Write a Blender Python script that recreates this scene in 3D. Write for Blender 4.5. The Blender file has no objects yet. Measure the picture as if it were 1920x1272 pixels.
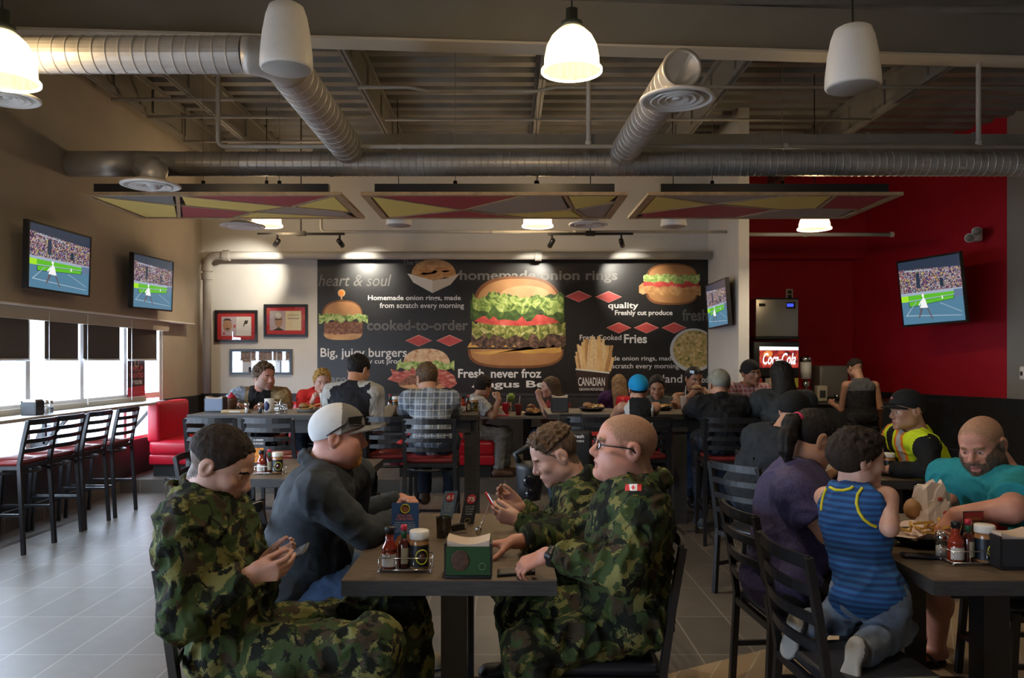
import bpy, math, random
import numpy as np
from mathutils import Vector, Matrix, Euler
R_ = math.radians
random.seed(7)
SC = bpy.context.scene
COL = SC.collection
# ------------------------------------------------------------------ camera, world, exposure
FPX, CX, CY, CZ = 1464.0, 950.0, 675.0, 1.53       # focal length in pixels, axis in the picture, eye height
def P(px, py, d):
    return Vector(((px - CX) / FPX * d, d, CZ - (py - CY) / FPX * d))
cam = bpy.data.cameras.new('camera')
cam.sensor_width = 36.0
cam.lens = FPX / 1920 * 36
cam.shift_x = (960 - CX) / 1920
cam.shift_y = (CY - 636) / 1920
cam.clip_start = 0.05
camo = bpy.data.objects.new('camera', cam)
camo.location = (0, 0, CZ)
camo.rotation_euler = (R_(90), 0, 0)
COL.objects.link(camo)
SC.camera = camo
SC.view_settings.view_transform = 'Standard'
SC.view_settings.look = 'None'
SC.view_settings.gamma = 1.0
SC.view_settings.use_curve_mapping = False
SC.view_settings.exposure = 0.25
SC.cycles.max_bounces = 8
SC.cycles.diffuse_bounces = 4
SC.cycles.glossy_bounces = 3
SC.cycles.transparent_max_bounces = 12
SC.cycles.caustics_reflective = False
SC.cycles.caustics_refractive = False
W = bpy.data.worlds.new('sky')
SC.world = W
W.use_nodes = True
bg = W.node_tree.nodes['Background']
bg.inputs[0].default_value = (0.70, 0.82, 1.0, 1)
bg.inputs[1].default_value = 15.0
PENDANT_W = 85.0
SPOT_W = 85.0

# ------------------------------------------------------------------ mesh helpers
OFF = {}
class MB:
    """collects polygons; every polygon carries a material slot and a smooth flag"""
    def __init__(s):
        s.v = []; s.f = []; s.m = []; s.s = []
    def add(s, vs, fs, m=0, sm=False):
        b = len(s.v)
        s.v.extend([tuple(v) for v in vs])
        for f in fs:
            s.f.append(tuple(b + i for i in f)); s.m.append(m); s.s.append(sm)
    def box(s, lo, hi, m=0, rz=0.0, c=None):
        x0, y0, z0 = lo; x1, y1, z1 = hi
        vs = [Vector(p) for p in ((x0,y0,z0),(x1,y0,z0),(x1,y1,z0),(x0,y1,z0),(x0,y0,z1),(x1,y0,z1),(x1,y1,z1),(x0,y1,z1))]
        if rz:
            cc = Vector(c) if c is not None else (Vector(lo) + Vector(hi)) / 2
            M = Matrix.Rotation(rz, 3, 'Z')
            vs = [M @ (v - cc) + cc for v in vs]
        s.add(vs, ((0,3,2,1),(4,5,6,7),(0,1,5,4),(1,2,6,5),(2,3,7,6),(3,0,4,7)), m)
        return s
    def rbox(s, lo, hi, r, m=0, n=3):
        """box with rounded vertical and horizontal edges"""
        lo = Vector(lo); hi = Vector(hi); c = (lo + hi) / 2; h = (hi - lo) / 2
        r = min(r, min(h) * 0.98)
        N = 4 * n + 4
        rings = []
        prof = []
        for i in range(n + 1):
            a = -math.pi / 2 + math.pi / 2 * i / n
            prof.append((-h.z + r + r * math.sin(a), r * math.cos(a) - r))
        for i in range(n + 1):
            a = math.pi / 2 * i / n
            prof.append((h.z - r + r * math.sin(a), r * math.cos(a) - r))
        vs = []
        for z, ins in prof:
            for q in range(4):
                sx = (1, -1, -1, 1)[q]; sy = (1, 1, -1, -1)[q]
                for i in range(n + 1):
                    a = math.pi / 2 * (q + i / n)
                    rr = r + ins
                    vs.append((c.x + sx * (h.x - r) + rr * math.cos(a), c.y + sy * (h.y - r) + rr * math.sin(a), c.z + z))
        fs = []
        L = len(prof)
        for j in range(L - 1):
            for i in range(N):
                fs.append((j*N+i, j*N+(i+1) % N, (j+1)*N+(i+1) % N, (j+1)*N+i))
        fs.append(tuple(range(N - 1, -1, -1)))
        fs.append(tuple((L-1)*N + i for i in range(N)))
        s.add(vs, fs, m, True)
        return s
    def tube(s, pts, r, seg=10, m=0, cap=True, sm=True):
        pts = [Vector(p) for p in pts]
        n = len(pts)
        rs = r if isinstance(r, (list, tuple)) else [r] * n
        t0 = (pts[1] - pts[0]).normalized()
        up = Vector((0, 0, 1)) if abs(t0.z) < 0.9 else Vector((1, 0, 0))
        u = t0.cross(up).normalized()
        vs = []
        for i, p in enumerate(pts):
            if i == 0: t = pts[1] - pts[0]
            elif i == n - 1: t = pts[-1] - pts[-2]
            else: t = (pts[i+1] - p).normalized() + (p - pts[i-1]).normalized()
            t.normalize()
            u = (u - t * u.dot(t)).normalized()
            w = t.cross(u)
            for k in range(seg):
                a = 2 * math.pi * k / seg
                vs.append(p + (u * math.cos(a) + w * math.sin(a)) * rs[i])
        fs = []
        for i in range(n - 1):
            for k in range(seg):
                fs.append((i*seg+k, i*seg+(k+1) % seg, (i+1)*seg+(k+1) % seg, (i+1)*seg+k))
        if cap:
            fs.append(tuple(range(seg - 1, -1, -1)))
            fs.append(tuple((n-1)*seg + k for k in range(seg)))
        s.add(vs, fs, m, sm)
        return s
    def bar(s, a, b, w, h, m=0, up=None):
        """rectangular bar from a to b, w wide and h high"""
        a = Vector(a); b = Vector(b); t = (b - a).normalized()
        up = Vector(up) if up is not None else (Vector((0, 0, 1)) if abs(t.z) < 0.9 else Vector((1, 0, 0)))
        u = t.cross(up).normalized() * w / 2
        v = u.cross(t).normalized() * h / 2
        vs = [a-u-v, a+u-v, a+u+v, a-u+v, b-u-v, b+u-v, b+u+v, b-u+v]
        s.add(vs, ((0,1,2,3),(7,6,5,4),(0,4,5,1),(1,5,6,2),(2,6,7,3),(3,7,4,0)), m)
        return s
    def lathe(s, prof, c=(0, 0, 0), seg=24, m=0, sm=True, cap=True):
        """profile of (radius, z) turned about a vertical axis at c"""
        c = Vector(c); vs = []
        for r, z in prof:
            for k in range(seg):
                a = 2 * math.pi * k / seg
                vs.append((c.x + r * math.cos(a), c.y + r * math.sin(a), c.z + z))
        fs = []
        for i in range(len(prof) - 1):
            for k in range(seg):
                fs.append((i*seg+k, i*seg+(k+1) % seg, (i+1)*seg+(k+1) % seg, (i+1)*seg+k))
        if cap and prof[0][0] > 1e-4: fs.append(tuple(range(seg - 1, -1, -1)))
        if cap and prof[-1][0] > 1e-4: fs.append(tuple((len(prof)-1)*seg + k for k in range(seg)))
        s.add(vs, fs, m, sm)
        return s
    def prism(s, pts, d, m=0):
        """flat polygon pushed along vector d"""
        n = len(pts); d = Vector(d)
        vs = [Vector(p) for p in pts] + [Vector(p) + d for p in pts]
        fs = [tuple(range(n)), tuple(range(2*n - 1, n - 1, -1))] + [(i, i + n, (i + 1) % n + n, (i + 1) % n) for i in range(n)]
        s.add(vs, fs, m)
        return s
    def blob(s, c, r, m=0, seg=12, rings=8, jit=0.0, rnd=None, M=None):
        c = Vector(c); vs = []
        r = Vector(r) if hasattr(r, '__len__') else Vector((r, r, r))
        for j in range(rings + 1):
            th = math.pi * j / rings
            for k in range(seg):
                ph = 2 * math.pi * k / seg
                q = 1 + ((rnd or random).uniform(-jit, jit) if 0 < j < rings else 0)
                v = Vector((r.x * math.sin(th) * math.cos(ph) * q, r.y * math.sin(th) * math.sin(ph) * q, r.z * math.cos(th) * q))
                if M: v = M @ v
                vs.append(c + v)
        fs = []
        for j in range(rings):
            for k in range(seg):
                a, b = j*seg+k, j*seg+(k+1) % seg
                fs.append((a, a + seg, b + seg, b))
        s.add(vs, fs, m, True)
        return s
    def xf(s, M):
        s.v = [tuple(M @ Vector(v)) for v in s.v]
        return s
    def build(s, name, mats, parent=None, kind=None, origin=None, fixn=True):
        me = bpy.data.meshes.new(name)
        off = Vector((0, 0, 0))
        if parent is not None: off = OFF.get(parent.name, off)
        elif origin is not None: off = Vector(origin)
        else:
            a = np.array(s.v); lo = a.min(0); hi = a.max(0)
            off = Vector(((lo[0]+hi[0])/2, (lo[1]+hi[1])/2, lo[2]))
        me.from_pydata([(v[0]-off.x, v[1]-off.y, v[2]-off.z) for v in s.v], [], s.f)
        if not isinstance(mats, (list, tuple)): mats = [mats]
        for m in mats: me.materials.append(m)
        me.polygons.foreach_set('material_index', s.m)
        me.polygons.foreach_set('use_smooth', s.s)
        if fixn:
            import bmesh
            b = bmesh.new(); b.from_mesh(me)
            bmesh.ops.recalc_face_normals(b, faces=b.faces)
            b.to_mesh(me); b.free()
        me.update()
        o = bpy.data.objects.new(name, me)
        COL.objects.link(o)
        if parent is not None: o.parent = parent
        else: o.location = off
        OFF[o.name] = off
        if kind: o['kind'] = kind
        return o
def tag(o, label, cat, group=None):
    o['label'] = label; o['category'] = cat
    if group: o['group'] = group
    return o
def thing(name, label, cat, loc=(0, 0, 0), rz=0.0, group=None, local=False):
    """an Empty at the base of a thing. local=True: its parts are given in its own coordinates"""
    o = bpy.data.objects.new(name, None); COL.objects.link(o)
    o.empty_display_size = 0.1
    o.location = loc; o.rotation_euler = (0, 0, rz)
    OFF[o.name] = Vector((0, 0, 0)) if local else Vector(loc)
    return tag(o, label, cat, group)
def dup(root, loc, rz, label, group=None):
    r = root.copy(); COL.objects.link(r)
    r.location = loc; r.rotation_euler = (0, 0, rz)
    r['label'] = label
    if group: r['group'] = group
    for ch in list(root.children):
        c = ch.copy(); COL.objects.link(c); c.parent = r
        for g in ch.children:
            e = g.copy(); COL.objects.link(e); e.parent = c
    return r
# ------------------------------------------------------------------ materials
def N(nt, t, **kw):
    n = nt.nodes.new(t)
    for k, v in kw.items():
        if k.startswith('i_'):
            n.inputs[int(k[2:]) if k[2:].isdigit() else k[2:].replace('_', ' ')].default_value = v
        else: setattr(n, k, v)
    return n
def newmat(name):
    m = bpy.data.materials.new(name); m.use_nodes = True
    return m, m.node_tree, m.node_tree.nodes['Principled BSDF']
def col4(c): return (c[0], c[1], c[2], 1.0)
def mat(name, c, rough=0.6, metal=0.0, var=0.0, scale=30.0, bump=0.0, bscale=200.0, coat=0.0, spec=0.5, stretch=None):
    """plain surface with a little noise in its colour and relief"""
    m, nt, b = newmat(name)
    b.inputs['Base Color'].default_value = col4(c)
    b.inputs['Roughness'].default_value = rough
    b.inputs['Metallic'].default_value = metal
    b.inputs['Specular IOR Level'].default_value = spec
    b.inputs['Coat Weight'].default_value = coat
    tc = N(nt, 'ShaderNodeTexCoord')
    src = tc.outputs['Object']
    if stretch:
        mp = N(nt, 'ShaderNodeMapping'); mp.inputs['Scale'].default_value = stretch
        nt.links.new(src, mp.inputs[0]); src = mp.outputs[0]
    if var > 0:
        nz = N(nt, 'ShaderNodeTexNoise'); nz.inputs['Scale'].default_value = scale; nz.inputs['Detail'].default_value = 4
        nt.links.new(src, nz.inputs['Vector'])
        rp = N(nt, 'ShaderNodeValToRGB')
        rp.color_ramp.elements[0].position = 0.3; rp.color_ramp.elements[1].position = 0.7
        rp.color_ramp.elements[0].color = col4([x * (1 - var) for x in c])
        rp.color_ramp.elements[1].color = col4([min(1, x * (1 + var)) for x in c])
        nt.links.new(nz.outputs['Fac'], rp.inputs[0]); nt.links.new(rp.outputs[0], b.inputs['Base Color'])
    if bump > 0:
        nb = N(nt, 'ShaderNodeTexNoise'); nb.inputs['Scale'].default_value = bscale; nb.inputs['Detail'].default_value = 3
        nt.links.new(src, nb.inputs['Vector'])
        bp = N(nt, 'ShaderNodeBump'); bp.inputs['Strength'].default_value = bump; bp.inputs['Distance'].default_value = 0.004
        nt.links.new(nb.outputs['Fac'], bp.inputs['Height']); nt.links.new(bp.outputs[0], b.inputs['Normal'])
    return m
def ramp_mat(name, stops, scale=20.0, detail=4.0, rough=0.7, stretch=None, const=False, kind='noise', bump=0.0, emit=0.0, distort=0.0):
    """colours picked from a noise or voronoi field through a ramp"""
    m, nt, b = newmat(name)
    b.inputs['Roughness'].default_value = rough
    tc = N(nt, 'ShaderNodeTexCoord'); src = tc.outputs['Object']
    mp = N(nt, 'ShaderNodeMapping'); mp.inputs['Scale'].default_value = stretch or (1, 1, 1)
    nt.links.new(src, mp.inputs[0])
    if kind == 'noise':
        t = N(nt, 'ShaderNodeTexNoise'); t.inputs['Scale'].default_value = scale; t.inputs['Detail'].default_value = detail
        t.inputs['Distortion'].default_value = distort
        out = t.outputs['Fac']
    else:
        t = N(nt, 'ShaderNodeTexVoronoi'); t.inputs['Scale'].default_value = scale
        sp = N(nt, 'ShaderNodeSeparateColor'); nt.links.new(t.outputs['Color'], sp.inputs[0]); out = sp.outputs[0]
    nt.links.new(mp.outputs[0], t.inputs['Vector'])
    rp = N(nt, 'ShaderNodeValToRGB')
    cr = rp.color_ramp
    cr.interpolation = 'CONSTANT' if const else 'LINEAR'
    while len(cr.elements) < len(stops): cr.elements.new(0.5)
    for e, (p, c) in zip(cr.elements, stops): e.position = p; e.color = col4(c)
    nt.links.new(out, rp.inputs[0]); nt.links.new(rp.outputs[0], b.inputs['Base Color'])
    if emit > 0:
        nt.links.new(rp.outputs[0], b.inputs['Emission Color']); b.inputs['Emission Strength'].default_value = emit
        b.inputs['Base Color'].default_value = (0, 0, 0, 1)
        nt.links.remove(b.inputs['Base Color'].links[0])
    if bump > 0:
        bp = N(nt, 'ShaderNodeBump'); bp.inputs['Strength'].default_value = bump; bp.inputs['Distance'].default_value = 0.01
        nt.links.new(out, bp.inputs['Height']); nt.links.new(bp.outputs[0], b.inputs['Normal'])
    return m
def emis(name, c, s=1.0):
    m, nt, b = newmat(name)
    b.inputs['Base Color'].default_value = (0.01, 0.01, 0.01, 1)
    b.inputs['Roughness'].default_value = 0.3
    b.inputs['Emission Color'].default_value = col4(c)
    b.inputs['Emission Strength'].default_value = s
    return m
def glass(name, tint=(1, 1, 1), refl=0.1, rough=0.02):
    """thin clear sheet: mostly lets light straight through, with a faint reflection"""
    m = bpy.data.materials.new(name); m.use_nodes = True; nt = m.node_tree
    nt.nodes.clear()
    o = N(nt, 'ShaderNodeOutputMaterial'); t = N(nt, 'ShaderNodeBsdfTransparent'); g = N(nt, 'ShaderNodeBsdfGlossy'); x = N(nt, 'ShaderNodeMixShader')
    t.inputs[0].default_value = col4(tint); g.inputs['Roughness'].default_value = rough
    x.inputs[0].default_value = refl
    nt.links.new(t.outputs[0], x.inputs[1]); nt.links.new(g.outputs[0], x.inputs[2]); nt.links.new(x.outputs[0], o.inputs[0])
    return m
def brick_mat(name, c1, c2, grout, w, h, mortar, loc, rough=0.4, off=0.0, rz=0.0, nscale=9.0, bump=0.3):
    m, nt, b = newmat(name)
    tc = N(nt, 'ShaderNodeTexCoord'); mp = N(nt, 'ShaderNodeMapping')
    mp.inputs['Location'].default_value = loc; mp.inputs['Rotation'].default_value = (0, 0, rz)
    nt.links.new(tc.outputs['Object'], mp.inputs[0])
    br = N(nt, 'ShaderNodeTexBrick'); br.offset = off; br.squash = 1.0
    br.inputs['Scale'].default_value = 1.0; br.inputs['Brick Width'].default_value = w; br.inputs['Row Height'].default_value = h
    br.inputs['Mortar Size'].default_value = mortar; br.inputs['Mortar Smooth'].default_value = 0.1; br.inputs['Bias'].default_value = 0.0
    br.inputs['Color1'].default_value = col4(c1); br.inputs['Color2'].default_value = col4(c2); br.inputs['Mortar'].default_value = col4(grout)
    nt.links.new(mp.outputs[0], br.inputs['Vector'])
    nz = N(nt, 'ShaderNodeTexNoise'); nz.inputs['Scale'].default_value = nscale; nz.inputs['Detail'].default_value = 6
    nt.links.new(mp.outputs[0], nz.inputs['Vector'])
    mx = N(nt, 'ShaderNodeMix', data_type='RGBA', blend_type='MULTIPLY'); mx.inputs[0].default_value = 0.5
    nt.links.new(br.outputs['Color'], mx.inputs[6])
    rp = N(nt, 'ShaderNodeValToRGB'); rp.color_ramp.elements[0].color = (0.55, 0.55, 0.55, 1); rp.color_ramp.elements[1].color = (1.3, 1.3, 1.3, 1)
    nt.links.new(nz.outputs['Fac'], rp.inputs[0]); nt.links.new(rp.outputs[0], mx.inputs[7])
    nt.links.new(mx.outputs[2], b.inputs['Base Color'])
    b.inputs['Roughness'].default_value = rough
    bp = N(nt, 'ShaderNodeBump'); bp.inputs['Strength'].default_value = bump; bp.inputs['Distance'].default_value = 0.002; bp.invert = True
    nt.links.new(br.outputs['Fac'], bp.inputs['Height']); nt.links.new(bp.outputs[0], b.inputs['Normal'])
    return m
M = {}
M['tile'] = brick_mat('floor_tile', (0.115, 0.10, 0.085), (0.145, 0.125, 0.105), (0.25, 0.225, 0.19), 0.2976, 0.595, 0.0045, (0.193 + 0.2976 * 20, -4.05 + 0.595 * 30, 0), rough=0.36, bump=0.12)
M['plank'] = brick_mat('plank_tile', (0.30, 0.21, 0.12), (0.38, 0.27, 0.16), (0.42, 0.36, 0.28), 0.9, 0.15, 0.003, (30, 30, 0), rough=0.4, off=0.4, rz=R_(-62), nscale=4)
M['curb'] = brick_mat('curb_tile', (0.12, 0.105, 0.09), (0.15, 0.13, 0.11), (0.32, 0.30, 0.27), 0.6, 0.6, 0.004, (30.02, 0.3, 0), rough=0.4)
M['paint_beige'] = mat('beige_paint', (0.44, 0.385, 0.31), 0.75, var=0.05, scale=3, bump=0.08)
M['paint_white'] = mat('off_white_paint', (0.62, 0.60, 0.55), 0.7, var=0.03, scale=3, bump=0.08)
M['paint_red'] = mat('red_paint', (0.56, 0.010, 0.024), 0.6, var=0.05, scale=3, bump=0.05)
M['paint_grey'] = mat('warm_grey_paint', (0.36, 0.34, 0.30), 0.7, var=0.04, scale=3, bump=0.05)
M['charcoal'] = mat('charcoal_panel', (0.028, 0.030, 0.034), 0.55, var=0.2, scale=6, bump=0.1)
M['deck'] = mat('steel_deck', (0.27, 0.26, 0.235), 0.45, metal=0.25, var=0.2, scale=2.5)
M['steel_paint'] = mat('grey_painted_steel', (0.25, 0.24, 0.22), 0.55, var=0.1, scale=5)
M['beam_paint'] = mat('beam_grey', (0.25, 0.235, 0.205), 0.6, var=0.08, scale=2)
M['duct'] = mat('galvanised_duct', (0.50, 0.48, 0.45), 0.42, metal=0.45, var=0.1, scale=6)
M['pipe'] = mat('pipe_paint', (0.45, 0.43, 0.39), 0.5, var=0.06, scale=8)
M['white'] = mat('white_plastic', (0.80, 0.79, 0.76), 0.45, var=0.02)
M['black'] = mat('black_metal', (0.012, 0.012, 0.014), 0.32, var=0.1)
M['black_matte'] = mat('black_matte', (0.010, 0.010, 0.011), 0.7)
M['black_plastic'] = mat('black_plastic', (0.014, 0.014, 0.016), 0.38)
M['vinyl_red'] = mat('red_vinyl', (0.52, 0.008, 0.025), 0.34, var=0.06, scale=10, bump=0.05)
M['vinyl_maroon'] = mat('maroon_vinyl', (0.22, 0.020, 0.018), 0.36, var=0.1, scale=10)
M['vinyl_black'] = mat('black_vinyl', (0.02, 0.02, 0.024), 0.34, var=0.1, scale=10)
M['wood'] = mat('grey_brown_laminate', (0.125, 0.090, 0.060), 0.42, var=0.35, scale=12, bump=0.05, stretch=(1, 9, 9))
M['wood_edge'] = mat('dark_laminate_edge', (0.042, 0.040, 0.040), 0.5, var=0.3, scale=14, stretch=(1, 9, 9))
M['wood_light'] = mat('greyed_laminate', (0.17, 0.145, 0.12), 0.4, var=0.3, scale=12, stretch=(1, 9, 9))
M['alu'] = mat('pale_aluminium', (0.82, 0.83, 0.85), 0.4)
M['steel'] = mat('brushed_steel', (0.52, 0.49, 0.42), 0.28, metal=0.95, var=0.06, scale=30, stretch=(1, 1, 40))
M['chrome'] = mat('chrome', (0.75, 0.75, 0.75), 0.12, metal=1.0)
M['pane'] = glass('window_pane', (0.97, 0.99, 1.0), 0.04)
# ------------------------------------------------------------------ room shell
CEIL = 4.73
XL, XB = -4.45, -4.30            # window wall, bulkhead above the windows
YB, YR = 11.4, -3.0
def struct(name, mb, m, label=None):
    o = mb.build(name, m, kind='structure')
    if label: o['label'] = label
    return o
b = MB()   # ceramic tile floor, cut along the diagonal where the plank tile starts
lx = lambda x: 3.8 + (x - 0.78) * 0.554
b.add([(-4.6, YR, 0), (-4.6, lx(-4.6), 0), (7.6, lx(7.6), 0), (7.6, 13.2, 0), (-4.6, 13.2, 0)], [(1, 2, 3, 4)], 0)
b.build('floor', M['tile'], kind='structure', origin=(0, 0, 0))
b = MB(); b.add([(-4.6, YR, 0), (7.6, YR, 0), (7.6, lx(7.6), 0), (-4.6, lx(-4.6), 0)], [(0, 1, 2, 3)])
b.build('floor_planks', M['plank'], kind='structure', origin=(0, 0, 0))
PLAT = 0.15
b = MB(); b.box((-4.45, 9.0, 0.0), (2.9, YB, PLAT))
o = b.build('floor_platform', [M['tile']], kind='structure', origin=(0, 0, 0))
b = MB(); b.box((-4.45, 8.985, 0.0), (2.9, 8.999, PLAT + 0.001))
b.build('trim_curb', M['curb'], kind='structure', origin=(0, 0, 0))
# corrugated steel deck
b = MB(); ys = YR
prof = []
while ys < 13.4:
    prof += [(ys, CEIL), (ys + 0.13, CEIL), (ys + 0.16, CEIL + 0.075), (ys + 0.27, CEIL + 0.075)]
    ys += 0.30
vs = []; fs = []
for i, (y, z) in enumerate(prof):
    vs += [(-4.8, y, z), (7.8, y, z)]
    if i: fs.append((2*i-2, 2*i-1, 2*i+1, 2*i))
b.add(vs, fs); struct('ceiling', b, M['deck'])
b = MB(); b.box((-4.9, YR - 0.2, 4.85), (7.9, 13.4, 4.95)); struct('ceiling_roof', b, M['black_matte'])
# walls
b = MB(); b.box((XB - 0.15, YR, 2.03), (XB, 10.76, 4.8)); struct('wall_left', b, M['paint_beige'])
b = MB(); b.box((XL - 0.16, YR, 0.0), (XL, 10.08, 0.57)); struct('wall_left_dado', b, M['charcoal'])
b = MB(); b.box((XL - 0.16, 10.10, 0.0), (XL, YB, 4.8)); b.box((XL - 0.16, YR, 2.05), (XL, 10.10, 4.8)); struct('wall_left_pier', b, M['paint_beige'])
b = MB(); b.box((XL, YR, 0), (XL + 0.012, 9.0, 0.13)); struct('baseboard_left', b, M['curb'])
b = MB(); b.box((-4.6, YB, 0), (3.07, YB + 0.15, 4.8)); struct('wall_back', b, M['paint_white'])
b = MB(); b.box((XL, YB - 0.02, PLAT), (2.94, YB, 1.02)); b.box((XL, YB - 0.035, 1.0), (2.94, YB, 1.04)); b.box((XL, 10.10, PLAT), (XL + 0.02, YB - 0.02, 1.02))
struct('trim_wainscot', b, M['charcoal'])
b = MB(); b.box((2.94, 9.9, 0), (3.075, YB, 4.8)); struct('wall_partition', b, M['paint_white'])
b = MB(); b.box((3.075, 13.0, 0), (5.9, 13.15, 4.8)); b.box((3.075, YB, 0), (3.13, 13.0, 4.8)); struct('wall_alcove', b, M['paint_red'])
b = MB(); b.box((3.13, 12.7, 3.18), (5.86, 13.0, 4.8)); struct('trim_soffit', b, M['paint_red'])
def slab(name, a, c, z0, z1, m, t=0.15):
    a = Vector((a[0], a[1], 0)); c = Vector((c[0], c[1], 0)); n = (c - a).cross(Vector((0, 0, 1))).normalized() * t
    bb = MB()
    bb.prism([(a.x, a.y, z0), (c.x, c.y, z0), (c.x + n.x, c.y + n.y, z0), (a.x + n.x, a.y + n.y, z0)], (0, 0, z1 - z0))
    return struct(name, bb, m)
RW0, RW1 = (6.6, 10.3), (5.76, 13.0)
slab('wall_right', RW0, RW1, 0.0, 4.8, M['paint_red'])
slab('wall_right_grey', (7.25, 8.2), RW0, 0.0, 4.8, M['paint_grey'])
b = MB(); b.box((7.25, YR, 0), (7.4, 8.2, 4.8)); struct('wall_right_front', b, M['paint_grey'])
b = MB(); b.box((-4.6, YR - 0.15, 0), (7.4, YR, 4.8)); struct('wall_rear', b, M['paint_beige'])
def dado(name, a, c):
    a = Vector((a[0], a[1], 0)); c = Vector((c[0], c[1], 0)); n = -(c - a).cross(Vector((0, 0, 1))).normalized()
    bb = MB(); q = lambda p, k: (p.x + n.x * k, p.y + n.y * k)
    for z0, z1, t in ((0, 1.0, 0.02), (0.985, 1.02, 0.035)):
        pts = [(*q(a, 0), z0), (*q(c, 0), z0), (*q(c, t), z0), (*q(a, t), z0)]
        bb.prism(pts, (0, 0, z1 - z0))
    struct(name, bb, M['charcoal'])
dado('trim_dado_red', RW0, RW1); dado('trim_dado_grey', (7.25, 8.2), RW0)
# windows along the window wall
edges = [10.08 - 0.93 * i for i in range(13)]
for i in range(12):
    y1, y0 = edges[i], edges[i + 1]
    f = MB(); x0, x1 = XL - 0.12, XL - 0.02
    for (ya, yb) in ((y0, y0 + 0.035), (y1 - 0.035, y1)): f.box((x0, ya, 0.57), (x1, yb, 2.05))
    for (za, zb) in ((0.57, 0.61), (1.05, 1.12), (2.0, 2.05)): f.box((x0, y0 + 0.035, za), (x1, y1 - 0.035, zb))
    w = f.build('window_%d' % (i + 1), M['alu'], kind='structure')
    g = MB(); g.box((XL - 0.075, y0 + 0.035, 0.61), (XL - 0.069, y1 - 0.035, 2.0)); g.build('pane', M['pane'], w)
    if i < 8:                       # daylight is let in through these openings
        L = bpy.data.lights.new('window_daylight', 'AREA'); L.shape = 'RECTANGLE'; L.size = 1.44; L.size_y = 0.88
        L.cycles.is_portal = True
        lo = bpy.data.objects.new('window_daylight', L); lo.location = (XL - 0.18, (y0 + y1) / 2, 1.31); lo.rotation_euler = (0, R_(-90), 0)
        COL.objects.link(lo)
b = MB(); b.box((XL, YR, 1.90), (XL + 0.10, 10.06, 2.03)); struct('trim_pelmet', b, M['paint_beige'])
b = MB(); b.box((XB - .15, YR, 2.015), (XB + .006, 10.76, 2.03)); struct('trim_bulkhead_edge', b, M['white'])
# outside
b = MB(); b.box((-40, -25, -0.35), (-4.7, 45, -0.25)); o = b.build('ground_outside', mat('pale_asphalt', (0.42, 0.42, 0.43), 0.9, var=0.2, scale=1), kind='structure')
def car(y, x, c, label):
    t = thing('parked_car', label, 'car', (x, y, -0.25))
    m = mat('car_paint', c, 0.25, coat=0.6); gl = mat('car_glass', (0.03, 0.04, 0.05), 0.1); ty = M['black_matte']
    z = -0.25
    b = MB(); sx = 0.86
    prof = [(-2.15, .35), (-2.1, .72), (-1.25, .92), (1.75, .95), (2.1, .85), (2.15, .35)]
    b.prism([(x - sx, y + u, z + v) for u, v in prof], (2 * sx, 0, 0)); b.build('car_body', m, t)
    b = MB(); prof = [(-1.15, .92), (-.45, 1.38), (.85, 1.40), (1.6, .95)]
    b.prism([(x - .74, y + u, z + v) for u, v in prof], (1.48, 0, 0)); b.build('cabin', gl, t)
    for u in (-1.3, 1.3):
        for s in (-1, 1):
            b = MB(); b.tube([(x + s * .88, y + u, z + .32), (x + s * .66, y + u, z + .32)], .32, 16); b.build('wheel', ty, t)
car(12.5, -9.0, (0.55, 0.56, 0.58), 'pale silver car parked outside the window with the red poster')
car(7.6, -10.5, (0.7, 0.7, 0.7), 'white car parked further along outside the windows')
# big header beam across the room
b = MB()
a0 = Vector((XB, 6.62, 0)); a1 = Vector((7.25, 7.43, 0))
dirv = (a1 - a0).normalized(); nn = Vector((-dirv.y, dirv.x, 0))
b.bar(a0 + Vector((0, 0, 4.52)), a1 + Vector((0, 0, 4.52)), .016, .43)
struct('steel_beam', b, M['beam_paint'])
b = MB(); b.bar(a0 + Vector((0, 0, 4.30)), a1 + Vector((0, 0, 4.30)), .24, .022); struct('trim_beam_flange', b, mat('flange_lamp_glow', (.62, .56, .46), .5))  # paler than the beam: lamp glow from below is put into the flange colour
# open web roof joists behind it
JX = [-4.12, -3.36, -1.5, 0.36, 2.27, 4.25]
for i, x in enumerate(JX):
    y0 = 6.85 + max(0, (x + 4.3)) * 0.07; y1 = YB if x < 3 else 13.0
    t = thing('roof_joist', 'grey steel roof joist, ' + ['against the beige window wall', 'second from the window wall', 'third from the window wall, above the first yellow panel', 'fourth from the window wall, behind the glowing pendant', 'fifth from the window wall, behind the white pendant speaker', 'sixth from the window wall, nearest the red wall'][i], 'joist', (x, y0, 4.33), group='roof joists under the steel deck')
    b = MB(); b.box((x - .035, y0, 4.33), (x - .006, y1, 4.38)); b.box((x + .006, y0, 4.33), (x + .035, y1, 4.38)); b.build('bottom_chord', M['steel_paint'], t)
    b = MB(); b.box((x - .04, y0, 4.67), (x + .04, y1, 4.73)); b.build('top_chord', M['steel_paint'], t)
    b = MB(); b.box((x - .005, y0, 4.36), (x + .005, y1, 4.70)); b.build('web', M['beam_paint'], t)
    for k in range(int((y1 - y0) / .9)):
        b = MB(); ya = y0 + .4 + .9 * k; b.box((x - .028, ya, 4.38), (x + .028, ya + .03, 4.67)); b.build('stiffener', M['steel_paint'], t)
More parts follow.
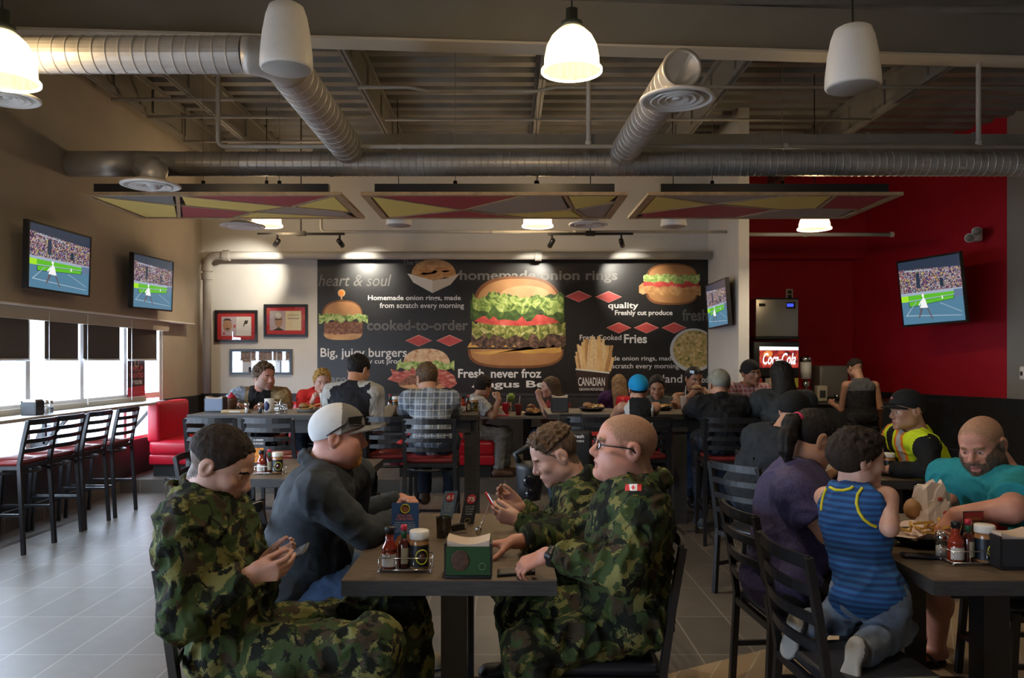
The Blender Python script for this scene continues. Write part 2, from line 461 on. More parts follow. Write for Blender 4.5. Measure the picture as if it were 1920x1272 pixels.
# ------------------------------------------------------------------ ducts, pipes, lights and panels under the deck
def spiral(b, a, c, r, pitch=0.085, seg=28):
    """a round duct with raised seams"""
    a = Vector(a); c = Vector(c); L = (c - a).length; n = max(2, int(L / pitch)); d = (c - a) / L
    pts = [a]; rs = [r]
    for i in range(1, n):
        p = a + d * (L * i / n)
        pts += [p - d * .008, p - d * .004, p + d * .004, p + d * .008]; rs += [r, r + .004, r + .004, r]
    pts.append(c); rs.append(r)
    b.tube(pts, rs, seg, sm=False)
def ring(b, p, d, r, w=0.03):
    p = Vector(p); d = Vector(d).normalized(); b.tube([p - d * w / 2, p + d * w / 2], r, 28, sm=False)
DZ = 3.53
t = thing('air_duct', 'round spiral duct running out from the window wall beside the pendant speaker and elbowing back', 'duct', (-1.5, 5.12, DZ))
b = MB(); spiral(b, (XB + .0, 5.12, DZ), (-1.72, 5.12, DZ), .118); b.build('straight_run', M['duct'], t)
b = MB(); pts = []
for i in range(9):
    a = R_(90 * i / 8); pts.append((-1.72 + .22 * math.sin(a), 5.12 + .22 * (1 - math.cos(a)), DZ))
b.tube(pts, [.12 + .025 * i / 8 for i in range(9)], 28); b.build('elbow', M['duct'], t)
b = MB(); spiral(b, (-1.5, 5.34, DZ), (-1.5, 7.38, DZ), .145, .13); b.tube([(-1.5, 7.38, DZ), (-1.5, 7.62, DZ - .05)], [.145, .02], 28); b.build('branch_run', M['duct'], t)
t = thing('air_duct', 'long round spiral duct crossing the whole room above the hanging panels', 'duct', (0, 7.65, 3.45))
b = MB(); b.tube([(XB + .02, 7.65, 3.45), (-3.62, 7.65, 3.45)], .125, 28); spiral(b, (-3.2, 7.65, 3.45), (-1.72, 7.65, 3.45), .117); b.build('window_end_run', M['duct'], t)
b = MB(); b.tube([(-3.62, 7.65, 3.45), (-3.2, 7.65, 3.45)], [.125, .117], 28); b.tube([(-3.42, 7.65, 3.42), (-3.42, 7.4, 3.36), (-3.12, 6.95, 3.22), (-3.12, 6.85, 3.10)], .10, 24); b.build('tee', M['duct'], t)
b = MB(); spiral(b, (-1.72, 7.65, 3.45), (7.25, 7.65, 3.45), .117, .07); ring(b, (-1.72, 7.65, 3.45), (1, 0, 0), .124); b.build('main_run', M['duct'], t)
t = thing('air_duct', 'flat rectangular duct lying just above and behind the long round duct', 'duct', (0, 8.3, 3.66))
b = MB(); b.box((-1.5, 8.05, 3.66), (7.0, 8.6, 3.86)); b.prism([(-1.5, 8.05, 3.66), (-1.5, 8.05, 3.86), (-2.0, 8.05, 3.72), (-2.0, 8.05, 3.66)], (0, .55, 0)); b.build('casing', M['steel_paint'], t)
for x in (-.6, .4, 1.5, 2.6, 3.7, 4.8):
    b = MB(); b.box((x, 8.035, 3.645), (x + .03, 8.615, 3.875)); b.build('flange', M['steel_paint'], t)
t = thing('air_duct', 'round duct beside the glowing pendant, ending above the round ceiling diffuser', 'duct', (1.11, 5.4, DZ))
b = MB(); spiral(b, (1.165, 5.2, DZ - .06), (1.11, 7.4, DZ - .03), .13, .12); b.tube([(1.11, 7.4, DZ - .03), (1.11, 7.6, DZ - .05)], [.13, .02], 28); b.build('branch_run', M['duct'], t)
b = MB(); b.lathe([(.128, 0), (.134, .012), (.11, .0125), (.105, -.10), (0, -.10)], (0, 0, 0), 28); b.xf(Matrix.Translation((1.165, 5.2, DZ - .06)) @ Matrix.Rotation(R_(90), 4, 'X')); b.build('end_cap', M['duct'], t)
b = MB(); b.tube([(1.163, 5.32, DZ - .12), (1.163, 5.32, 3.335)], .105, 26); b.build('tee', M['duct'], t)
def diffuser(c, r, label):
    t = thing('ceiling_diffuser', label, 'vent', c, group='round ceiling diffusers')
    b = MB(); b.lathe([(r * .3, .07), (r * .55, .045), (r, .012), (r, .0), (r * .9, -.008), (r * .84, .012), (r * .5, .06), (r * .3, .07)], c, 40); b.build('outer_cone', M['white'], t)
    b = MB()
    for q, z in ((.72, .0), (.52, .004), (.32, .008)):
        b.lathe([(r * q * .72, .035 + z), (r * q, -.006 + z), (r * q * .93, -.008 + z), (r * q * .66, .03 + z)], c, 32)
    b.lathe([(0, .004), (r * .14, .006), (r * .14, .015), (0, .015)], c, 16); b.build('inner_cone', M['white'], t)
diffuser(tuple(P(1270, 188, 5.32)), .255, 'round white ceiling diffuser under the duct beside the glowing pendant')
diffuser(tuple(P(283, 349, 6.85)), .25, 'round white ceiling diffuser in front of the first coloured panel')
diffuser(tuple(P(1103, 422, 9.6)), .24, 'round white ceiling diffuser beyond the second coloured panel')
diffuser(tuple(P(455, 425, 9.6)), .27, 'round white ceiling diffuser beside the lit pendant beyond the first coloured panel')
diffuser(tuple(P(14, 186, 5.2)), .2, 'round white ceiling diffuser just under the pendant by the window wall')
# pipes
def pipes(name, label, runs, r, couplings=(), m=None):
    t = thing(name, label, 'pipe', runs[0][0])
    b = MB()
    for run in runs: b.tube(run, r, 12)
    b.build('pipe_run', m or M['pipe'], t)
    if couplings:
        b = MB()
        for p, d in couplings: ring(b, p, d, r * 1.35, r * 1.6)
        b.build('coupling', m or M['pipe'], t)
def bend(a, c, d, r=.06, n=4):
    """two straight legs meeting at c with a small rounded corner"""
    a, c, d = Vector(a), Vector(c), Vector(d); u = (a - c).normalized(); v = (d - c).normalized()
    return [a] + [c + u * r * (1 - math.sin(math.pi/2*i/n)) + v * r * (1 - math.cos(math.pi/2*i/n)) for i in range(n + 1)] + [d]
z = 3.52; y = 7.28
pipes('sprinkler_pipe', 'thin grey sprinkler pipe crossing the room just in front of the long round duct',
      [bend((-2.69, y, 4.7), (-2.69, y, z), (7.2, y, z)), [(.763, y, z), (.763, y, 4.7)], [(4.4, y, z), (4.4, y, 4.7)]], .022,
      [((.763, y, z + .03), (0, 0, 1)), ((4.4, y, z + .03), (0, 0, 1)), ((-2.69, y, 4.2), (0, 0, 1)), ((2.6, y, z), (1, 0, 0)), ((-1.0, y, z), (1, 0, 0))])
pipes('standpipe', 'thick pale pipe rising in the back corner and running along the top of the mural',
      [bend((-4.28, 11.15, 1.05), (-4.28, 11.15, 3.02), (2.92, 11.15, 3.02), .14, 6)], .058,
      [((-4.28, 11.15, 2.72), (0, 0, 1)), ((-4.28, 11.15, 2.84), (0, 0, 1)), ((-4.0, 11.15, 3.02), (1, 0, 0)), ((.45, 11.15, 3.02), (1, 0, 0))])
p = P(602, 435, 10.4)
pipes('sprinkler_pipe', 'thin pale pipe above the track lights, ending at the white partition',
      [bend((p.x, 10.4, 3.55), (p.x, 10.4, p.z), (2.93, 10.4, p.z))], .02, [((-.2, 10.4, p.z), (1, 0, 0)), ((.9, 10.4, p.z), (1, 0, 0))])
p = P(1405, 440, 10.2)
pipes('sprinkler_pipe', 'thin beige pipe crossing in front of the dark red alcove', [[(3.08, 10.2, p.z), (5.05, 10.2, p.z)]], .026, [((3.9, 10.2, p.z), (1, 0, 0)), ((5.03, 10.2, p.z), (1, 0, 0))])
pipes('conduit', 'thin electrical conduit strung under the joists near the window wall', [[(-4.2, 8.3, 4.30), (-2.4, 8.3, 4.30)], [(-4.1, 8.9, 4.30), (-1.6, 8.9, 4.30)], [(-4.1, 9.9, 4.30), (-.2, 9.9, 4.30)]], .018)
pipes('conduit', 'thin electrical conduit under the joists behind the glowing pendant', [[(-1.5, 7.9, 4.29), (-1.0, 7.9, 4.29), (-.8, 7.9, 4.25), (.3, 7.9, 4.25), (.5, 7.9, 4.29), (6.5, 7.9, 4.29)], [(-1.4, 9.0, 4.3), (4.2, 9.0, 4.3)]], .018)
# pendant lamps
def lit_glass(name, c, s, fac):
    m = bpy.data.materials.new(name); m.use_nodes = True; nt = m.node_tree; nt.nodes.clear()
    o = N(nt, 'ShaderNodeOutputMaterial'); t = N(nt, 'ShaderNodeBsdfTransparent'); e = N(nt, 'ShaderNodeEmission'); x = N(nt, 'ShaderNodeMixShader')
    t.inputs[0].default_value = (1, .93, .82, 1); e.inputs[0].default_value = col4(c); e.inputs[1].default_value = s; x.inputs[0].default_value = fac
    tc = N(nt, 'ShaderNodeTexCoord'); mp = N(nt, 'ShaderNodeMapping'); mp.inputs['Scale'].default_value = (1, 1, .05); nz = N(nt, 'ShaderNodeTexNoise'); nz.inputs['Scale'].default_value = 40
    nt.links.new(tc.outputs['Object'], mp.inputs[0]); nt.links.new(mp.outputs[0], nz.inputs['Vector'])
    ma = N(nt, 'ShaderNodeMath', operation='MULTIPLY_ADD'); ma.inputs[1].default_value = s * .9; ma.inputs[2].default_value = s * .55; nt.links.new(nz.outputs['Fac'], ma.inputs[0]); nt.links.new(ma.outputs[0], e.inputs[1])
    nt.links.new(t.outputs[0], x.inputs[1]); nt.links.new(e.outputs[0], x.inputs[2]); nt.links.new(x.outputs[0], o.inputs[0]); return m
M['lamp_glass'] = lit_glass('lit_ribbed_shade', (1.0, 0.80, 0.48), 3.6, .55)
M['lamp_inner'] = lit_glass('lit_shade_inside', (1.0, 0.86, 0.60), .7, .6)
M['lamp_rim'] = emis('lit_shade_rim', (1.0, 0.90, 0.68), 3.0)
M['bulb'] = emis('lamp_bulb', (1.0, 0.85, 0.55), 20.0)
def pendant(c, r, label, h=None, power=None, top=CEIL):
    """c: centre of the open rim"""
    c = Vector(c); h = h or r * 1.55
    t = thing('pendant_lamp', label, 'lamp', c, group='ribbed glass pendant lamps')
    prof = [(r, 0), (r * .995, h * .06), (r * .93, h * .12), (r * .92, h * .3), (r * .84, h * .55), (r * .68, h * .75), (r * .48, h * .88), (r * .34, h * .94)]
    b = MB(); b.lathe(prof, c, 36, cap=False); b.build('lamp_shade', M['lamp_glass'], t)
    b = MB(); b.lathe([(x * .965, z + .004) for x, z in prof], c, 36, cap=False); b.build('shade_lining', M['lamp_inner'], t)
    b = MB(); b.lathe([(r * .97, -.006), (r * 1.03, -.004), (r * 1.03, .012), (r * .97, .012), (r * .97, -.006)], c, 36, cap=False); b.build('shade_rim', M['lamp_rim'], t)
    b = MB(); b.lathe([(r * .36, h * .93), (r * .36, h * 1.06), (r * .2, h * 1.12), (r * .2, h * 1.35), (0, h * 1.36)], c, 20); b.build('socket', mat('dark_green_metal', (.05, .06, .04), .5), t)
    b = MB(); b.tube([c + Vector((0, 0, h * 1.33)), Vector((c.x, c.y, top))], .006, 6); b.tube([c + Vector((0, 0, h * 1.65)), c + Vector((0, 0, h * 1.9))], .022, 10); b.build('cord', M['black'], t)
    L = bpy.data.lights.new('pendant_light', 'POINT'); L.energy = power or PENDANT_W; L.color = (1.0, .80, .54); L.shadow_soft_size = .05
    lo = bpy.data.objects.new('pendant_light', L); lo.location = c + Vector((0, 0, -.03)); COL.objects.link(lo); lo.parent = t
    lo.matrix_parent_inverse = Matrix.Identity(4); lo.location = Vector((0, 0, h * .42))
pendant(P(1072, 134, 5.2), .198, 'glowing ribbed glass pendant hanging in front of the header beam')
pendant(P(4, 152, 4.75), .205, 'glowing ribbed glass pendant by the window wall')
pendant(P(1008, 425, 9.9), .195, 'small looking lit pendant beyond the second coloured panel')
pendant(P(500, 424, 9.9), .195, 'small looking lit pendant beyond the first coloured panel, beside a diffuser')
pendant(P(1527, 430, 8.75), .18, 'lit pendant below the third coloured panel in front of the dark red alcove', h=.2)
pendant((.0, 2.45, 3.46), .198, 'pendant lamp above the soldiers table, beyond the top of the picture', power=PENDANT_W * 1.05)
pendant((3.2, 3.2, 3.46), .198, 'pendant lamp above the family table, beyond the picture', power=PENDANT_W * .35)
# pendant speakers
def speaker(c, r, h, label, top=CEIL):
    c = Vector(c)
    t = thing('pendant_speaker', label, 'speaker', c, group='white pendant speakers')
    b = MB(); b.lathe([(r * .95, 0), (r, .012), (r * .985, h * .2), (r * .9, h * .55), (r * .78, h * .82), (r * .66, h * .96), (r * .5, h), (0, h)], c, 36); b.build('housing', M['white'], t)
    b = MB(); b.lathe([(0, -.004), (r * .9, -.004), (r * .95, .004)], c, 36); b.build('grille', mat('speaker_grille', (.42, .40, .37), .6, bump=.5, bscale=900), t)
    b = MB(); b.tube([c + Vector((0, 0, h - .01)), c + Vector((0, 0, h + .03)), Vector((c.x - .02, c.y, top))], .006, 6); b.build('cable', M['black'], t)
speaker(P(537, 130, 4.5), .15, .37, 'white pendant speaker overlapping the duct elbow')
speaker(P(1599, 165, 4.5), .153, .35, 'white pendant speaker hanging against the dark beam, nearer the red wall')
speaker(P(748, 423, 9.6), .16, .2, 'white speaker peeking out under the middle of the second coloured panel')
speaker(P(1263, 425, 9.6), .16, .2, 'white speaker peeking out under the edge of the third coloured panel')
# ceiling panels: frame in pale wood, coloured triangles
PY0, PY1, PZ = 7.06, 8.26, 3.02
M['pan_frame'] = mat('panel_wood_frame', (.42, .28, .15), .5, var=.2, scale=14)
PC = {'y': mat('yellow_panel', (.82, .62, .16), .6), 'r': mat('dark_red_panel', (.38, .04, .05), .6), 'g': mat('grey_panel', (.20, .20, .20), .6), 't': mat('taupe_panel', (.36, .29, .24), .6), 'k': mat('panel_joint', (.015, .014, .013), .8)}
def cloud(x0, x1, tris, label):
    """tris: colour and corner list in the panel's own unit square, v=0 at the camera side"""
    t = thing('ceiling_panel', label, 'ceiling panel', ((x0 + x1) / 2, (PY0 + PY1) / 2, PZ), group='hanging coloured ceiling panels')
    w = .05
    b = MB()
    for lo, hi in (((x0, PY0), (x1, PY0 + w)), ((x0, PY1 - w), (x1, PY1)), ((x0, PY0 + w), (x0 + w * 1.4, PY1 - w)), ((x1 - w * 1.4, PY0 + w), (x1, PY1 - w))):
        b.box((*lo, PZ), (*hi, PZ + .03))
    b.build('panel_frame', M['pan_frame'], t)
    b = MB(); b.box((x0 + .02, PY0 + .02, PZ + .022), (x1 - .02, PY1 - .02, PZ + .03)); b.build('backing_board', PC['k'], t)
    for col, pts in tris:
        c = sum((Vector((u, v, 0)) for u, v in pts), Vector()) / len(pts)
        q = []
        for u, v in pts:
            d = Vector((u, v, 0)) - c; k = 1 - .035 / max(.12, d.length)
            d *= k; q.append((x0 + w * 1.4 + (x1 - x0 - 2.8 * w) * (c.x + d.x), PY0 + w + (PY1 - PY0 - 2 * w) * (c.y + d.y), PZ + .004))
        b = MB(); b.prism(q, (0, 0, .018)); b.build('panel_facet', PC[col], t)
    b = MB()
    for (ua, va, ub, vb) in sorted({(round(p[0], 3), round(p[1], 3), round(q[0], 3), round(q[1], 3)) for _c, pts in tris for p, q in zip(pts, pts[1:] + pts[:1]) if not ((p[0] == q[0] and p[0] in (0, 1)) or (p[1] == q[1] and p[1] in (0, 1))) and (p < q)}):
        f = lambda u, v: (x0 + w * 1.4 + (x1 - x0 - 2.8 * w) * u, PY0 + w + (PY1 - PY0 - 2 * w) * v, PZ + .012)
        b.bar(f(ua, va), f(ub, vb), .035, .022)
    if b.v: b.build('batten', M['pan_frame'], t)
    b = MB()
    for xx in (x0 + .5, x1 - .5): b.box((xx - .02, PY0 + .06, PZ + .03), (xx + .02, PY1 - .06, PZ + .07))
    b.box((x0 + .12, PY0 + .03, PZ + .03), (x1 - .12, PY0 + .1, PZ + .11)); b.box((x0 + .12, PY1 - .1, PZ + .03), (x1 - .12, PY1 - .03, PZ + .11)); b.build('support_rail', M['black'], t)
    for xx in (x0 + .8, x1 - .8):
        b = MB(); b.tube([(xx, 7.9, PZ + .05), (xx, 7.9, 3.34)], .02, 8); b.build('hanger', M['black'], t)
        b = MB(); b.tube([(xx, 7.9, 3.34), (xx, 7.9, CEIL)], .0035, 6); b.build('hanger_wire', M['steel_paint'], t)
cloud(-3.87, -1.5, [('g', [(0, 0), (.36, 0), (.28, .40)]), ('y', [(0, 0), (.28, .40), (.16, 1), (0, 1)]), ('r', [(.16, 1), (.28, .40), (.56, .72), (.42, 1)]), ('y', [(.28, .40), (.36, 0), (.76, .48), (.56, .72)]),
  ('r', [(.36, 0), (1, 0), (.76, .48)]), ('y', [(1, 0), (1, .72), (.76, .48)]), ('t', [(.56, .72), (.76, .48), (1, .72), (1, 1)]), ('y', [(.42, 1), (.56, .72), (1, 1)])], 'hanging panel of yellow, red and grey triangles nearest the window wall')
cloud(-1.32, 1.1, [('y', [(0, 0), (.36, .62), (0, 1)]), ('r', [(0, 0), (.62, 0), (.36, .62)]), ('r', [(0, 1), (.36, .62), (.62, 1)]), ('t', [(.62, 0), (.78, 0), (.84, .6), (.5, .82), (.36, .62)]),
  ('y', [(.78, 0), (1, 0), (1, .3), (.84, .6)]), ('y', [(.5, .82), (.84, .6), (.92, 1), (.62, 1)]), ('t', [(.84, .6), (1, .3), (1, 1), (.92, 1)])], 'middle hanging panel of yellow, red and taupe triangles')
cloud(1.28, 3.59, [('y', [(0, 0), (.3, .35), (0, .8)]), ('t', [(0, 0), (.55, 0), (.3, .35)]), ('r', [(0, .8), (.3, .35), (.62, .6), (.5, 1), (0, 1)]), ('y', [(.3, .35), (.55, 0), (.76, 0), (.8, .55), (.62, .6)]),
  ('r', [(.76, 0), (1, 0), (1, .6), (.8, .55)]), ('t', [(.62, .6), (.8, .55), (1, .6), (1, 1), (.5, 1)])], 'hanging panel of yellow and dark triangles in front of the red wall')
# track lights aimed at the back wall
def track(x0, x1, z, y, heads, label):
    t = thing('track_light', label, 'track light', ((x0 + x1) / 2, y, z), group='black ceiling track lights')
    b = MB(); b.box((x0, y - .018, z), (x1, y + .018, z + .03)); b.build('track', M['black'], t)
    b = MB(); b.box(((x0 + x1) / 2 - .06, y - .03, z - .01), ((x0 + x1) / 2 + .06, y + .03, z + .05)); b.tube([((x0 + x1) / 2, y, z + .04), ((x0 + x1) / 2, y, CEIL)], .008, 6); b.build('feed_box', M['black'], t)
    for hx, aim in heads:
        p0 = Vector((hx, y, z - .09)); d = (Vector(aim) - p0).normalized()
        b = MB(); b.tube([(hx, y, z), (hx, y, z - .05)], .014, 8); b.tube([p0 - d * .04, p0 + d * .10], .034, 14); b.build('spot_head', M['black'], t)
        b = MB(); b.tube([p0 + d * .098, p0 + d * .102], .028, 14); h = b.build('spot_lens', emis('spot_lens', (1, .9, .7), 4), t)
        L = bpy.data.lights.new('spot_beam', 'SPOT'); L.energy = SPOT_W; L.color = (1, .93, .80); L.spot_size = R_(62); L.spot_blend = .8; L.shadow_soft_size = .03
        lo = bpy.data.objects.new('spot_beam', L); COL.objects.link(lo); lo.parent = t
        lo.location = p0 + d * .12 - Vector(t.location); lo.rotation_euler = d.to_track_quat('-Z', 'Y').to_euler()
ty = 10.35; tz = P(0, 441, ty).z
wx = lambda px, yy=ty: (px - CX) / FPX * yy
track(wx(483), wx(646), tz, ty, [(wx(520), P(470, 520, 11.35)), (wx(637), P(690, 525, 11.35))], 'black track with two spotlights above the framed pictures')
track(wx(1027), wx(1187), tz, ty, [(wx(1035), P(985, 545, 11.35)), (wx(1165), P(1185, 530, 11.35))], 'black track with two spotlights above the big burger picture')
# ------------------------------------------------------------------ writing
def text_mb(body, o, ux, uy, w=None, h=None, bold=0.0, shear=0.0, space=1.0, depth=0.0, m=0, mb=None):
    """lettering: o = lower corner of its box, ux/uy = directions of reading and up; fitted to w and / or h"""
    cu = bpy.data.curves.new('lettering', 'FONT'); cu.body = body; cu.offset = bold; cu.shear = shear; cu.space_character = space
    cu.resolution_u = 3
    ob = bpy.data.objects.new('lettering', cu); COL.objects.link(ob)
    bpy.context.view_layer.update()
    dg = bpy.context.evaluated_depsgraph_get()
    me = ob.evaluated_get(dg).to_mesh()
    v = np.array([q.co[:] for q in me.vertices]); f = [tuple(p.vertices) for p in me.polygons]
    ob.evaluated_get(dg).to_mesh_clear()
    bpy.data.objects.remove(ob); bpy.data.curves.remove(cu)
    mb = mb or MB()
    if not len(v): return mb
    lo = v.min(0); hi = v.max(0); s = hi - lo
    kx = (w / s[0]) if w else (h / s[1]); ky = (h / s[1]) if h else kx
    ux = Vector(ux); uy = Vector(uy); o = Vector(o)
    mb.add([o + ux * ((q[0] - lo[0]) * kx) + uy * ((q[1] - lo[1]) * ky) for q in v], f, m)
    return mb
# ------------------------------------------------------------------ the mural
YM = YB - 0.012
KM = YM / FPX
def Mp(px, py, k=0): return ((px - CX) * KM, YM - 0.0012 * k, CZ - (py - CY) * KM)
mur = thing('wall_mural', 'big black printed food mural on the back wall', 'mural', Mp(961, 745))
b = MB(); a0 = Mp(595, 745); a1 = Mp(1327, 487); b.box((a0[0], YM, 1.03), (a1[0], YB, a1[2])); b.build('mural_sheet', mat('mural_black', (.016, .015, .014), .35, var=.2, scale=20), mur)
MT = {'white': mat('print_white', (.75, .74, .70), .5), 'grey': mat('print_grey', (.15, .14, .125), .5), 'midgrey': mat('print_mid_grey', (.19, .18, .16), .5), 'red': mat('print_red', (.55, .075, .065), .5, var=.15, scale=6), 'pink': mat('print_pink_edge', (.75, .3, .26), .5)}
X_, Z_ = Vector((1, 0, 0)), Vector((0, 0, 1))
def mtext(body, x0, y0, x1, y1, m='white', bold=0.0, shear=0.0, k=1, space=1.0):
    """box of the glyphs in picture pixels on the mural"""
    text_mb(body, Mp(x0, y1, k), X_, Z_, (x1 - x0) * KM, (y1 - y0) * KM, bold, shear, space).build('lettering', MT[m], mur)
mtext('heart & soul', 597, 515, 734, 537, 'grey', .004, .25)
mtext('The fries', 755, 488, 800, 497, 'grey', .022)
mtext('homemade onion rings', 862, 507, 1158, 531, 'midgrey', .022)
mtext('Homemade onion rings, made', 690, 554, 864, 566, 'white', .02)
mtext('from scratch every morning', 712, 568, 870, 581, 'white', .012)
mtext('cooked-to-order', 688, 600, 878, 620, 'grey', .022)
mtext('Big, juicy burgers', 601, 653, 763, 675, 'white', .012)
mtext('hly cut prod', 682, 673, 752, 685, 'white', .006)
mtext('ero', 618, 708, 650, 722, 'midgrey', .01)
mtext('Fresh. never froz', 859, 692, 1015, 709, 'white', .022)
mtext('Angus Be', 884, 714, 1022, 731, 'white', .022)
mtext('quality', 1140, 567, 1197, 582, 'white', .022)
mtext('Freshly cut produce', 1153, 582, 1261, 594, 'white', .022)
mtext('fresh', 1279, 580, 1327, 602, 'grey', .022)
mtext('Fresh Cooked', 1087, 628, 1165, 638, 'white', .006)
mtext('Fries', 1170, 627, 1213, 644, 'white', .022)
mtext('ade onion rings, made', 1143, 668, 1265, 679, 'white', .006)
mtext('scratch every morning', 1148, 682, 1273, 694, 'white', .002)
mtext('land', 1243, 703, 1279, 718, 'white', .006); mtext('ood', 1310, 706, 1327, 718, 'white', .006)
def mpoly(name, pts, m, k=2):
    b = MB(); v = [Mp(x, y, k) for x, y in pts]
    b.add(v, [tuple(range(len(v)))]); return b.build(name, m, mur)
def diamond(x, y, w=25, h=11):
    b = MB(); v = [Mp(x - w, y, 2), Mp(x, y + h, 2), Mp(x + w, y, 2), Mp(x, y - h, 2)]; b.add(v, [(0, 1, 2, 3)], 1)
    w *= .93; h *= .9; v = [Mp(x - w, y + .4, 3), Mp(x, y + h, 3), Mp(x + w, y + .4, 3), Mp(x, y - h + .8, 3)]; b.add(v, [(0, 1, 2, 3)], 0)
    b.build('diamond', [MT['red'], MT['pink']], mur)
for x, y in ((785, 639), (843, 639), (1085, 556), (1141, 557)): diamond(x, y)
for x, y in ((1160, 615), (1212, 615), (1264, 615)): diamond(x, y, 23.5, 10.5)
MF = {
 'bun': ramp_mat('print_bun', [(.25, (.33, .135, .04)), (.55, (.46, .22, .08)), (.8, (.56, .32, .14))], 2.2, 5, .5),
 'bun2': ramp_mat('print_pale_bun', [(.25, (.42, .20, .07)), (.55, (.62, .36, .17)), (.8, (.72, .48, .27))], 4, 8, .5),
 'seed': ramp_mat('print_seed_bun', [(.32, (.50, .20, .09)), (.45, (.62, .40, .22)), (.7, (.78, .60, .38))], 16, 4, .5),
 'let': ramp_mat('print_lettuce', [(.28, (.02, .05, .008)), (.42, (.12, .20, .03)), (.55, (.34, .44, .10)), (.7, (.60, .66, .26))], 9, 4, .5, distort=1.5),
 'let2': ramp_mat('print_lettuce_small', [(.28, (.05, .11, .02)), (.45, (.25, .38, .08)), (.6, (.52, .62, .24)), (.8, (.70, .74, .40))], 18, 4, .5, distort=1),
 'meat': ramp_mat('print_patty', [(.3, (.014, .008, .006)), (.48, (.08, .04, .025)), (.62, (.20, .11, .065)), (.8, (.38, .24, .15))], 16, 8, .5),
 'meat2': ramp_mat('print_small_patty', [(.3, (.10, .035, .018)), (.5, (.22, .09, .045)), (.75, (.36, .18, .10))], 22, 6, .5),
 'tom': ramp_mat('print_tomato', [(.3, (.42, .03, .03)), (.55, (.62, .08, .06)), (.75, (.75, .25, .2))], 7, 5, .5),
 'relish': ramp_mat('print_relish', [(.3, (.03, .045, .008)), (.46, (.15, .18, .03)), (.58, (.40, .38, .10)), (.72, (.72, .70, .50))], 11, 4, .5, distort=1),
 'cheese': ramp_mat('print_cheese', [(.3, (.55, .27, .05)), (.7, (.74, .45, .11))], 3, 3, .5),
 'bacon': ramp_mat('print_bacon', [(.3, (.25, .03, .025)), (.5, (.45, .10, .07)), (.7, (.66, .36, .26))], 12, 4, .5, stretch=(1, 1, 2.5)),
 'fried': ramp_mat('print_crumb', [(.3, (.38, .17, .05)), (.55, (.58, .31, .12)), (.8, (.74, .48, .24))], 14, 6, .5),
 'fry': ramp_mat('print_fries', [(.3, (.58, .33, .12)), (.6, (.74, .48, .20)), (.85, (.82, .62, .34))], 12, 3, .5, stretch=(2, 1, .4)),
 'salad': ramp_mat('print_salad', [(.3, (.06, .08, .02)), (.42, (.28, .24, .06)), (.55, (.50, .33, .12)), (.68, (.66, .52, .28)), (.8, (.75, .7, .5))], 15, 5, .5, distort=1.2),
 'dark': ramp_mat('print_shadow_brown', [(.3, (.16, .055, .014)), (.7, (.24, .09, .028))], 4, 4, .5), 'hi': ramp_mat('print_bun_highlight', [(.3, (.50, .27, .11)), (.7, (.62, .40, .20))], 3, 4, .5), 'fry2': mat('print_fry_pale', (.72, .52, .27), .5, var=.15), 'fry3': mat('print_fry_brown', (.46, .25, .09), .5, var=.15), 'letd': ramp_mat('print_lettuce_dark', [(.3, (.015, .035, .006)), (.6, (.07, .13, .02)), (.8, (.22, .30, .06))], 9, 4, .5, distort=1.5), 'card': mat('print_card_white', (.70, .66, .58), .5), 'card2': mat('print_card_cream', (.55, .48, .38), .5),
 'cup': mat('print_cup_brown', (.035, .018, .014), .5), 'orange': mat('print_orange', (.68, .22, .02), .5), 'rim': mat('print_bowl_rim', (.5, .5, .48), .4)}
rnd = random.Random(5)
def dome(cx, cy, w, h, n=24, p=2.4):
    return [(cx - w * math.copysign(abs(math.cos(math.pi * i / n)) ** (2 / p), math.cos(math.pi * i / n)), cy - h * abs(math.sin(math.pi * i / n)) ** (2 / p)) for i in range(n + 1)]
def bottom(cx, cy, w, h, n=16, p=3.0):
    return [(cx - w * math.copysign(abs(math.cos(math.pi * i / n)) ** (2 / p), math.cos(math.pi * i / n)), cy + h * abs(math.sin(math.pi * i / n)) ** (2 / p)) for i in range(n + 1)]
def band(x0, x1, yt, yb, jt, jb, n=26):
    top = [(x0 + (x1 - x0) * i / n, yt + rnd.uniform(-jt, jt)) for i in range(n + 1)]
    bot = [(x1 - (x1 - x0) * i / n, yb + rnd.uniform(-jb, jb)) for i in range(n + 1)]
    return top + bot
def ell(cx, cy, rx, ry, n=28): return [(cx + rx * math.cos(2*math.pi*i/n), cy + ry * math.sin(2*math.pi*i/n)) for i in range(n)]
# the big burger
mpoly('burger_print', bottom(967, 655, 90, 36), MF['dark'], 2); mpoly('burger_print', bottom(968, 655, 86, 31), MF['bun'], 2.4)
mpoly('burger_print', [(876, 652), (880, 645)] + band(884, 1052, 640, 663, 5, 3, 10) + [(1059, 650)], MF['cheese'], 3)
mpoly('burger_print', dome(970, 578, 83, 60, 30, 2.6), MF['dark'], 2); mpoly('burger_print', dome(971, 578, 78, 55, 30, 2.5), MF['bun'], 2.4); mpoly('burger_print', ell(985, 553, 46, 17), MF['hi'], 2.8)
mpoly('burger_print', band(884, 1061, 622, 652, 4, 5, 22), MF['meat'], 4)
mpoly('burger_print', band(885, 1060, 604, 632, 5, 7, 22), MF['relish'], 5)
mpoly('burger_print', ell(972, 600, 84, 11), MF['tom'], 6)
mpoly('burger_print', band(882, 1058, 556, 596, 12, 10, 20), MF['letd'], 7); mpoly('burger_print', band(886, 1056, 554, 580, 9, 12, 17), MF['let'], 7.4)
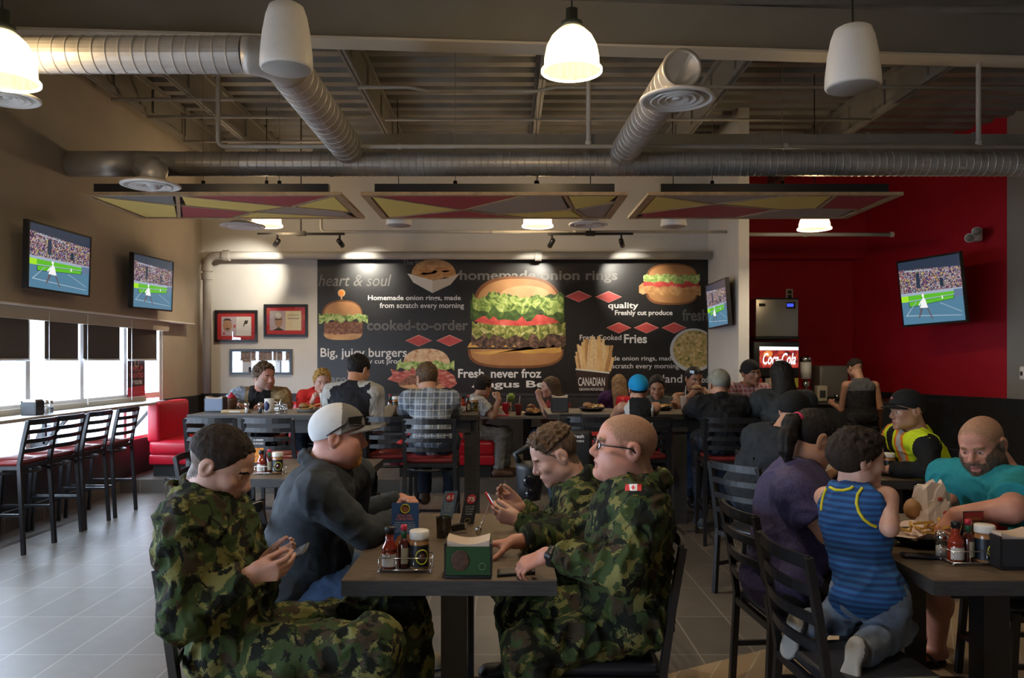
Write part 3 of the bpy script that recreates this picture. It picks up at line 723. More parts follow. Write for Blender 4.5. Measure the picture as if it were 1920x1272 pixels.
# the small burger with a pick
mpoly('burger_print', bottom(643, 624, 36, 14), MF['bun2'], 2); mpoly('burger_print', band(608, 680, 604, 627, 2, 2, 14), MF['meat2'], 3)
mpoly('burger_print', dome(642, 592, 38, 29), MF['dark'], 4); mpoly('burger_print', dome(643, 592, 35, 26), MF['bun'], 4.3); mpoly('burger_print', band(598, 690, 590, 603, 3, 5, 18), MF['let2'], 5)
mpoly('burger_print', [(639, 562), (642, 562), (642, 552), (639, 552)], MF['bun2'], 5); mpoly('burger_print', ell(640.5, 550, 7, 7), MF['bun2'], 6); mpoly('burger_print', ell(640.5, 550, 5, 5), MF['orange'], 7)
# the bacon burger
mpoly('burger_print', bottom(795, 718, 48, 12), MF['bun2'], 2); mpoly('burger_print', band(748, 845, 704, 722, 3, 4, 14), MF['meat2'], 3)
mpoly('burger_print', [(726, 712), (736, 703), (732, 692), (752, 698), (775, 688), (830, 690), (852, 705), (857, 720), (845, 729), (828, 724), (820, 705), (770, 704), (748, 718)], MF['bacon'], 4)
mpoly('burger_print', dome(800, 686, 44, 32), MF['seed'], 5); mpoly('burger_print', band(744, 852, 679, 692, 4, 6, 18), MF['let2'], 6)
# chicken burger
mpoly('burger_print', bottom(1260, 545, 49, 27), MF['dark'], 2); mpoly('burger_print', bottom(1261, 545, 46, 23), MF['bun'], 2.3); mpoly('burger_print', band(1198, 1314, 533, 552, 4, 3, 16), MF['fried'], 3)
mpoly('burger_print', band(1207, 1310, 523, 538, 2, 3, 14), MF['tom'], 4); mpoly('burger_print', dome(1260, 520, 48, 26), MF['dark'], 4); mpoly('burger_print', dome(1261, 520, 45, 23), MF['bun'], 4.3)
mpoly('burger_print', band(1206, 1312, 516, 530, 3, 4, 16), MF['let2'], 5)
# onion rings in a tray
mpoly('onion_ring_print', dome(813, 520, 42, 33), MF['fried'], 2)
for cx, cy, rx, ry in ((800, 508, 20, 8), (826, 503, 22, 9), (812, 516, 24, 9), (838, 514, 16, 7), (792, 517, 14, 6)):
    mpoly('onion_ring_print', ell(cx, cy, rx, ry, 18), MF['fried'], 3 + (cx % 3)); mpoly('onion_ring_print', ell(cx, cy + 1, rx * .6, ry * .35, 14), MF['bun'], 6.5)
mpoly('tray_print', [(764, 513), (775, 530), (811, 550), (811, 526)], MF['card'], 8); mpoly('tray_print', [(811, 526), (811, 550), (845, 534), (863, 512), (840, 522)], MF['card2'], 8)
# fries in a printed cup
for i in range(26):
    u = i / 25; x = 1084 + 60 * u + rnd.uniform(-3, 3); tx = 1079 + 70 * u + rnd.uniform(-4, 4); ty_ = 664 - 24 * math.sin(math.pi * u) + rnd.uniform(-14, 8); w = rnd.uniform(3, 4.5)
    mpoly('fries_print', [(x - w, 697), (x + w, 697), (tx + w * .8, ty_), (tx - w * .8, ty_)], MF[('fry', 'fry2', 'fry', 'fry3', 'fry2')[i % 5]], 2 + (i * 7) % 6 + .01 * i)
mpoly('cup_print', [(1079, 692), (1143, 699), (1138, 734), (1083, 732)], MF['cup'], 8)
mpoly('cup_print', [(1079, 691), (1143, 698), (1143, 701), (1079, 694)], MF['card'], 9)
mtext('CANADIAN', 1084, 708, 1134, 724, 'white', .01, k=9); mtext('GROWN POTATOES', 1086, 728, 1132, 733, 'white', .01, k=9)
# bowl
mpoly('salad_print', [p for p in ell(1300, 657, 44, 41, 40) if p[0] <= 1327] , MF['rim'], 2); mpoly('salad_print', [p for p in ell(1302, 656, 40, 36, 40) if p[0] <= 1327], MF['salad'], 3)
# ------------------------------------------------------------------ televisions
SM = {
 'roof': emis('screen_roof', (.022, .034, .06), .9),
 'wall': emis('screen_wall', (.35, .42, .52), .8), 'green': emis('screen_green', (.09, .40, .02), 1.0), 'green2': emis('screen_bright_green', (.30, .62, .02), 1.0), 'court': emis('screen_court', (.085, .21, .32), .8),
 'line': emis('screen_line', (.32, .42, .50), .9), 'player': emis('screen_player', (.75, .75, .75), 1.0), 'legs': emis('screen_player_legs', (.12, .10, .11), .8), 'dark': emis('screen_dark', (.012, .03, .05), .9), 'score': emis('screen_score', (.10, .16, .26), .9)}
def crowd_mat():
    m, nt, b = newmat('screen_crowd')
    b.inputs['Base Color'].default_value = (0, 0, 0, 1)
    tc = N(nt, 'ShaderNodeTexCoord'); vo = N(nt, 'ShaderNodeTexVoronoi'); vo.inputs['Scale'].default_value = 95
    nt.links.new(tc.outputs['Object'], vo.inputs['Vector'])
    rp = N(nt, 'ShaderNodeValToRGB'); cr = rp.color_ramp; cr.interpolation = 'CONSTANT'
    st = [(0, (.02, .02, .06)), (.22, (.30, .06, .10)), (.36, (.10, .11, .25)), (.52, (.45, .32, .30)), (.66, (.55, .52, .55)), (.78, (.05, .05, .10)), (.9, (.55, .42, .08))]
    while len(cr.elements) < len(st): cr.elements.new(.5)
    for e, (p, c) in zip(cr.elements, st): e.position = p; e.color = col4(c)
    sp = N(nt, 'ShaderNodeSeparateColor'); nt.links.new(vo.outputs['Color'], sp.inputs[0]); nt.links.new(sp.outputs[0], rp.inputs[0])
    nt.links.new(rp.outputs[0], b.inputs['Emission Color']); b.inputs['Emission Strength'].default_value = .75
    return m
SM['crowd'] = crowd_mat()
SKEY = list(SM)
def tv(bl, br, tl, label, mount_to):
    """bl, br, tl: corners of the set's front face"""
    bl, br, tl = Vector(bl), Vector(br), Vector(tl)
    u = br - bl; v = tl - bl; n = u.cross(v).normalized()
    W_, H_ = u.length, v.length; u.normalize(); v.normalize()
    c = bl + u * W_ / 2
    t = thing('television', label, 'tv', c, group='wall televisions showing tennis')
    Q = lambda a, b_, k=0.0: bl + u * (W_ * a) + v * (H_ * b_) + n * k
    b = MB(); b.prism([Q(0, 0), Q(1, 0), Q(1, 1), Q(0, 1)], -n * .045); b.prism([Q(.2, .15, -.045), Q(.8, .15, -.045), Q(.8, .8, -.045), Q(.2, .8, -.045)], -n * .03); b.build('housing', M['black_plastic'], t)
    e = .018
    b = MB()
    for q in ([(0, 0), (1, 0), (1 - e, e * 1.8), (e, e * 1.8)], [(1, 0), (1, 1), (1 - e, 1 - e * 1.6), (1 - e, e * 1.8)], [(1, 1), (0, 1), (e, 1 - e * 1.6), (1 - e, 1 - e * 1.6)], [(0, 1), (0, 0), (e, e * 1.8), (e, 1 - e * 1.6)]):
        b.prism([Q(x, y, .0) for x, y in q], n * .008)
    b.build('bezel', M['black_plastic'], t)
    b = MB()
    def S(k, pts, z=.0015):
        b.add([Q(e + (1 - 2 * e) * x, e * 1.8 + (1 - 3.4 * e) * y, z) for x, y in pts], [tuple(range(len(pts)))], SKEY.index(k))
    S('roof', [(0, .88), (1, .82), (1, 1), (0, 1)]); S('crowd', [(0, .5), (1, .5), (1, .82), (0, .88)]); S('wall', [(0, .455), (1, .455), (1, .5), (0, .5)]); S('green2', [(0, .36), (.12, .36), (.12, .455), (0, .455)])
    S('green', [(.12, .36), (1, .36), (1, .455), (.12, .455)]); S('court', [(0, 0), (1, 0), (1, .36), (0, .36)])
    S('score', [(.86, .36), (1, .36), (1, .48), (.86, .48)], .002)
    S('roof', [(.28, .56), (.34, .56), (.34, .8), (.28, .8)], .002); S('dark', [(.66, .55), (.72, .55), (.70, .68), (.66, .68)], .002); S('wall', [(.1, .84), (.55, .81), (.55, .825), (.1, .86)], .002)
    S('line', [(.12, .36), (.86, .40), (.86, .41), (.12, .375)], .002); S('dark', [(.12, .27), (.86, .34), (.86, .395), (.12, .36)], .0018); S('green', [(.13, .28), (.85, .345), (.85, .39), (.13, .355)], .0019)
    S('line', [(.05, .14), (.25, .36), (.26, .36), (.07, .14)], .002); S('line', [(.05, .135), (.95, .075), (.95, .085), (.05, .15)], .002); S('line', [(.62, .3), (.95, .13), (.95, .14), (.63, .305)], .002)
    S('player', [(.30, .25), (.34, .37), (.37, .42), (.40, .37), (.43, .24)], .0025); S('player', ell(.365, .44, .018, .03, 10), .0026); S('player', [(.28, .3), (.33, .37), (.34, .35), (.29, .28)], .0025)
    S('legs', [(.31, .25), (.26, .09), (.28, .09), (.35, .24)], .0025); S('legs', [(.40, .25), (.48, .06), (.50, .06), (.43, .24)], .0025); S('player', [(.66, .36), (.675, .42), (.69, .36)], .0025)
    b.build('screen', [SM[k] for k in SKEY], t, fixn=False)
    m = Vector(mount_to); q = bl + u * W_ / 2 + v * H_ / 2 - n * .07
    b = MB(); b.tube([q, m], .03, 10); b.build('wall_bracket', M['black'], t)
TX = -4.16
def onx(px, py, x): d = x * FPX / (px - CX); return P(px, py, d)
a_, b_, c_ = onx(50, 541, TX), onx(167, 558, TX + .02), onx(53, 411, TX + .06); tv(a_, b_, c_, 'wall television nearer the camera on the window wall, over the window blinds', (XB, 7.3, 2.45))
a_, b_, c_ = onx(247, 578, TX), onx(322, 585, TX + .02), onx(250, 473, TX + .05); tv(a_, b_, c_, 'wall television further along the window wall, beside the framed pictures', (XB, 9.3, 2.45))
tv(P(1694, 614, 10.75), P(1814, 604, 9.95), P(1681, 491, 10.70), 'tilted television on the bright red wall', (6.35, 11.0, 2.45))
tv(P(1329, 618, 10.95), P(1367, 610, 9.98), P(1323, 536, 10.93), 'television on the white partition beside the mural', (2.94, 10.5, 2.0))
# ------------------------------------------------------------------ framed pictures
def framed(x0, y0, x1, y1, label, content):
    a, c = Mp(x0, y1), Mp(x1, y0); f = .035
    t = thing('picture_frame', label, 'picture', ((a[0] + c[0]) / 2, YB, a[2]), group='framed pictures on the back wall')
    b = MB(); y = YB - .03
    for lo, hi in (((a[0], a[2]), (c[0], a[2] + f)), ((a[0], c[2] - f), (c[0], c[2])), ((a[0], a[2] + f), (a[0] + f, c[2] - f)), ((c[0] - f, a[2] + f), (c[0], c[2] - f))):
        b.box((lo[0], y, lo[1]), (hi[0], YB, hi[1]))
    b.build('frame', M['black'], t)
    b = MB(); ms = []
    def S(m, pts, k):
        ms.append(m); b.add([(a[0] + (c[0] - a[0]) * u, YB - .008 - .0008 * k, a[2] + (c[2] - a[2]) * v) for u, v in pts], [tuple(range(len(pts)))], len(ms) - 1)
    content(S); b.build('print', ms, t, fixn=False)
    b = MB(); b.box((a[0] + f, YB - .022, a[2] + f), (c[0] - f, YB - .020, c[2] - f)); b.build('pane', glass('picture_glass', (1, 1, 1), .06), t)
PM = {'mat_red': mat('red_mat_board', (.50, .02, .025), .6), 'paper': mat('print_paper', (.70, .68, .64), .6), 'cream': mat('print_cream', (.72, .62, .38), .6), 'face': mat('print_face', (.42, .23, .13), .6), 'lilac': mat('print_lilac', (.50, .40, .42), .6), 'ink': mat('print_ink', (.03, .03, .03), .6), 'sky': mat('print_sky', (.55, .6, .66), .6), 'stand': ramp_mat('print_stand', [(.3, (.15, .10, .08)), (.6, (.35, .25, .2)), (.8, (.6, .5, .45))], 50, 4), 'ice': mat('print_pale', (.65, .68, .70), .5), 'rd': mat('print_red_dot', (.5, .05, .05), .6)}
R4 = lambda x0, y0, x1, y1: [(x0, y0), (x1, y0), (x1, y1), (x0, y1)]
def c1(S):
    S(PM['mat_red'], R4(0, 0, 1, 1), 0); S(PM['paper'], R4(.15, .2, .85, .8), 1); S(PM['lilac'], R4(.15, .2, .5, .8), 2); S(PM['face'], ell(.29, .52, .11, .19, 20), 3); S(PM['ink'], [(.18, .66), (.24, .74), (.34, .74), (.40, .66), (.29, .69)], 4); S(PM['ink'], ell(.30, .42, .05, .02, 10), 5)
    S(PM['rd'], ell(.21, .27, .03, .05, 10), 4); S(PM['rd'], ell(.46, .5, .025, .05, 10), 4); S(PM['ink'], [(.66, .5), (.7, .68), (.78, .68), (.76, .58), (.70, .56), (.68, .48)], 3)
def c2(S):
    S(PM['mat_red'], R4(0, 0, 1, 1), 0); S(PM['cream'], R4(.13, .2, .85, .8), 1); S(PM['lilac'], R4(.13, .2, .49, .8), 2); S(PM['face'], ell(.33, .5, .09, .22, 18), 3); S(PM['ink'], R4(.25, .52, .41, .55), 4); S(PM['paper'], ell(.33, .66, .07, .09, 12), 4); S(PM['ink'], [(.2, .2), (.33, .3), (.46, .2)], 4)
    S(PM['stand'], R4(.54, .55, .8, .58), 3); S(PM['stand'], R4(.54, .66, .8, .68), 3)
def c3(S):
    S(PM['ice'], R4(0, 0, 1, 1), 0); S(PM['stand'], R4(.04, .62, .96, .9), 1); S(PM['stand'], [(.04, .55), (.96, .48), (.96, .62), (.04, .62)], 2); S(PM['face'], R4(.04, .5, .96, .55), 2)
    for u in (.33, .74): S(PM['paper'], R4(u, .1, u + .02, .92), 3)
    S(PM['ink'], R4(.3, .1, .42, .3), 3); S(PM['sky'], R4(.5, .1, .7, .4), 3); S(PM['ink'], R4(.8, .1, .82, .5), 3)
framed(403, 582, 483, 642, 'black framed red mat picture with a round brown face', c1)
framed(495, 571, 577, 632, 'black framed red mat picture with a narrow face and yellow sheet', c2)
framed(431, 655, 548, 703, 'wide black framed picture without red mat, below the two red ones', c3)
# ------------------------------------------------------------------ blinds and the poster in the window
for y0, y1, lab in ((6.35, 7.19, 'dark roller blind nearest the camera on the window wall'), (7.44, 8.02, 'dark roller blind, second along the window wall'), (8.12, 8.88, 'dark roller blind, third along the window wall'), (9.07, 9.82, 'dark roller blind over the red poster')):
    t = thing('roller_blind', lab, 'blind', (XL + .05, (y0 + y1) / 2, 1.52), group='dark roller blinds on the window wall')
    b = MB(); b.box((XL + .045, y0, 1.54), (XL + .049, y1, 1.9)); b.build('blind_fabric', mat('blind_fabric', (.085, .073, .066), .85, bump=.2, bscale=500), t)
    b = MB(); b.tube([(XL + .047, y0, 1.53), (XL + .047, y1, 1.53)], .012, 8); b.build('bottom_bar', M['alu'], t)
    b = MB(); b.tube([(XL + .11, y0 - .03, 2.0), (XL + .11, y0 - .03, 1.06)], .003, 6); b.build('pull_cord', M['white'], t)
t = thing('window_poster', 'tall dark and red help wanted poster stuck on the last window', 'poster', (XL - .04, 9.5, 1.06))
pm = [mat('poster_dark', (.05, .02, .025), .5), mat('poster_red', (.50, .03, .05), .5), mat('poster_pink', (.60, .12, .14), .5), MT['white'], mat('poster_gold', (.6, .4, .2), .5)]
b = MB(); x = XL + .004; y0, y1 = 9.16, 9.60
b.box((x - .004, y0, 1.09), (x, y1, 1.55), 0); b.add([(x + .001, y0, 1.09), (x + .001, y1, 1.09), (x + .001, y1, 1.22), (x + .001, y0, 1.2)], [(0, 1, 2, 3)], 1)
b.build('poster_sheet', pm, t, fixn=False)
b = MB(); U = Vector((0, 1, 0))
text_mb('HELP', (x + .002, y0 + .06, 1.395), U, Z_, .32, .065, .02, mb=b, m=2); text_mb('WANTED', (x + .002, y0 + .04, 1.315), U, Z_, .36, .06, .02, mb=b, m=2); text_mb("IF YOU'RE", (x + .002, y0 + .09, 1.235), U, Z_, .27, .05, .03, mb=b, m=3); text_mb('FULL OR PART TIME', (x + .002, y0 + .04, 1.13), U, Z_, .36, .022, .01, mb=b, m=2)
b.build('lettering', pm, t)
b = MB(); pts = [(x + .002, y0 + .22 + .05 * math.cos(a), 1.49 + .045 * math.sin(a)) for a in [2*math.pi*i/20 for i in range(20)]]; b.tube(pts + pts[:1], .006, 5, cap=False); b.build('emblem_ring', pm[4], t)
# emergency light, wall switch
t = thing('emergency_light', 'white twin headed emergency light high on the red wall', 'emergency light', P(1835, 452, 10.25))
c = P(1834, 440, 10.55)
b = MB(); b.rbox(c - Vector((.05, .03, .09)), c + Vector((.05, .08, .09)), .02); b.build('mounting_box', M['white'], t)
for q in (P(1817, 446, 10.4), P(1831, 434, 10.4)):
    d = Vector((-.3, -.9, -.2)).normalized()
    b = MB(); b.tube([c, q], .02, 8); b.tube([q - d * .05, q + d * .01, q + d * .03], [.03, .06, .062], 18); b.build('lamp_head', M['white'], t)
    b = MB(); b.tube([q + d * .028, q + d * .033], .05, 18); b.build('lens', mat('grey_lens', (.3, .3, .28), .2), t)
t = thing('wall_thermostat', 'small white box on the grey wall at the picture edge', 'thermostat', (6.86, 9.45, 1.28))
c = P(1920, 700, 9.35); k = Vector((0.02, 0, 0))
b = MB(); b.rbox((c.x - .03, c.y - .05, c.z - .08), (c.x + .2, c.y + .05, c.z + .08), .02); b.build('cover', M['white'], t)
b = MB(); b.box((c.x - .034, c.y - .02, c.z - .03), (c.x - .03, c.y + .02, c.z + .02)); b.build('display', M['charcoal'], t)
# ------------------------------------------------------------------ furniture
def post_path(x, y, z0, z1, zb, splay, lean):
    return [(x - splay, y, z0), (x, y, zb), (x - lean * .45, y, zb + (z1 - zb) * .5), (x - lean, y, z1)]
def make_chair(name, label, cat, sh, top, nsl, vinyl, ring=False):
    """front towards +x, origin on the floor under the middle of the seat"""
    t = thing(name, label, cat, (0, 0, 0), local=True)
    w = .20
    b = MB(); b.rbox((-.19, -w + .005, sh - .045), (.215, w - .005, sh), .03, n=3)
    if ring: b.blob((.01, 0, sh - .005), (.185, .175, .03), seg=24)
    b.build('seat', vinyl, t)
    b = MB(); b.bar((-.20, -w, sh - .055), (.21, -w, sh - .055), .026, .03); b.bar((-.20, w, sh - .055), (.21, w, sh - .055), .026, .03); b.bar((-.20, -w, sh - .055), (-.20, w, sh - .055), .026, .03); b.bar((.20, -w, sh - .055), (.20, w, sh - .055), .026, .03)
    if ring:
        pts = [(.0 + .215 * math.cos(a), .205 * math.sin(a), sh - .10) for a in [2*math.pi*i/24 for i in range(25)]]; b.tube(pts, .013, 6, cap=False)
    b.build('seat_frame', M['black'], t)
    zb = sh - .03
    for s in (-1, 1):
        b = MB(); pts = post_path(-.20, s * w, zb, top, zb, 0, .07)[1:]
        for p, q in zip(pts, pts[1:]): b.bar(p, q, .026, .032, up=(0, 1, 0))
        b.build('back_post', M['black'], t)
    for k in range(nsl):
        z = zb + (top - zb) * (.30 + .66 * k / (nsl - 1)); f = (z - zb) / (top - zb); x = -.20 - .07 * f * (1 if f > .5 else .9)
        hh = .045 if k == nsl - 1 else .034
        b = MB(); n = 8; pts = [(x - .035 * math.sin(math.pi * i / n), -w + 2 * w * i / n, z) for i in range(n + 1)]
        for p, q in zip(pts, pts[1:]): b.bar(p, q, .014, hh)
        b.build('back_slat', M['black'], t)
    for sx, sy in ((1, -1), (1, 1), (-1, -1), (-1, 1)):
        b = MB(); sp = .03 if not ring else .05
        b.bar((sx * .19 - (0 if sx > 0 else .01), sy * w, zb), (sx * (.19 + sp), sy * (w + .01), 0), .028, .028, up=(0, 1, 0)); b.build('leg', M['black'], t)
    b = MB(); z = sh * .42
    for s in (-1, 1): b.bar((-.215, s * (w + .005), z), (.215, s * (w + .005), z), .018, .022)
    b.bar((.215, -w, z * (.75 if ring else 1.0)), (.215, w, z * (.75 if ring else 1.0)), .018, .022); b.build('stretcher', M['black'], t)
    return t
ch_used = []
CH = make_chair('dining_chair', 'x', 'chair', .455, .87, 4, M['vinyl_black'])
ST = make_chair('bar_stool', 'x', 'bar stool', .735, 1.05, 4, M['vinyl_maroon'], True)
def place(proto, x, y, deg, label, group, z=0.0):
    if proto.name in ch_used: return dup(proto, (x, y, z), R_(deg), label, group)
    ch_used.append(proto.name); proto.location = (x, y, z); proto.rotation_euler = (0, 0, R_(deg)); proto['label'] = label; proto['group'] = group
    return proto
G = 'maroon seated bar stools at the window counter'
for y, lab in ((6.32, 'nearest the camera'), (6.73, 'second along the counter'), (7.21, 'third along the counter'), (7.75, 'closest to the red booth')):
    place(ST, -4.02, y, 180, 'black ladder-back stool with maroon seat at the window counter, ' + lab, G)
G = 'black bar stools at the long high tables'
for x, y, dg, lab in ((-2.42, 6.62, 91, 'empty bar stool in front of the napkin holder, behind the short haired soldier'), (-1.93, 6.60, 88, 'empty bar stool in front of the wire basket, behind the grey cap'),
                      (-1.38, 6.7, 90, 'bar stool under the man in the black and grey raglan shirt'), (-.98, 6.75, 94, 'empty bar stool between raglan shirt and plaid shirt'), (-.62, 6.5, 90, 'bar stool under the man in the plaid shirt'),
                      (.72, 6.72, 88, 'bar stool with a black bag hung on it, behind the two soldiers'), (1.14, 6.75, 96, 'bar stool under the child in the blue cap'), (1.86, 6.62, 84, 'bar stool under the person in the grey cap'), (2.28, 6.45, 100, 'bar stool under the woman with long black hair')):
    place(ST, x, y, dg, lab, G)
G = 'black dining chairs at the low tables'
for x, y, dg, lab in ((-.83, 2.66, 0, 'dining chair under the soldier with the dark phone'), (-.86, 3.44, 4, 'dining chair under the man in the grey cap and dark sweater'),
                      (.42, 3.64, 180, 'dining chair under the soldier with the red phone'), (.35, 2.95, 180, 'dining chair under the soldier with glasses'),
                      (1.30, 3.50, 4, 'dining chair under the woman with the ponytail'), (1.26, 2.82, 4, 'dining chair the boy in the striped tank top kneels on'),
                      (2.42, 3.6, 178, 'dining chair under the man in the teal shirt'),
                      (1.95, 5.5, 0, 'dining chair under the person in the plain black cap'), (3.0, 5.55, 180, 'dining chair under the man in the yellow safety vest'),
                      (-1.62, 4.55, 75, 'empty dining chair turned to the condiment table, between the soldier and the grey cap'), (-1.98, 5.5, 0, 'empty dining chair behind the short haired soldier'),
                      (1.66, 5.05, 30, 'empty dining chair behind the woman with the ponytail')):
    place(CH, x, y, dg, lab, G)
# low tables
def low_table(x0, x1, y0, y1, label):
    t = thing('dining_table', label, 'table', ((x0 + x1) / 2, (y0 + y1) / 2, 0), group='low four seat tables')
    b = MB(); b.box((x0, y0, .746), (x1, y1, .75), 0); b.box((x0, y0, .695), (x1, y1, .746), 1); b.build('tabletop', [M['wood'], M['wood_edge']], t)
    xc = (x0 + x1) / 2
    for yy in (y0 + .30, y1 - .30):
        b = MB(); b.box((xc - .05, yy - .05, .03), (xc + .05, yy + .05, .70)); b.build('leg', M['black'], t)
        b = MB(); b.rbox((xc - .28, yy - .035, 0), (xc + .28, yy + .035, .035), .01); b.build('foot', M['black'], t)
    b = MB(); b.box((xc - .2, y0 + .12, .67), (xc + .2, y1 - .12, .695)); b.build('top_brace', M['black'], t)
low_table(-.585, .178, 2.76, 3.96, 'low table between the soldiers with the green napkin holder')
low_table(1.51, 2.27, 2.76, 3.96, 'low table with burgers at the family')
low_table(-1.95, -.97, 5.12, 6.15, 'low table with condiments behind the short haired soldier')
low_table(2.26, 3.02, 5.05, 6.2, 'low table in front of the man in the safety vest')
def high_table(x0, x1, y0, y1, label, legs, z=1.03, top=None):
    t = thing('bar_table', label, 'table', ((x0 + x1) / 2, (y0 + y1) / 2, 0), group='long high tables')
    b = MB(); b.box((x0, y0, z - .004), (x1, y1, z), 0); b.box((x0, y0, z - .05), (x1, y1, z - .004), 1); b.build('tabletop', [top or M['wood_light'], M['wood_edge']], t)
    b = MB(); b.box((x0 + .14, y0 + .06, z - .17), (x1 - .06, y1 - .06, z - .05)); b.build('apron', M['wood_edge'], t)
    for xx in legs:
        for yy in (y0 + .08, y1 - .2):
            b = MB(); b.box((xx - .06, yy, 0), (xx + .06, yy + .12, z - .05)); b.build('leg', M['wood_edge'], t)
        b = MB(); b.box((xx - .03, y0 + .2, .18), (xx + .03, y1 - .2, .26)); b.build('foot_rail', M['wood_edge'], t)
high_table(-2.91, -.27, 7.1, 7.95, 'long high table in front of the curly haired man', (-2.6, -.33))
high_table(.38, 2.75, 7.2, 8.05, 'long high table in front of the girl eating a burger', (1.62, 2.6))
t = thing('booth_table', 'booth table on the raised floor beside the man in jeans', 'table', (.25, 9.5, PLAT))
b = MB(); b.box((-.35, 9.1, .84), (.85, 9.9, .87), 0); b.build('tabletop', M['wood_light'], t)
b = MB(); b.box((.2, 9.45, PLAT + .02), (.3, 9.55, .84)); b.build('leg', M['black'], t)
b = MB(); b.box((-.02, 9.3, PLAT), (.52, 9.7, PLAT + .03)); b.build('base', M['black'], t)
# window counter
t = thing('window_counter', 'long narrow counter under the windows', 'counter', (XL + .2, 4, 0))
b = MB(); b.box((XL, YR, 1.0), (-4.13, 9.62, 1.03)); b.build('countertop', mat('pale_counter', (.50, .46, .40), .35, var=.1, scale=8), t)
b = MB(); b.box((XL, YR, 1.03), (XL + .02, 9.6, 1.085)); b.build('upstand', M['paint_beige'], t)
for y in (3.0, 5.2, 7.5, 9.3):
    b = MB(); b.bar((XL + .01, y, .72), (-4.2, y, .99), .03, .03); b.bar((XL + .01, y, .72), (XL + .01, y, 1.0), .03, .03, up=(0, 1, 0)); b.build('bracket', M['black'], t)
# red booths on the raised floor
def bench(x0, x1, y0, y1, facing, label, backh=1.05, back=True):
    """facing +1: back on the low x side"""
    t = thing('booth_bench', label, 'bench', ((x0 + x1) / 2, (y0 + y1) / 2, PLAT), group='red vinyl booth benches')
    b = MB(); b.box((x0 + .04, y0 + .04, PLAT), (x1 - .04, y1, PLAT + .14)); b.build('plinth', M['black_matte'], t)
    b = MB(); b.rbox((x0, y0, PLAT + .14), (x1, y1, PLAT + .26), .02); b.build('seat_front', M['vinyl_red'], t)
    b = MB(); b.rbox((x0, y0 - .01, PLAT + .25), (x1, y1, PLAT + .43), .05, n=4); b.build('seat_cushion', M['vinyl_red'], t)
    if back:
        b = MB(); bw = .14
        if facing > 0: a, c = x0 - .02, x0 + bw
        elif facing < 0: a, c = x1 - bw, x1 + .02
        else: a, c = (x0 + x1) / 2 - .09, (x0 + x1) / 2 + .09
        b.rbox((a, y0 - .015, PLAT + .40), (c, y1, backh), .045, n=4); b.build('backrest', M['vinyl_red'], t)
bench(-4.22, -3.62, 9.2, 10.05, 1, 'red booth bench in the corner by the windows', 1.03)
bench(-1.30, -.14, 9.15, 10.9, 0, 'double red booth bench with the man in jeans on its end')
bench(1.0, 1.9, 9.3, 10.9, 0, 'double red booth bench behind the girl with the hair clip', 1.08)
t = thing('booth_bench', 'short red bench behind the curly haired man and the boy in red', 'bench', (-2.7, 10.9, PLAT), group='red vinyl booth benches')
b = MB(); b.rbox((-3.15, 10.6, PLAT + .25), (-2.3, 11.2, PLAT + .43), .05); b.build('seat_cushion', M['vinyl_red'], t)
b = MB(); b.rbox((-3.15, 11.1, PLAT + .4), (-2.3, 11.26, .93), .04); b.build('backrest', M['vinyl_red'], t)
b = MB(); b.box((-3.1, 10.65, PLAT), (-2.35, 11.2, PLAT + .26)); b.build('plinth', M['black_matte'], t)
# drinks counter in the alcove
t = thing('drinks_counter', 'black drinks counter in the red alcove', 'counter', (4.3, 11.4, 0))
b = MB(); b.box((3.2, 11.0, 0), (5.7, 11.8, .90)); b.build('cabinet', M['charcoal'], t)
b = MB(); b.box((3.15, 10.95, .90), (5.75, 11.8, .94)); b.build('countertop', mat('dark_stone', (.06, .055, .05), .3, var=.3, scale=30), t)
t = thing('drink_dispenser', 'black soda dispenser with lit red cola panel', 'drink dispenser', (3.85, 11.2, .94))
D = 11.05
a, c = P(1412, 742, D), P(1500, 640, D)
b = MB(); b.rbox((a.x, D, .94), (c.x, D + .6, 1.02), .01); b.rbox((a.x, D + .22, 1.0), (c.x, D + .6, c.z), .02); b.rbox((a.x, D, 1.28), (c.x, D + .6, c.z), .03); b.build('housing', M['black_plastic'], t)
y = D - .004
q = lambda px, py: Vector(((px - CX) / FPX * y, y, CZ - (py - CY) / FPX * y))
b = MB(); cm = [ramp_mat('sign_red', [(.3, (.05, .008, .008)), (.5, (.38, .02, .02)), (.7, (.62, .12, .05))], 14, 4, emit=.9), emis('sign_white', (.85, .9, .92), 1.3), emis('sign_orange', (.8, .25, .05), .9), emis('sign_dark', (.10, .02, .02), .8)]
b.add([q(1424, 690), q(1497, 690), q(1497, 651), q(1424, 651)], [(0, 1, 2, 3)], 0); b.add([q(1424, 657) + Vector((0, -.001, 0)), q(1497, 657) + Vector((0, -.001, 0)), q(1497, 651), q(1424, 650)], [(0, 1, 2, 3)], 1)
b.add([v + Vector((0, -.0005, 0)) for v in [q(*p_) for p_ in ell(1440, 664, 9, 6, 14)]], [tuple(range(14))], 2)
b.build('lit_panel', cm, t, fixn=False)
text_mb('Coca-Cola', q(1430, 684) + Vector((0, -.002, 0)), X_, Z_, 62 * y / FPX, 22 * y / FPX, .02, .35).build('lettering', cm[1], t)
for px in (1426, 1440, 1454, 1468, 1482, 1494):
    p = P(px, 704, D); b = MB(); b.box((p.x - .03, D + .02, 1.14), (p.x + .03, D + .12, 1.27)); b.build('dispenser_valve', mat('valve_face', random.choice([(.4, .35, .05), (.4, .05, .04), (.3, .3, .28)]), .4), t)
    b = MB(); b.tube([(p.x, D + .07, 1.14), (p.x, D + .07, 1.08)], .015, 8); b.build('nozzle', M['black'], t)
t = thing('ice_machine', 'steel ice machine on top of the soda dispenser', 'ice machine', (3.85, 11.3, 1.8))
a, c = P(1417, 632, D), P(1497, 559, D)
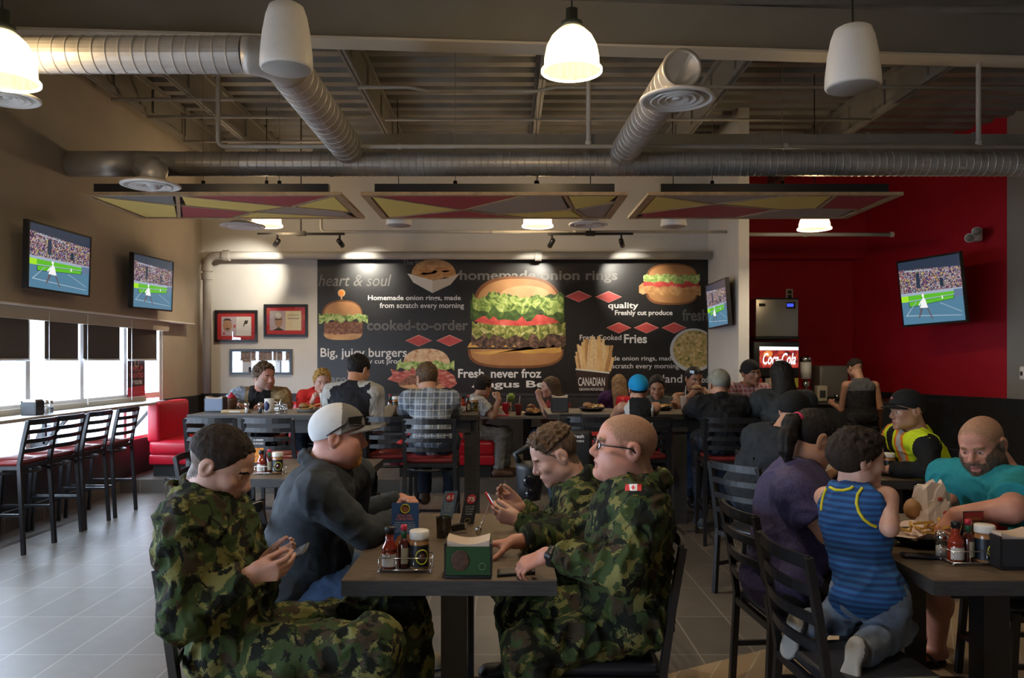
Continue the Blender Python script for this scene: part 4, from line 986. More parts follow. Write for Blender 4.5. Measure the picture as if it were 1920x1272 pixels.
b = MB(); b.rbox((a.x, D, a.z), (c.x, D + .6, c.z), .012); b.build('housing', M['steel'], t)
b = MB(); b.box((a.x - .01, D - .01, a.z - .03), (c.x + .01, D + .6, a.z)); b.box((a.x, D - .012, c.z - .02), (c.x, D, c.z)); b.build('trim_band', M['black_plastic'], t)
p = P(1483, 573, D); b = MB(); b.box((p.x - .07, D - .012, p.z - .045), (p.x + .06, D, p.z + .045), 0); b.box((p.x - .06, D - .016, p.z - .02), (p.x + .03, D - .012, p.z + .025), 1); b.build('control_panel', [M['black_plastic'], emis('blue_display', (.05, .08, .8), 1.2)], t)
p = P(1431, 572, D); b = MB(); b.box((p.x - .06, D - .006, p.z - .02), (p.x + .03, D, p.z + .02), 0); b.build('badge', M['black_plastic'], t)
t = thing('wall_outlet', 'small electrical outlet above the ice machine', 'outlet', (4.1, 12.98, 2.5)); p = P(1481, 552, 12.95)
b = MB(); b.rbox((p.x - .06, 12.96, p.z - .09), (p.x + .06, 13.0, p.z + .09), .01); b.build('cover_plate', M['white'], t)
b = MB(); b.box((p.x - .03, 12.952, p.z + .01), (p.x + .03, 12.962, p.z + .06)); b.box((p.x - .03, 12.952, p.z - .06), (p.x + .03, 12.962, p.z - .01)); b.build('socket', M['charcoal'], t)
t = thing('cup_dispenser', 'tall white and chrome cup dispenser beside the soda machine', 'dispenser', (4.25, 11.05, .94)); p = P(1511, 740, 11.1)
b = MB(); b.lathe([(.07, 0), (.07, .02), (.02, .03), (.02, .2), (.05, .21), (.05, .28), (.02, .29), (.02, .32)], (p.x, 11.1, .94), 20); b.build('stand', M['chrome'], t)
b = MB(); b.lathe([(.075, 0), (.075, .24), (.0, .24)], (p.x, 11.1, 1.26), 20); b.build('tube', mat('cup_tube', (.6, .57, .5), .4), t)
b = MB(); b.lathe([(.08, 0), (.08, .06), (.04, .09), (0, .09)], (p.x, 11.1, 1.50), 20); b.build('cap', M['chrome'], t)
t = thing('tea_urn', 'dull square beige urn behind the man in the tank top', 'urn', (4.75, 11.2, .94)); a, c = P(1537, 762, 11.2), P(1592, 686, 11.2)
b = MB(); b.rbox((a.x, 11.2, .98), (c.x, 11.55, c.z), .03); b.build('tank', mat('urn_grey', (.20, .18, .15), .4, metal=.4), t)
b = MB(); b.box((a.x + .02, 11.2, .94), (c.x - .02, 11.5, .98)); b.build('base', M['black'], t)
b = MB(); b.tube([((a.x + c.x) / 2, 11.2, 1.03), ((a.x + c.x) / 2, 11.1, 1.03), ((a.x + c.x) / 2, 11.1, .98)], .014, 8); b.build('tap', M['chrome'], t)
t = thing('menu_box', 'beige napkin box on the drinks counter beside the tank top', 'box', (4.7, 10.99, .94)); a, c = P(1532, 782, 10.99), P(1568, 733, 10.99)
b = MB(); b.rbox((a.x, 10.97, .945), (a.x + .14, 11.09, .945 + .22), .01); b.build('carton', mat('beige_carton', (.40, .36, .26), .6), t)
b = MB(); b.box((a.x + .03, 10.962, 1.0), (a.x + .11, 10.972, 1.1)); b.build('slot', M['charcoal'], t)
# ------------------------------------------------------------------ people: one smooth surface per body, clothes as further surfaces
def V3(*a): return np.array(a, float)
def nrm(v): v = np.asarray(v, float); return v / max(1e-9, np.linalg.norm(v))
def rc(a, b, ra, rb=None, k=.02): return ('rc', np.asarray(a, float), np.asarray(b, float), ra, ra if rb is None else rb, k)
def el(c, r, R=None, k=.02): return ('el', np.asarray(c, float), np.asarray(r, float), np.eye(3) if R is None else R, k)
def s_rc(a, b, ra, rb=None, k=.006): return ('s_rc',) + rc(a, b, ra, rb, k)[1:]
def s_el(c, r, R=None, k=.006): return ('s_el',) + el(c, r, R, k)[1:]
def cut(c, n, rad): return ('cut', np.asarray(c, float), nrm(n), rad)
def grow(ops, t):
    out = []
    for o in ops:
        if o[0] == 'rc': out.append(('rc', o[1], o[2], o[3] + t, o[4] + t, o[5]))
        elif o[0] == 'el': out.append(('el', o[1], o[2] + t, o[3], o[4]))
        else: out.append(o)
    return out
_rng = np.random.RandomState(3)
_LAT = _rng.rand(32, 32, 32).astype(np.float32)
def vnoise(p):
    i = np.floor(p).astype(int); f = p - i; f = f * f * (3 - 2 * f)
    out = 0
    for dx in (0, 1):
        for dy in (0, 1):
            for dz in (0, 1):
                w = (f[:, 0] if dx else 1 - f[:, 0]) * (f[:, 1] if dy else 1 - f[:, 1]) * (f[:, 2] if dz else 1 - f[:, 2])
                out = out + w * _LAT[(i[:, 0] + dx) % 32, (i[:, 1] + dy) % 32, (i[:, 2] + dz) % 32]
    return out
def sdf_surface(ops, h):
    lo = np.full(3, 1e9); hi = -lo
    for o in ops:
        if o[0] == 'rc':
            r = max(o[3], o[4]); lo = np.minimum(lo, np.minimum(o[1], o[2]) - r); hi = np.maximum(hi, np.maximum(o[1], o[2]) + r)
        elif o[0] == 'el':
            r = o[2].max(); lo = np.minimum(lo, o[1] - r); hi = np.maximum(hi, o[1] + r)
    lo = lo - .03 - 2 * h; n = np.ceil((hi + .03 + 2 * h - lo) / h).astype(int) + 1
    D = np.full(n, .25, np.float32)
    for o in ops:
        t = o[0]
        if t.endswith('rc'): r = max(o[3], o[4]); a = np.minimum(o[1], o[2]) - r; b = np.maximum(o[1], o[2]) + r; k = o[5]
        elif t.endswith('el'): r = o[2].max(); a = o[1] - r; b = o[1] + r; k = o[4]
        else: a = o[1] - o[3]; b = o[1] + o[3]; k = 0
        m = k + 3 * h if t != 'cut' else 0
        i0 = np.clip(np.floor((a - m - lo) / h).astype(int), 0, n - 1); i1 = np.clip(np.ceil((b + m - lo) / h).astype(int) + 1, 1, n)
        if (i1 <= i0).any(): continue
        sl = tuple(slice(x, y) for x, y in zip(i0, i1))
        X = (lo[0] + h * np.arange(i0[0], i1[0], dtype=np.float32)).astype(np.float32)[:, None, None]
        Y = (lo[1] + h * np.arange(i0[1], i1[1], dtype=np.float32)).astype(np.float32)[None, :, None]
        Z = (lo[2] + h * np.arange(i0[2], i1[2], dtype=np.float32)).astype(np.float32)[None, None, :]
        S = D[sl]
        if t.endswith('rc'):
            A, B, ra, rb = o[1:5]; d = B - A; L = max(1e-9, float(d @ d))
            u = np.clip(((X - A[0]) * d[0] + (Y - A[1]) * d[1] + (Z - A[2]) * d[2]) / L, 0, 1)
            v = np.sqrt((X - A[0] - u * d[0]) ** 2 + (Y - A[1] - u * d[1]) ** 2 + (Z - A[2] - u * d[2]) ** 2) - (ra + (rb - ra) * u)
        elif t.endswith('el'):
            c, rr, Rm = o[1:4]; px, py, pz = X - c[0], Y - c[1], Z - c[2]
            q = [(px * Rm[0, j] + py * Rm[1, j] + pz * Rm[2, j]) / rr[j] for j in range(3)]
            k0 = np.sqrt(q[0]**2 + q[1]**2 + q[2]**2); k1 = np.sqrt((q[0]/rr[0])**2 + (q[1]/rr[1])**2 + (q[2]/rr[2])**2) + 1e-6
            v = k0 * (k0 - 1) / k1
        else:
            c, nn, rad = o[1:4]
            v = (X - c[0]) * nn[0] + (Y - c[1]) * nn[1] + (Z - c[2]) * nn[2]
            inside = ((X - c[0])**2 + (Y - c[1])**2 + (Z - c[2])**2) < rad * rad
            D[sl] = np.where(inside, np.maximum(S, v), S); continue
        if t[0] == 's':
            v = -v; w = np.clip(.5 - .5 * (S - v) / k, 0, 1); D[sl] = S + (v - S) * w + k * w * (1 - w)
        else:
            w = np.clip(.5 + .5 * (S - v) / k, 0, 1); D[sl] = S + (v - S) * w - k * w * (1 - w)
    s = D < 0
    c8 = np.zeros(n - 1, np.uint8)
    for dx in (0, 1):
        for dy in (0, 1):
            for dz in (0, 1):
                c8 += s[dx:n[0]-1+dx, dy:n[1]-1+dy, dz:n[2]-1+dz]
    act = (c8 > 0) & (c8 < 8)
    idx = np.argwhere(act)
    ids = np.full(n - 1, -1, np.int64); ids[act] = np.arange(len(idx))
    corners = np.array([(a, b, c) for a in (0, 1) for b in (0, 1) for c in (0, 1)])
    vals = np.stack([D[idx[:, 0] + c[0], idx[:, 1] + c[1], idx[:, 2] + c[2]] for c in corners], 1)
    acc = np.zeros((len(idx), 3)); cnt = np.zeros(len(idx))
    for i in range(8):
        for j in range(i + 1, 8):
            if np.abs(corners[i] - corners[j]).sum() != 1: continue
            va, vb = vals[:, i], vals[:, j]; cr = (va < 0) != (vb < 0)
            tt = np.where(cr, va / np.where(cr, va - vb, 1), 0)
            acc += np.where(cr[:, None], corners[i] + tt[:, None] * (corners[j] - corners[i]), 0); cnt += cr
    verts = lo + h * (idx + acc / cnt[:, None])
    faces = []
    for ax in range(3):
        sh = [slice(None)] * 3; a = [slice(0, -1) if q == ax else slice(1, -1) for q in range(3)]; b = list(a); b[ax] = slice(1, None)
        sa, sb = s[tuple(a)], s[tuple(b)]
        ch = np.argwhere(sa != sb)
        if not len(ch): continue
        base = ch.copy(); u, w = (ax + 1) % 3, (ax + 2) % 3
        base[:, u] += 1; base[:, w] += 1
        def cid(du, dw):
            q = base.copy(); q[:, u] -= du; q[:, w] -= dw
            return ids[q[:, 0], q[:, 1], q[:, 2]]
        f = np.stack([cid(1, 1), cid(0, 1), cid(0, 0), cid(1, 0)], 1)
        flip = ~sa[ch[:, 0], ch[:, 1], ch[:, 2]]
        f[flip] = f[flip][:, ::-1]
        faces.append(f)
    return verts, np.concatenate(faces)
def vnormals(v, f):
    n = np.cross(v[f[:, 2]] - v[f[:, 0]], v[f[:, 3]] - v[f[:, 1]])
    o = np.zeros_like(v)
    for i in range(4): np.add.at(o, f[:, i], n)
    return o / np.maximum(1e-12, np.linalg.norm(o, axis=1))[:, None]
def smooth(v, f, it, keep=.5):
    for _ in range(it):
        a = np.zeros_like(v); c = np.zeros(len(v))
        for i in range(4):
            j = f[:, (i + 1) % 4]
            np.add.at(a, f[:, i], v[j]); np.add.at(c, f[:, i], 1); np.add.at(a, j, v[f[:, i]]); np.add.at(c, j, 1)
        v = v * keep + (1 - keep) * a / np.maximum(1, c)[:, None]
    return v
def mesh_obj(name, v, f, mats, parent, mi=None):
    me = bpy.data.meshes.new(name)
    off = np.array(OFF[parent.name][:])
    v = (v - off).astype(np.float32)
    me.vertices.add(len(v)); me.vertices.foreach_set('co', v.ravel())
    me.loops.add(f.size); me.loops.foreach_set('vertex_index', f.ravel().astype(np.int32))
    me.polygons.add(len(f)); me.polygons.foreach_set('loop_start', np.arange(0, f.size, 4, dtype=np.int32))
    me.polygons.foreach_set('use_smooth', np.ones(len(f), bool))
    if not isinstance(mats, (list, tuple)): mats = [mats]
    for m in mats: me.materials.append(m)
    if mi is not None: me.polygons.foreach_set('material_index', mi.astype(np.int32))
    me.update(); me.validate()
    o = bpy.data.objects.new(name, me); COL.objects.link(o); o.parent = parent; OFF[o.name] = OFF[parent.name]
    return o
def folds(v, f, amp, seed, size=.06, stretch=None):
    """cloth creases: push the surface in and out along its normal"""
    n = vnormals(v, f); p = v / size + seed * 7.3
    if stretch is not None: p = p * np.asarray(stretch)
    wv = np.stack([vnoise(p * .6 + 11), vnoise(p * .6 + 23), vnoise(p * .6 + 37)], 1)
    a = vnoise(p + 2.2 * wv); r = 1 - np.abs(2 * a - 1)
    b = vnoise(p * 2.1 + 3 * wv + 5); r2 = 1 - np.abs(2 * b - 1)
    return v + n * ((r ** 2 - .35) * amp + (r2 ** 2 - .3) * amp * .4)[:, None]
# --- skin, hair and cloth colours
def skin(name, c):
    m, nt, b = newmat(name)
    tc = N(nt, 'ShaderNodeTexCoord'); nz = N(nt, 'ShaderNodeTexNoise'); nz.inputs['Scale'].default_value = 22; nz.inputs['Detail'].default_value = 4
    nt.links.new(tc.outputs['Object'], nz.inputs['Vector'])
    rp = N(nt, 'ShaderNodeValToRGB'); rp.color_ramp.elements[0].position = .3; rp.color_ramp.elements[1].position = .72
    rp.color_ramp.elements[0].color = col4((c[0] * .92, c[1] * .8, c[2] * .78)); rp.color_ramp.elements[1].color = col4((min(1, c[0] * 1.05), min(1, c[1] * 1.06), min(1, c[2] * 1.05)))
    nt.links.new(nz.outputs['Fac'], rp.inputs[0]); nt.links.new(rp.outputs[0], b.inputs['Base Color'])
    b.inputs['Roughness'].default_value = .5; b.inputs['Subsurface Weight'].default_value = .12; b.inputs['Subsurface Radius'].default_value = (.6, .25, .12); b.inputs['Subsurface Scale'].default_value = .012
    return m
SK = {'fair': skin('fair_skin', (.56, .33, .25)), 'ruddy': skin('ruddy_skin', (.55, .27, .20)), 'tan': skin('tan_skin', (.44, .24, .15)), 'brown': skin('brown_skin', (.33, .17, .10))}
LIP = {k: mat('lips_' + k, c, .45) for k, c in (('fair', (.42, .17, .14)), ('ruddy', (.42, .15, .13)), ('tan', (.32, .13, .10)), ('brown', (.25, .10, .08)))}
def hairm(name, c, rough=.55): return mat(name, c, rough, var=.5, scale=70, bump=.5, bscale=200, stretch=(1, 1, .35), spec=.25)
HR = {'dark': hairm('dark_brown_hair', (.022, .014, .010), .8), 'black': hairm('black_hair', (.010, .008, .007), .62), 'brown': hairm('brown_hair', (.085, .048, .024)), 'ginger': hairm('ginger_hair', (.30, .13, .03)), 'fadeb': hairm('cropped_hair', (.115, .075, .055)),
      'sandy': hairm('sandy_hair', (.22, .13, .06)), 'blond': hairm('blond_hair', (.42, .24, .06)), 'grey': hairm('grey_hair', (.25, .24, .22)), 'buzz': mat('buzz_hair', (.32, .17, .105), .7, var=.2, scale=120), 'stub': mat('stubble', (.36, .205, .15), .6, var=.2, scale=150), 'gold': hairm('gold_beard', (.46, .22, .06))}
EYE_W = mat('eye_white', (.62, .58, .54), .25); IRIS = mat('iris', (.03, .022, .018), .15)
def camo_mat():
    m, nt, b = newmat('woodland_camouflage')
    tc = N(nt, 'ShaderNodeTexCoord')
    def layer(scale, seed, dist, sy=1.0):
        mp = N(nt, 'ShaderNodeMapping'); mp.inputs['Location'].default_value = (seed, seed * 1.7, seed * .6); mp.inputs['Scale'].default_value = (1.0, 1.0, sy)
        vm = N(nt, 'ShaderNodeVectorMath', operation='SNAP'); vm.inputs[1].default_value = (.004, .004, .004)
        nt.links.new(tc.outputs['Object'], vm.inputs[0]); nt.links.new(vm.outputs[0], mp.inputs[0])
        z = N(nt, 'ShaderNodeTexNoise'); z.inputs['Scale'].default_value = scale; z.inputs['Detail'].default_value = 3; z.inputs['Distortion'].default_value = dist
        nt.links.new(mp.outputs[0], z.inputs['Vector']); return z.outputs['Fac']
    def over(prev, fac, th, c):
        g = N(nt, 'ShaderNodeMath', operation='GREATER_THAN'); g.inputs[1].default_value = th; nt.links.new(fac, g.inputs[0])
        mx = N(nt, 'ShaderNodeMix', data_type='RGBA'); nt.links.new(g.outputs[0], mx.inputs[0])
        if prev is None: mx.inputs[6].default_value = col4((.145, .138, .046))
        else: nt.links.new(prev, mx.inputs[6])
        mx.inputs[7].default_value = col4(c); return mx.outputs[2]
    o = over(None, layer(11, 1.3, 1.2, .8), .45, (.034, .054, .018))
    o = over(o, layer(15, 5.1, 1.0, .8), .57, (.044, .032, .019))
    o = over(o, layer(12, 9.7, 1.4, .8), .535, (.008, .010, .007))
    nt.links.new(o, b.inputs['Base Color']); b.inputs['Roughness'].default_value = .85; b.inputs['Specular IOR Level'].default_value = .2
    nb = N(nt, 'ShaderNodeTexNoise'); nb.inputs['Scale'].default_value = 60; nt.links.new(tc.outputs['Object'], nb.inputs['Vector'])
    bp = N(nt, 'ShaderNodeBump'); bp.inputs['Strength'].default_value = .25; bp.inputs['Distance'].default_value = .01; nt.links.new(nb.outputs['Fac'], bp.inputs['Height']); nt.links.new(bp.outputs[0], b.inputs['Normal'])
    return m
def cloth(name, c, var=.15, rough=.85): return mat(name, c, rough, var=var, scale=18, bump=.25, bscale=240, spec=.2)
def plaid(name, base, c1, c2, sx, sz):
    """woven check: two sets of crossing bands"""
    m, nt, b = newmat(name); tc = N(nt, 'ShaderNodeTexCoord'); sp = N(nt, 'ShaderNodeSeparateXYZ'); nt.links.new(tc.outputs['Object'], sp.inputs[0])
    def bandf(out, per, th):
        a = N(nt, 'ShaderNodeMath', operation='MULTIPLY'); a.inputs[1].default_value = 2 * math.pi / per; nt.links.new(out, a.inputs[0])
        q = N(nt, 'ShaderNodeMath', operation='SINE'); nt.links.new(a.outputs[0], q.inputs[0]); g = N(nt, 'ShaderNodeMath', operation='GREATER_THAN'); g.inputs[1].default_value = th; nt.links.new(q.outputs[0], g.inputs[0]); return g.outputs[0]
    prev = None
    for out, per, th, c, fac in ((sp.outputs[0], sx, .0, c1, .55), (sp.outputs[2], sz, .0, c1, .55), (sp.outputs[0], sx / 2, .85, c2, .6), (sp.outputs[2], sz / 2, .85, c2, .6)):
        g = bandf(out, per, th); k = N(nt, 'ShaderNodeMath', operation='MULTIPLY'); k.inputs[1].default_value = fac; nt.links.new(g, k.inputs[0])
        mx = N(nt, 'ShaderNodeMix', data_type='RGBA'); nt.links.new(k.outputs[0], mx.inputs[0])
        if prev is None: mx.inputs[6].default_value = col4(base)
        else: nt.links.new(prev, mx.inputs[6])
        mx.inputs[7].default_value = col4(c); prev = mx.outputs[2]
    nt.links.new(prev, b.inputs['Base Color']); b.inputs['Roughness'].default_value = .85; return m
def stripes(name, c1, c2, per, duty=0.0):
    m, nt, b = newmat(name); tc = N(nt, 'ShaderNodeTexCoord'); sp = N(nt, 'ShaderNodeSeparateXYZ'); nt.links.new(tc.outputs['Object'], sp.inputs[0])
    a = N(nt, 'ShaderNodeMath', operation='MULTIPLY'); a.inputs[1].default_value = 2 * math.pi / per; nt.links.new(sp.outputs[2], a.inputs[0])
    q = N(nt, 'ShaderNodeMath', operation='SINE'); nt.links.new(a.outputs[0], q.inputs[0]); g = N(nt, 'ShaderNodeMath', operation='GREATER_THAN'); g.inputs[1].default_value = duty; nt.links.new(q.outputs[0], g.inputs[0])
    mx = N(nt, 'ShaderNodeMix', data_type='RGBA'); nt.links.new(g.outputs[0], mx.inputs[0]); mx.inputs[6].default_value = col4(c1); mx.inputs[7].default_value = col4(c2)
    nt.links.new(mx.outputs[2], b.inputs['Base Color']); b.inputs['Roughness'].default_value = .85; return m
CL = {'camo': camo_mat(), 'jeans': cloth('blue_jeans', (.06, .10, .19), .3), 'dkjeans': cloth('dark_jeans', (.025, .032, .05), .25), 'black': cloth('black_cloth', (.010, .010, .011)), 'charcoal': cloth('charcoal_knit', (.038, .045, .055), .2), 'grey': cloth('grey_cloth', (.18, .18, .18), .2)}
# --- the head, in its own frame: x forward, y to the person's left, z up; centre between the ears
def head_ops(T, s=1.0, jaw=1.0, fat=0.0, mouth=0.0, fem=0.0, detail=True):
    """T maps head coordinates to the room"""
    Rm, c = T
    L = lambda x, y, z: c + Rm @ (s * V3(x, y, z))
    E = lambda x, y, z, a, b, d, k=.02: el(L(x, y, z), s * V3(a, b, d), Rm, k * s)
    C = lambda p, q, a, b=None, k=.012: rc(L(*p), L(*q), a * s, (a if b is None else b) * s, k * s)
    f = fat
    o = [E(-.014, 0, .034, .098, .077, .086, .02), E(.030, 0, .040, .066, .067, .064, .03), E(.032, 0, -.025, .064, .062 + f * .3, .080, .03),
         E(.034, 0, -.070, .058 * jaw, .052 * jaw + f * .5, .044, .03), C((.085, -.010, -.101), (.085, .010, -.101), .0165 * jaw, k=.018), E(.070, 0, -.068, .027, .032, .030, .02)]
    for y in (-1, 1):
        o += [E(.004, y * (.051 + f * .4), -.058, .034, .022, .032, .03), E(.062, y * .043, -.022, .026, .023 + f * .3, .022, .02)]
        if f > .005: o.append(E(.04, y * .045, -.055, .04, .03, .035, .03))
    if f > .008: o.append(E(.028, 0, -.098, .055, .05, .032, .03))
    if detail:
        o += [C((.0885, -.034, .022), (.0885, .034, .022), .0110 - .003 * fem, k=.014), C((.088, 0, .016), (.114, 0, -.025), .0088, .0128, .012), C((.110, 0, -.029), (.098, 0, -.041), .0112, .0085, .008)]
        for y in (-1, 1):
            o += [E(.0995, y * .0135, -.032, .0115, .0092, .0095, .006)]
        for y in (-1, 1):
            o += [('s_el',) + E(.099, y * .0315, .002, .017, .018, .0125, .010)[1:], E(.0805, y * .0315, .002, .0135, .0145, .0135, .004)]
        o += [C((.0935, -.016, -.0635), (.0935, .016, -.0635), .0078, k=.007), C((.1015, -.005, -.062), (.1015, .005, -.062), .0058, k=.006), C((.0935, -.014, -.0765 - mouth * .6), (.0935, .014, -.0765 - mouth * .6), .0085, k=.007),
              ('s_rc',) + C((.106, -.020, -.0698 - mouth * .3), (.106, .020, -.0698 - mouth * .3), .0032 + mouth * .55, k=.004)[1:]]
        for y in (-1, 1):      # ears
            a = np.array([[.97, 0, .24], [0, 1, 0], [-.24, 0, .97]]) @ np.eye(3)
            Re = Rm @ a
            o += [el(L(-.012, y * .079, -.006), s * V3(.021, .0085, .034), Re, .006 * s), el(L(-.016, y * .084, .002), s * V3(.022, .007, .028), Re, .005 * s),
                  ('s_el', L(-.008, y * .092, -.002), s * V3(.011, .009, .020), Re, .004 * s), el(L(.004, y * .078, -.010), s * V3(.007, .006, .010), Re, .004 * s)]
    return o
def head_mats(q, s, sk):
    """material slots for face points q in head coordinates: 0 skin 1 lips 2 brows 3 eye white 4 iris"""
    q = q / s; x, y, z = q.T; ay = np.abs(y); mi = np.zeros(len(q), int)
    mi[(x > .088) & (ay < .024 - np.abs(z + .069) * .6) & (z < -.058) & (z > -.083)] = 1
    mi[(x > .07) & (ay > .013) & (ay < .05) & (np.abs(z - (.0205 + .006 * np.sin((ay - .013) / .037 * 3))) < .0042)] = 2
    return mi
def eye_mask(q, s, open_=.0052):
    q = q / s; out = np.zeros(len(q), int)
    for y in (-1, 1):
        d = q - V3(.0805, y * .0315, .002); r = np.linalg.norm(d / V3(.0135, .0145, .0135), axis=1)
        lid = open_ * np.sqrt(np.clip(1 - (d[:, 1] / .0135) ** 2, 0, 1))
        e = (r < 1.25) & (d[:, 0] > .003) & (np.abs(d[:, 2]) < lid)
        out[e] = 3; out[e & (d[:, 1] ** 2 + d[:, 2] ** 2 < .0060 ** 2)] = 4
    return out
def hair_ops(T, s, style, t):
    """covering for the scalp; t = thickness on top"""
    Rm, c = T
    L = lambda x, y, z: c + Rm @ (s * V3(x, y, z)); D = lambda x, y, z: Rm @ V3(x, y, z)
    E = lambda x, y, z, a, b, d, k=.02: el(L(x, y, z), s * V3(a, b, d), Rm, k * s)
    g = .006
    o = [E(-.014, 0, .034, .098 + g, .077 + g, .086 + g), E(.028, 0, .042, .066 + g * .6, .067 + g * .8, .064 + g), E(-.016, 0, .034 + t * .6, .09 + t * .5, .074 + t * .4, .086 + t * .4)]
    if style == 'buzz':
        o = [E(-.014, 0, .034, .1005, .0795, .0885), E(.028, 0, .040, .067, .0695, .066)]
    if style in ('mop', 'top'): o += [E(.03, 0, .075, .07 + t * .4, .06 + t * .4, .045 + t * .3), E(-.03, 0, .02, .092 + t * .5, .08 + t * .5, .08)]
    HA = cut(L(.060, 0, .050), D(.90, 0, -.44), .25 * s); HB = cut(L(.010, 0, -.006), D(.707, 0, -.707), .25 * s); HC = cut(L(-.09, 0, -.066), D(-.35, 0, -.94), .25 * s)
    cuts = [HA, HB, HC]
    if style == 'buzz': cuts = [cut(L(.070, 0, .052), D(.90, 0, -.44), .25 * s), HB, HC]
    if style == 'top': cuts = [HA, cut(L(0, 0, .052), D(-.25, 0, -.97), .25 * s)]
    if style == 'short': cuts = [HA, HB, cut(L(-.03, 0, .002), D(-.25, 0, -.97), .25 * s)]
    if style == 'long': cuts = [cut(L(.060, 0, .050), D(.90, 0, -.44), .14 * s)]
    if style == 'long':
        o += [rc(L(-.03, .0, .0), L(-.05, 0, -.12), .092 * s, .092 * s, .03), rc(L(-.05, .035, -.12), L(-.07, .05, -.27), .062 * s, .045 * s, .03), rc(L(-.05, -.035, -.12), L(-.07, -.05, -.27), .062 * s, .045 * s, .03)]
    if style == 'tail':
        o += [E(-.105, 0, .035, .03, .028, .028, .01)]
    return o + cuts
# --- hands
def hand_ops(w, d, back, side, pose='relax', s=1.0):
    """w wrist, d direction of the fingers, back = normal of the back of the hand, side +1 left -1 right"""
    X = nrm(d); Z = nrm(np.asarray(back, float) - X * (np.asarray(back, float) @ X)); T = np.cross(X, Z) * side
    L = lambda x, y, z: w + s * (X * x + T * y + Z * z)
    poses = {'relax': ([18, 22, 26, 30], 30, 18, (.55, .6, -.5), 12), 'flat': ([4, 4, 4, 6], 8, 6, (.7, .62, -.25), 8), 'hold': ([38, 42, 46, 50], 42, 26, (.75, .35, -.55), 25),
             'grip': ([62, 66, 68, 70], 65, 38, (.6, .35, -.72), 35), 'claw': ([30, 34, 34, 36], 42, 28, (.5, .5, -.7), 18), 'fist': ([78, 82, 84, 86], 88, 48, (.7, .15, -.7), 45), 'phone': ([26, 30, 32, 36], 30, 20, (.86, .22, -.46), 14), 'point': ([10, 45, 55, 60], 30, 20, (.75, .4, -.45), 18)}
    c1, c2, c3, th, tf = poses[pose]
    o = [el(L(.012, 0, 0), s * V3(.026, .026, .018), np.stack([X, T, Z], 1), .015)]
    ys = [.0265, .0090, -.0090, -.0255]; ln = [.073, .081, .075, .059]; rr = [.0088, .0092, .0088, .0076]; kx = [.088, .092, .087, .078]
    for i in range(4): o.append(rc(L(.014, ys[i] * .55, 0), L(kx[i], ys[i], .001), .0135 * s, .0112 * s, .012 * s))
    o.append(el(L(.04, .022, -.010), s * V3(.030, .016, .015), np.stack([X, T, Z], 1), .012 * s))
    for i in range(4):
        p = L(kx[i], ys[i], .001); ang = R_(c1[i]); sp = (ys[i]) * 2.6
        for j, (fr, add) in enumerate(((.46, 0), (.29, c2), (.25, c3))):
            if j: ang += R_(add)
            dd = nrm(X * math.cos(ang) + T * sp * math.cos(ang) - Z * math.sin(ang))
            q = p + dd * ln[i] * fr * s; r0 = rr[i] * (1 - .10 * j) * s
            o.append(rc(p, q, r0, r0 * .9, .0035 * s)); p = q
    p = L(.024, .024, -.006); dd = nrm(X * th[0] + T * th[1] + Z * th[2]); q = p + dd * .046 * s; o.append(rc(p, q, .0150 * s, .0112 * s, .012 * s))
    bend_ = nrm(X * .9 - T * .35 - Z * .1)
    for j, (l, r0) in enumerate(((.034, .0105), (.027, .0092))):
        a = R_(tf * (j + 1)); d2 = nrm(dd * math.cos(a) + bend_ * math.sin(a)); p = q; q = p + d2 * l * s; o.append(rc(p, q, r0 * s, r0 * .86 * s, .004 * s))
    return o
def ik(a, b, l1, l2, hint):
    a, b = np.asarray(a, float), np.asarray(b, float); d = b - a; L = np.linalg.norm(d); L2 = min(L, (l1 + l2) * .995)
    u = nrm(d); hv = np.asarray(hint, float); hv = nrm(hv - u * (hv @ u)); x = (l1 * l1 - l2 * l2 + L2 * L2) / (2 * L2)
    return a + u * x * (L / L2) + hv * math.sqrt(max(0, l1 * l1 - x * x))
def rot_head(yaw, pitch=0, roll=0):
    """yaw in degrees: 0 looks along +x, 90 along +y (away); pitch > 0 looks down"""
    return np.array(Euler((R_(roll), R_(pitch), 0)).to_matrix()) if False else np.array((Matrix.Rotation(R_(yaw), 3, 'Z') @ Matrix.Rotation(R_(pitch), 3, 'Y') @ Matrix.Rotation(R_(roll), 3, 'X')))
CUR = {}
def ellr(c, r, R, k): return el(c, r, R, k)
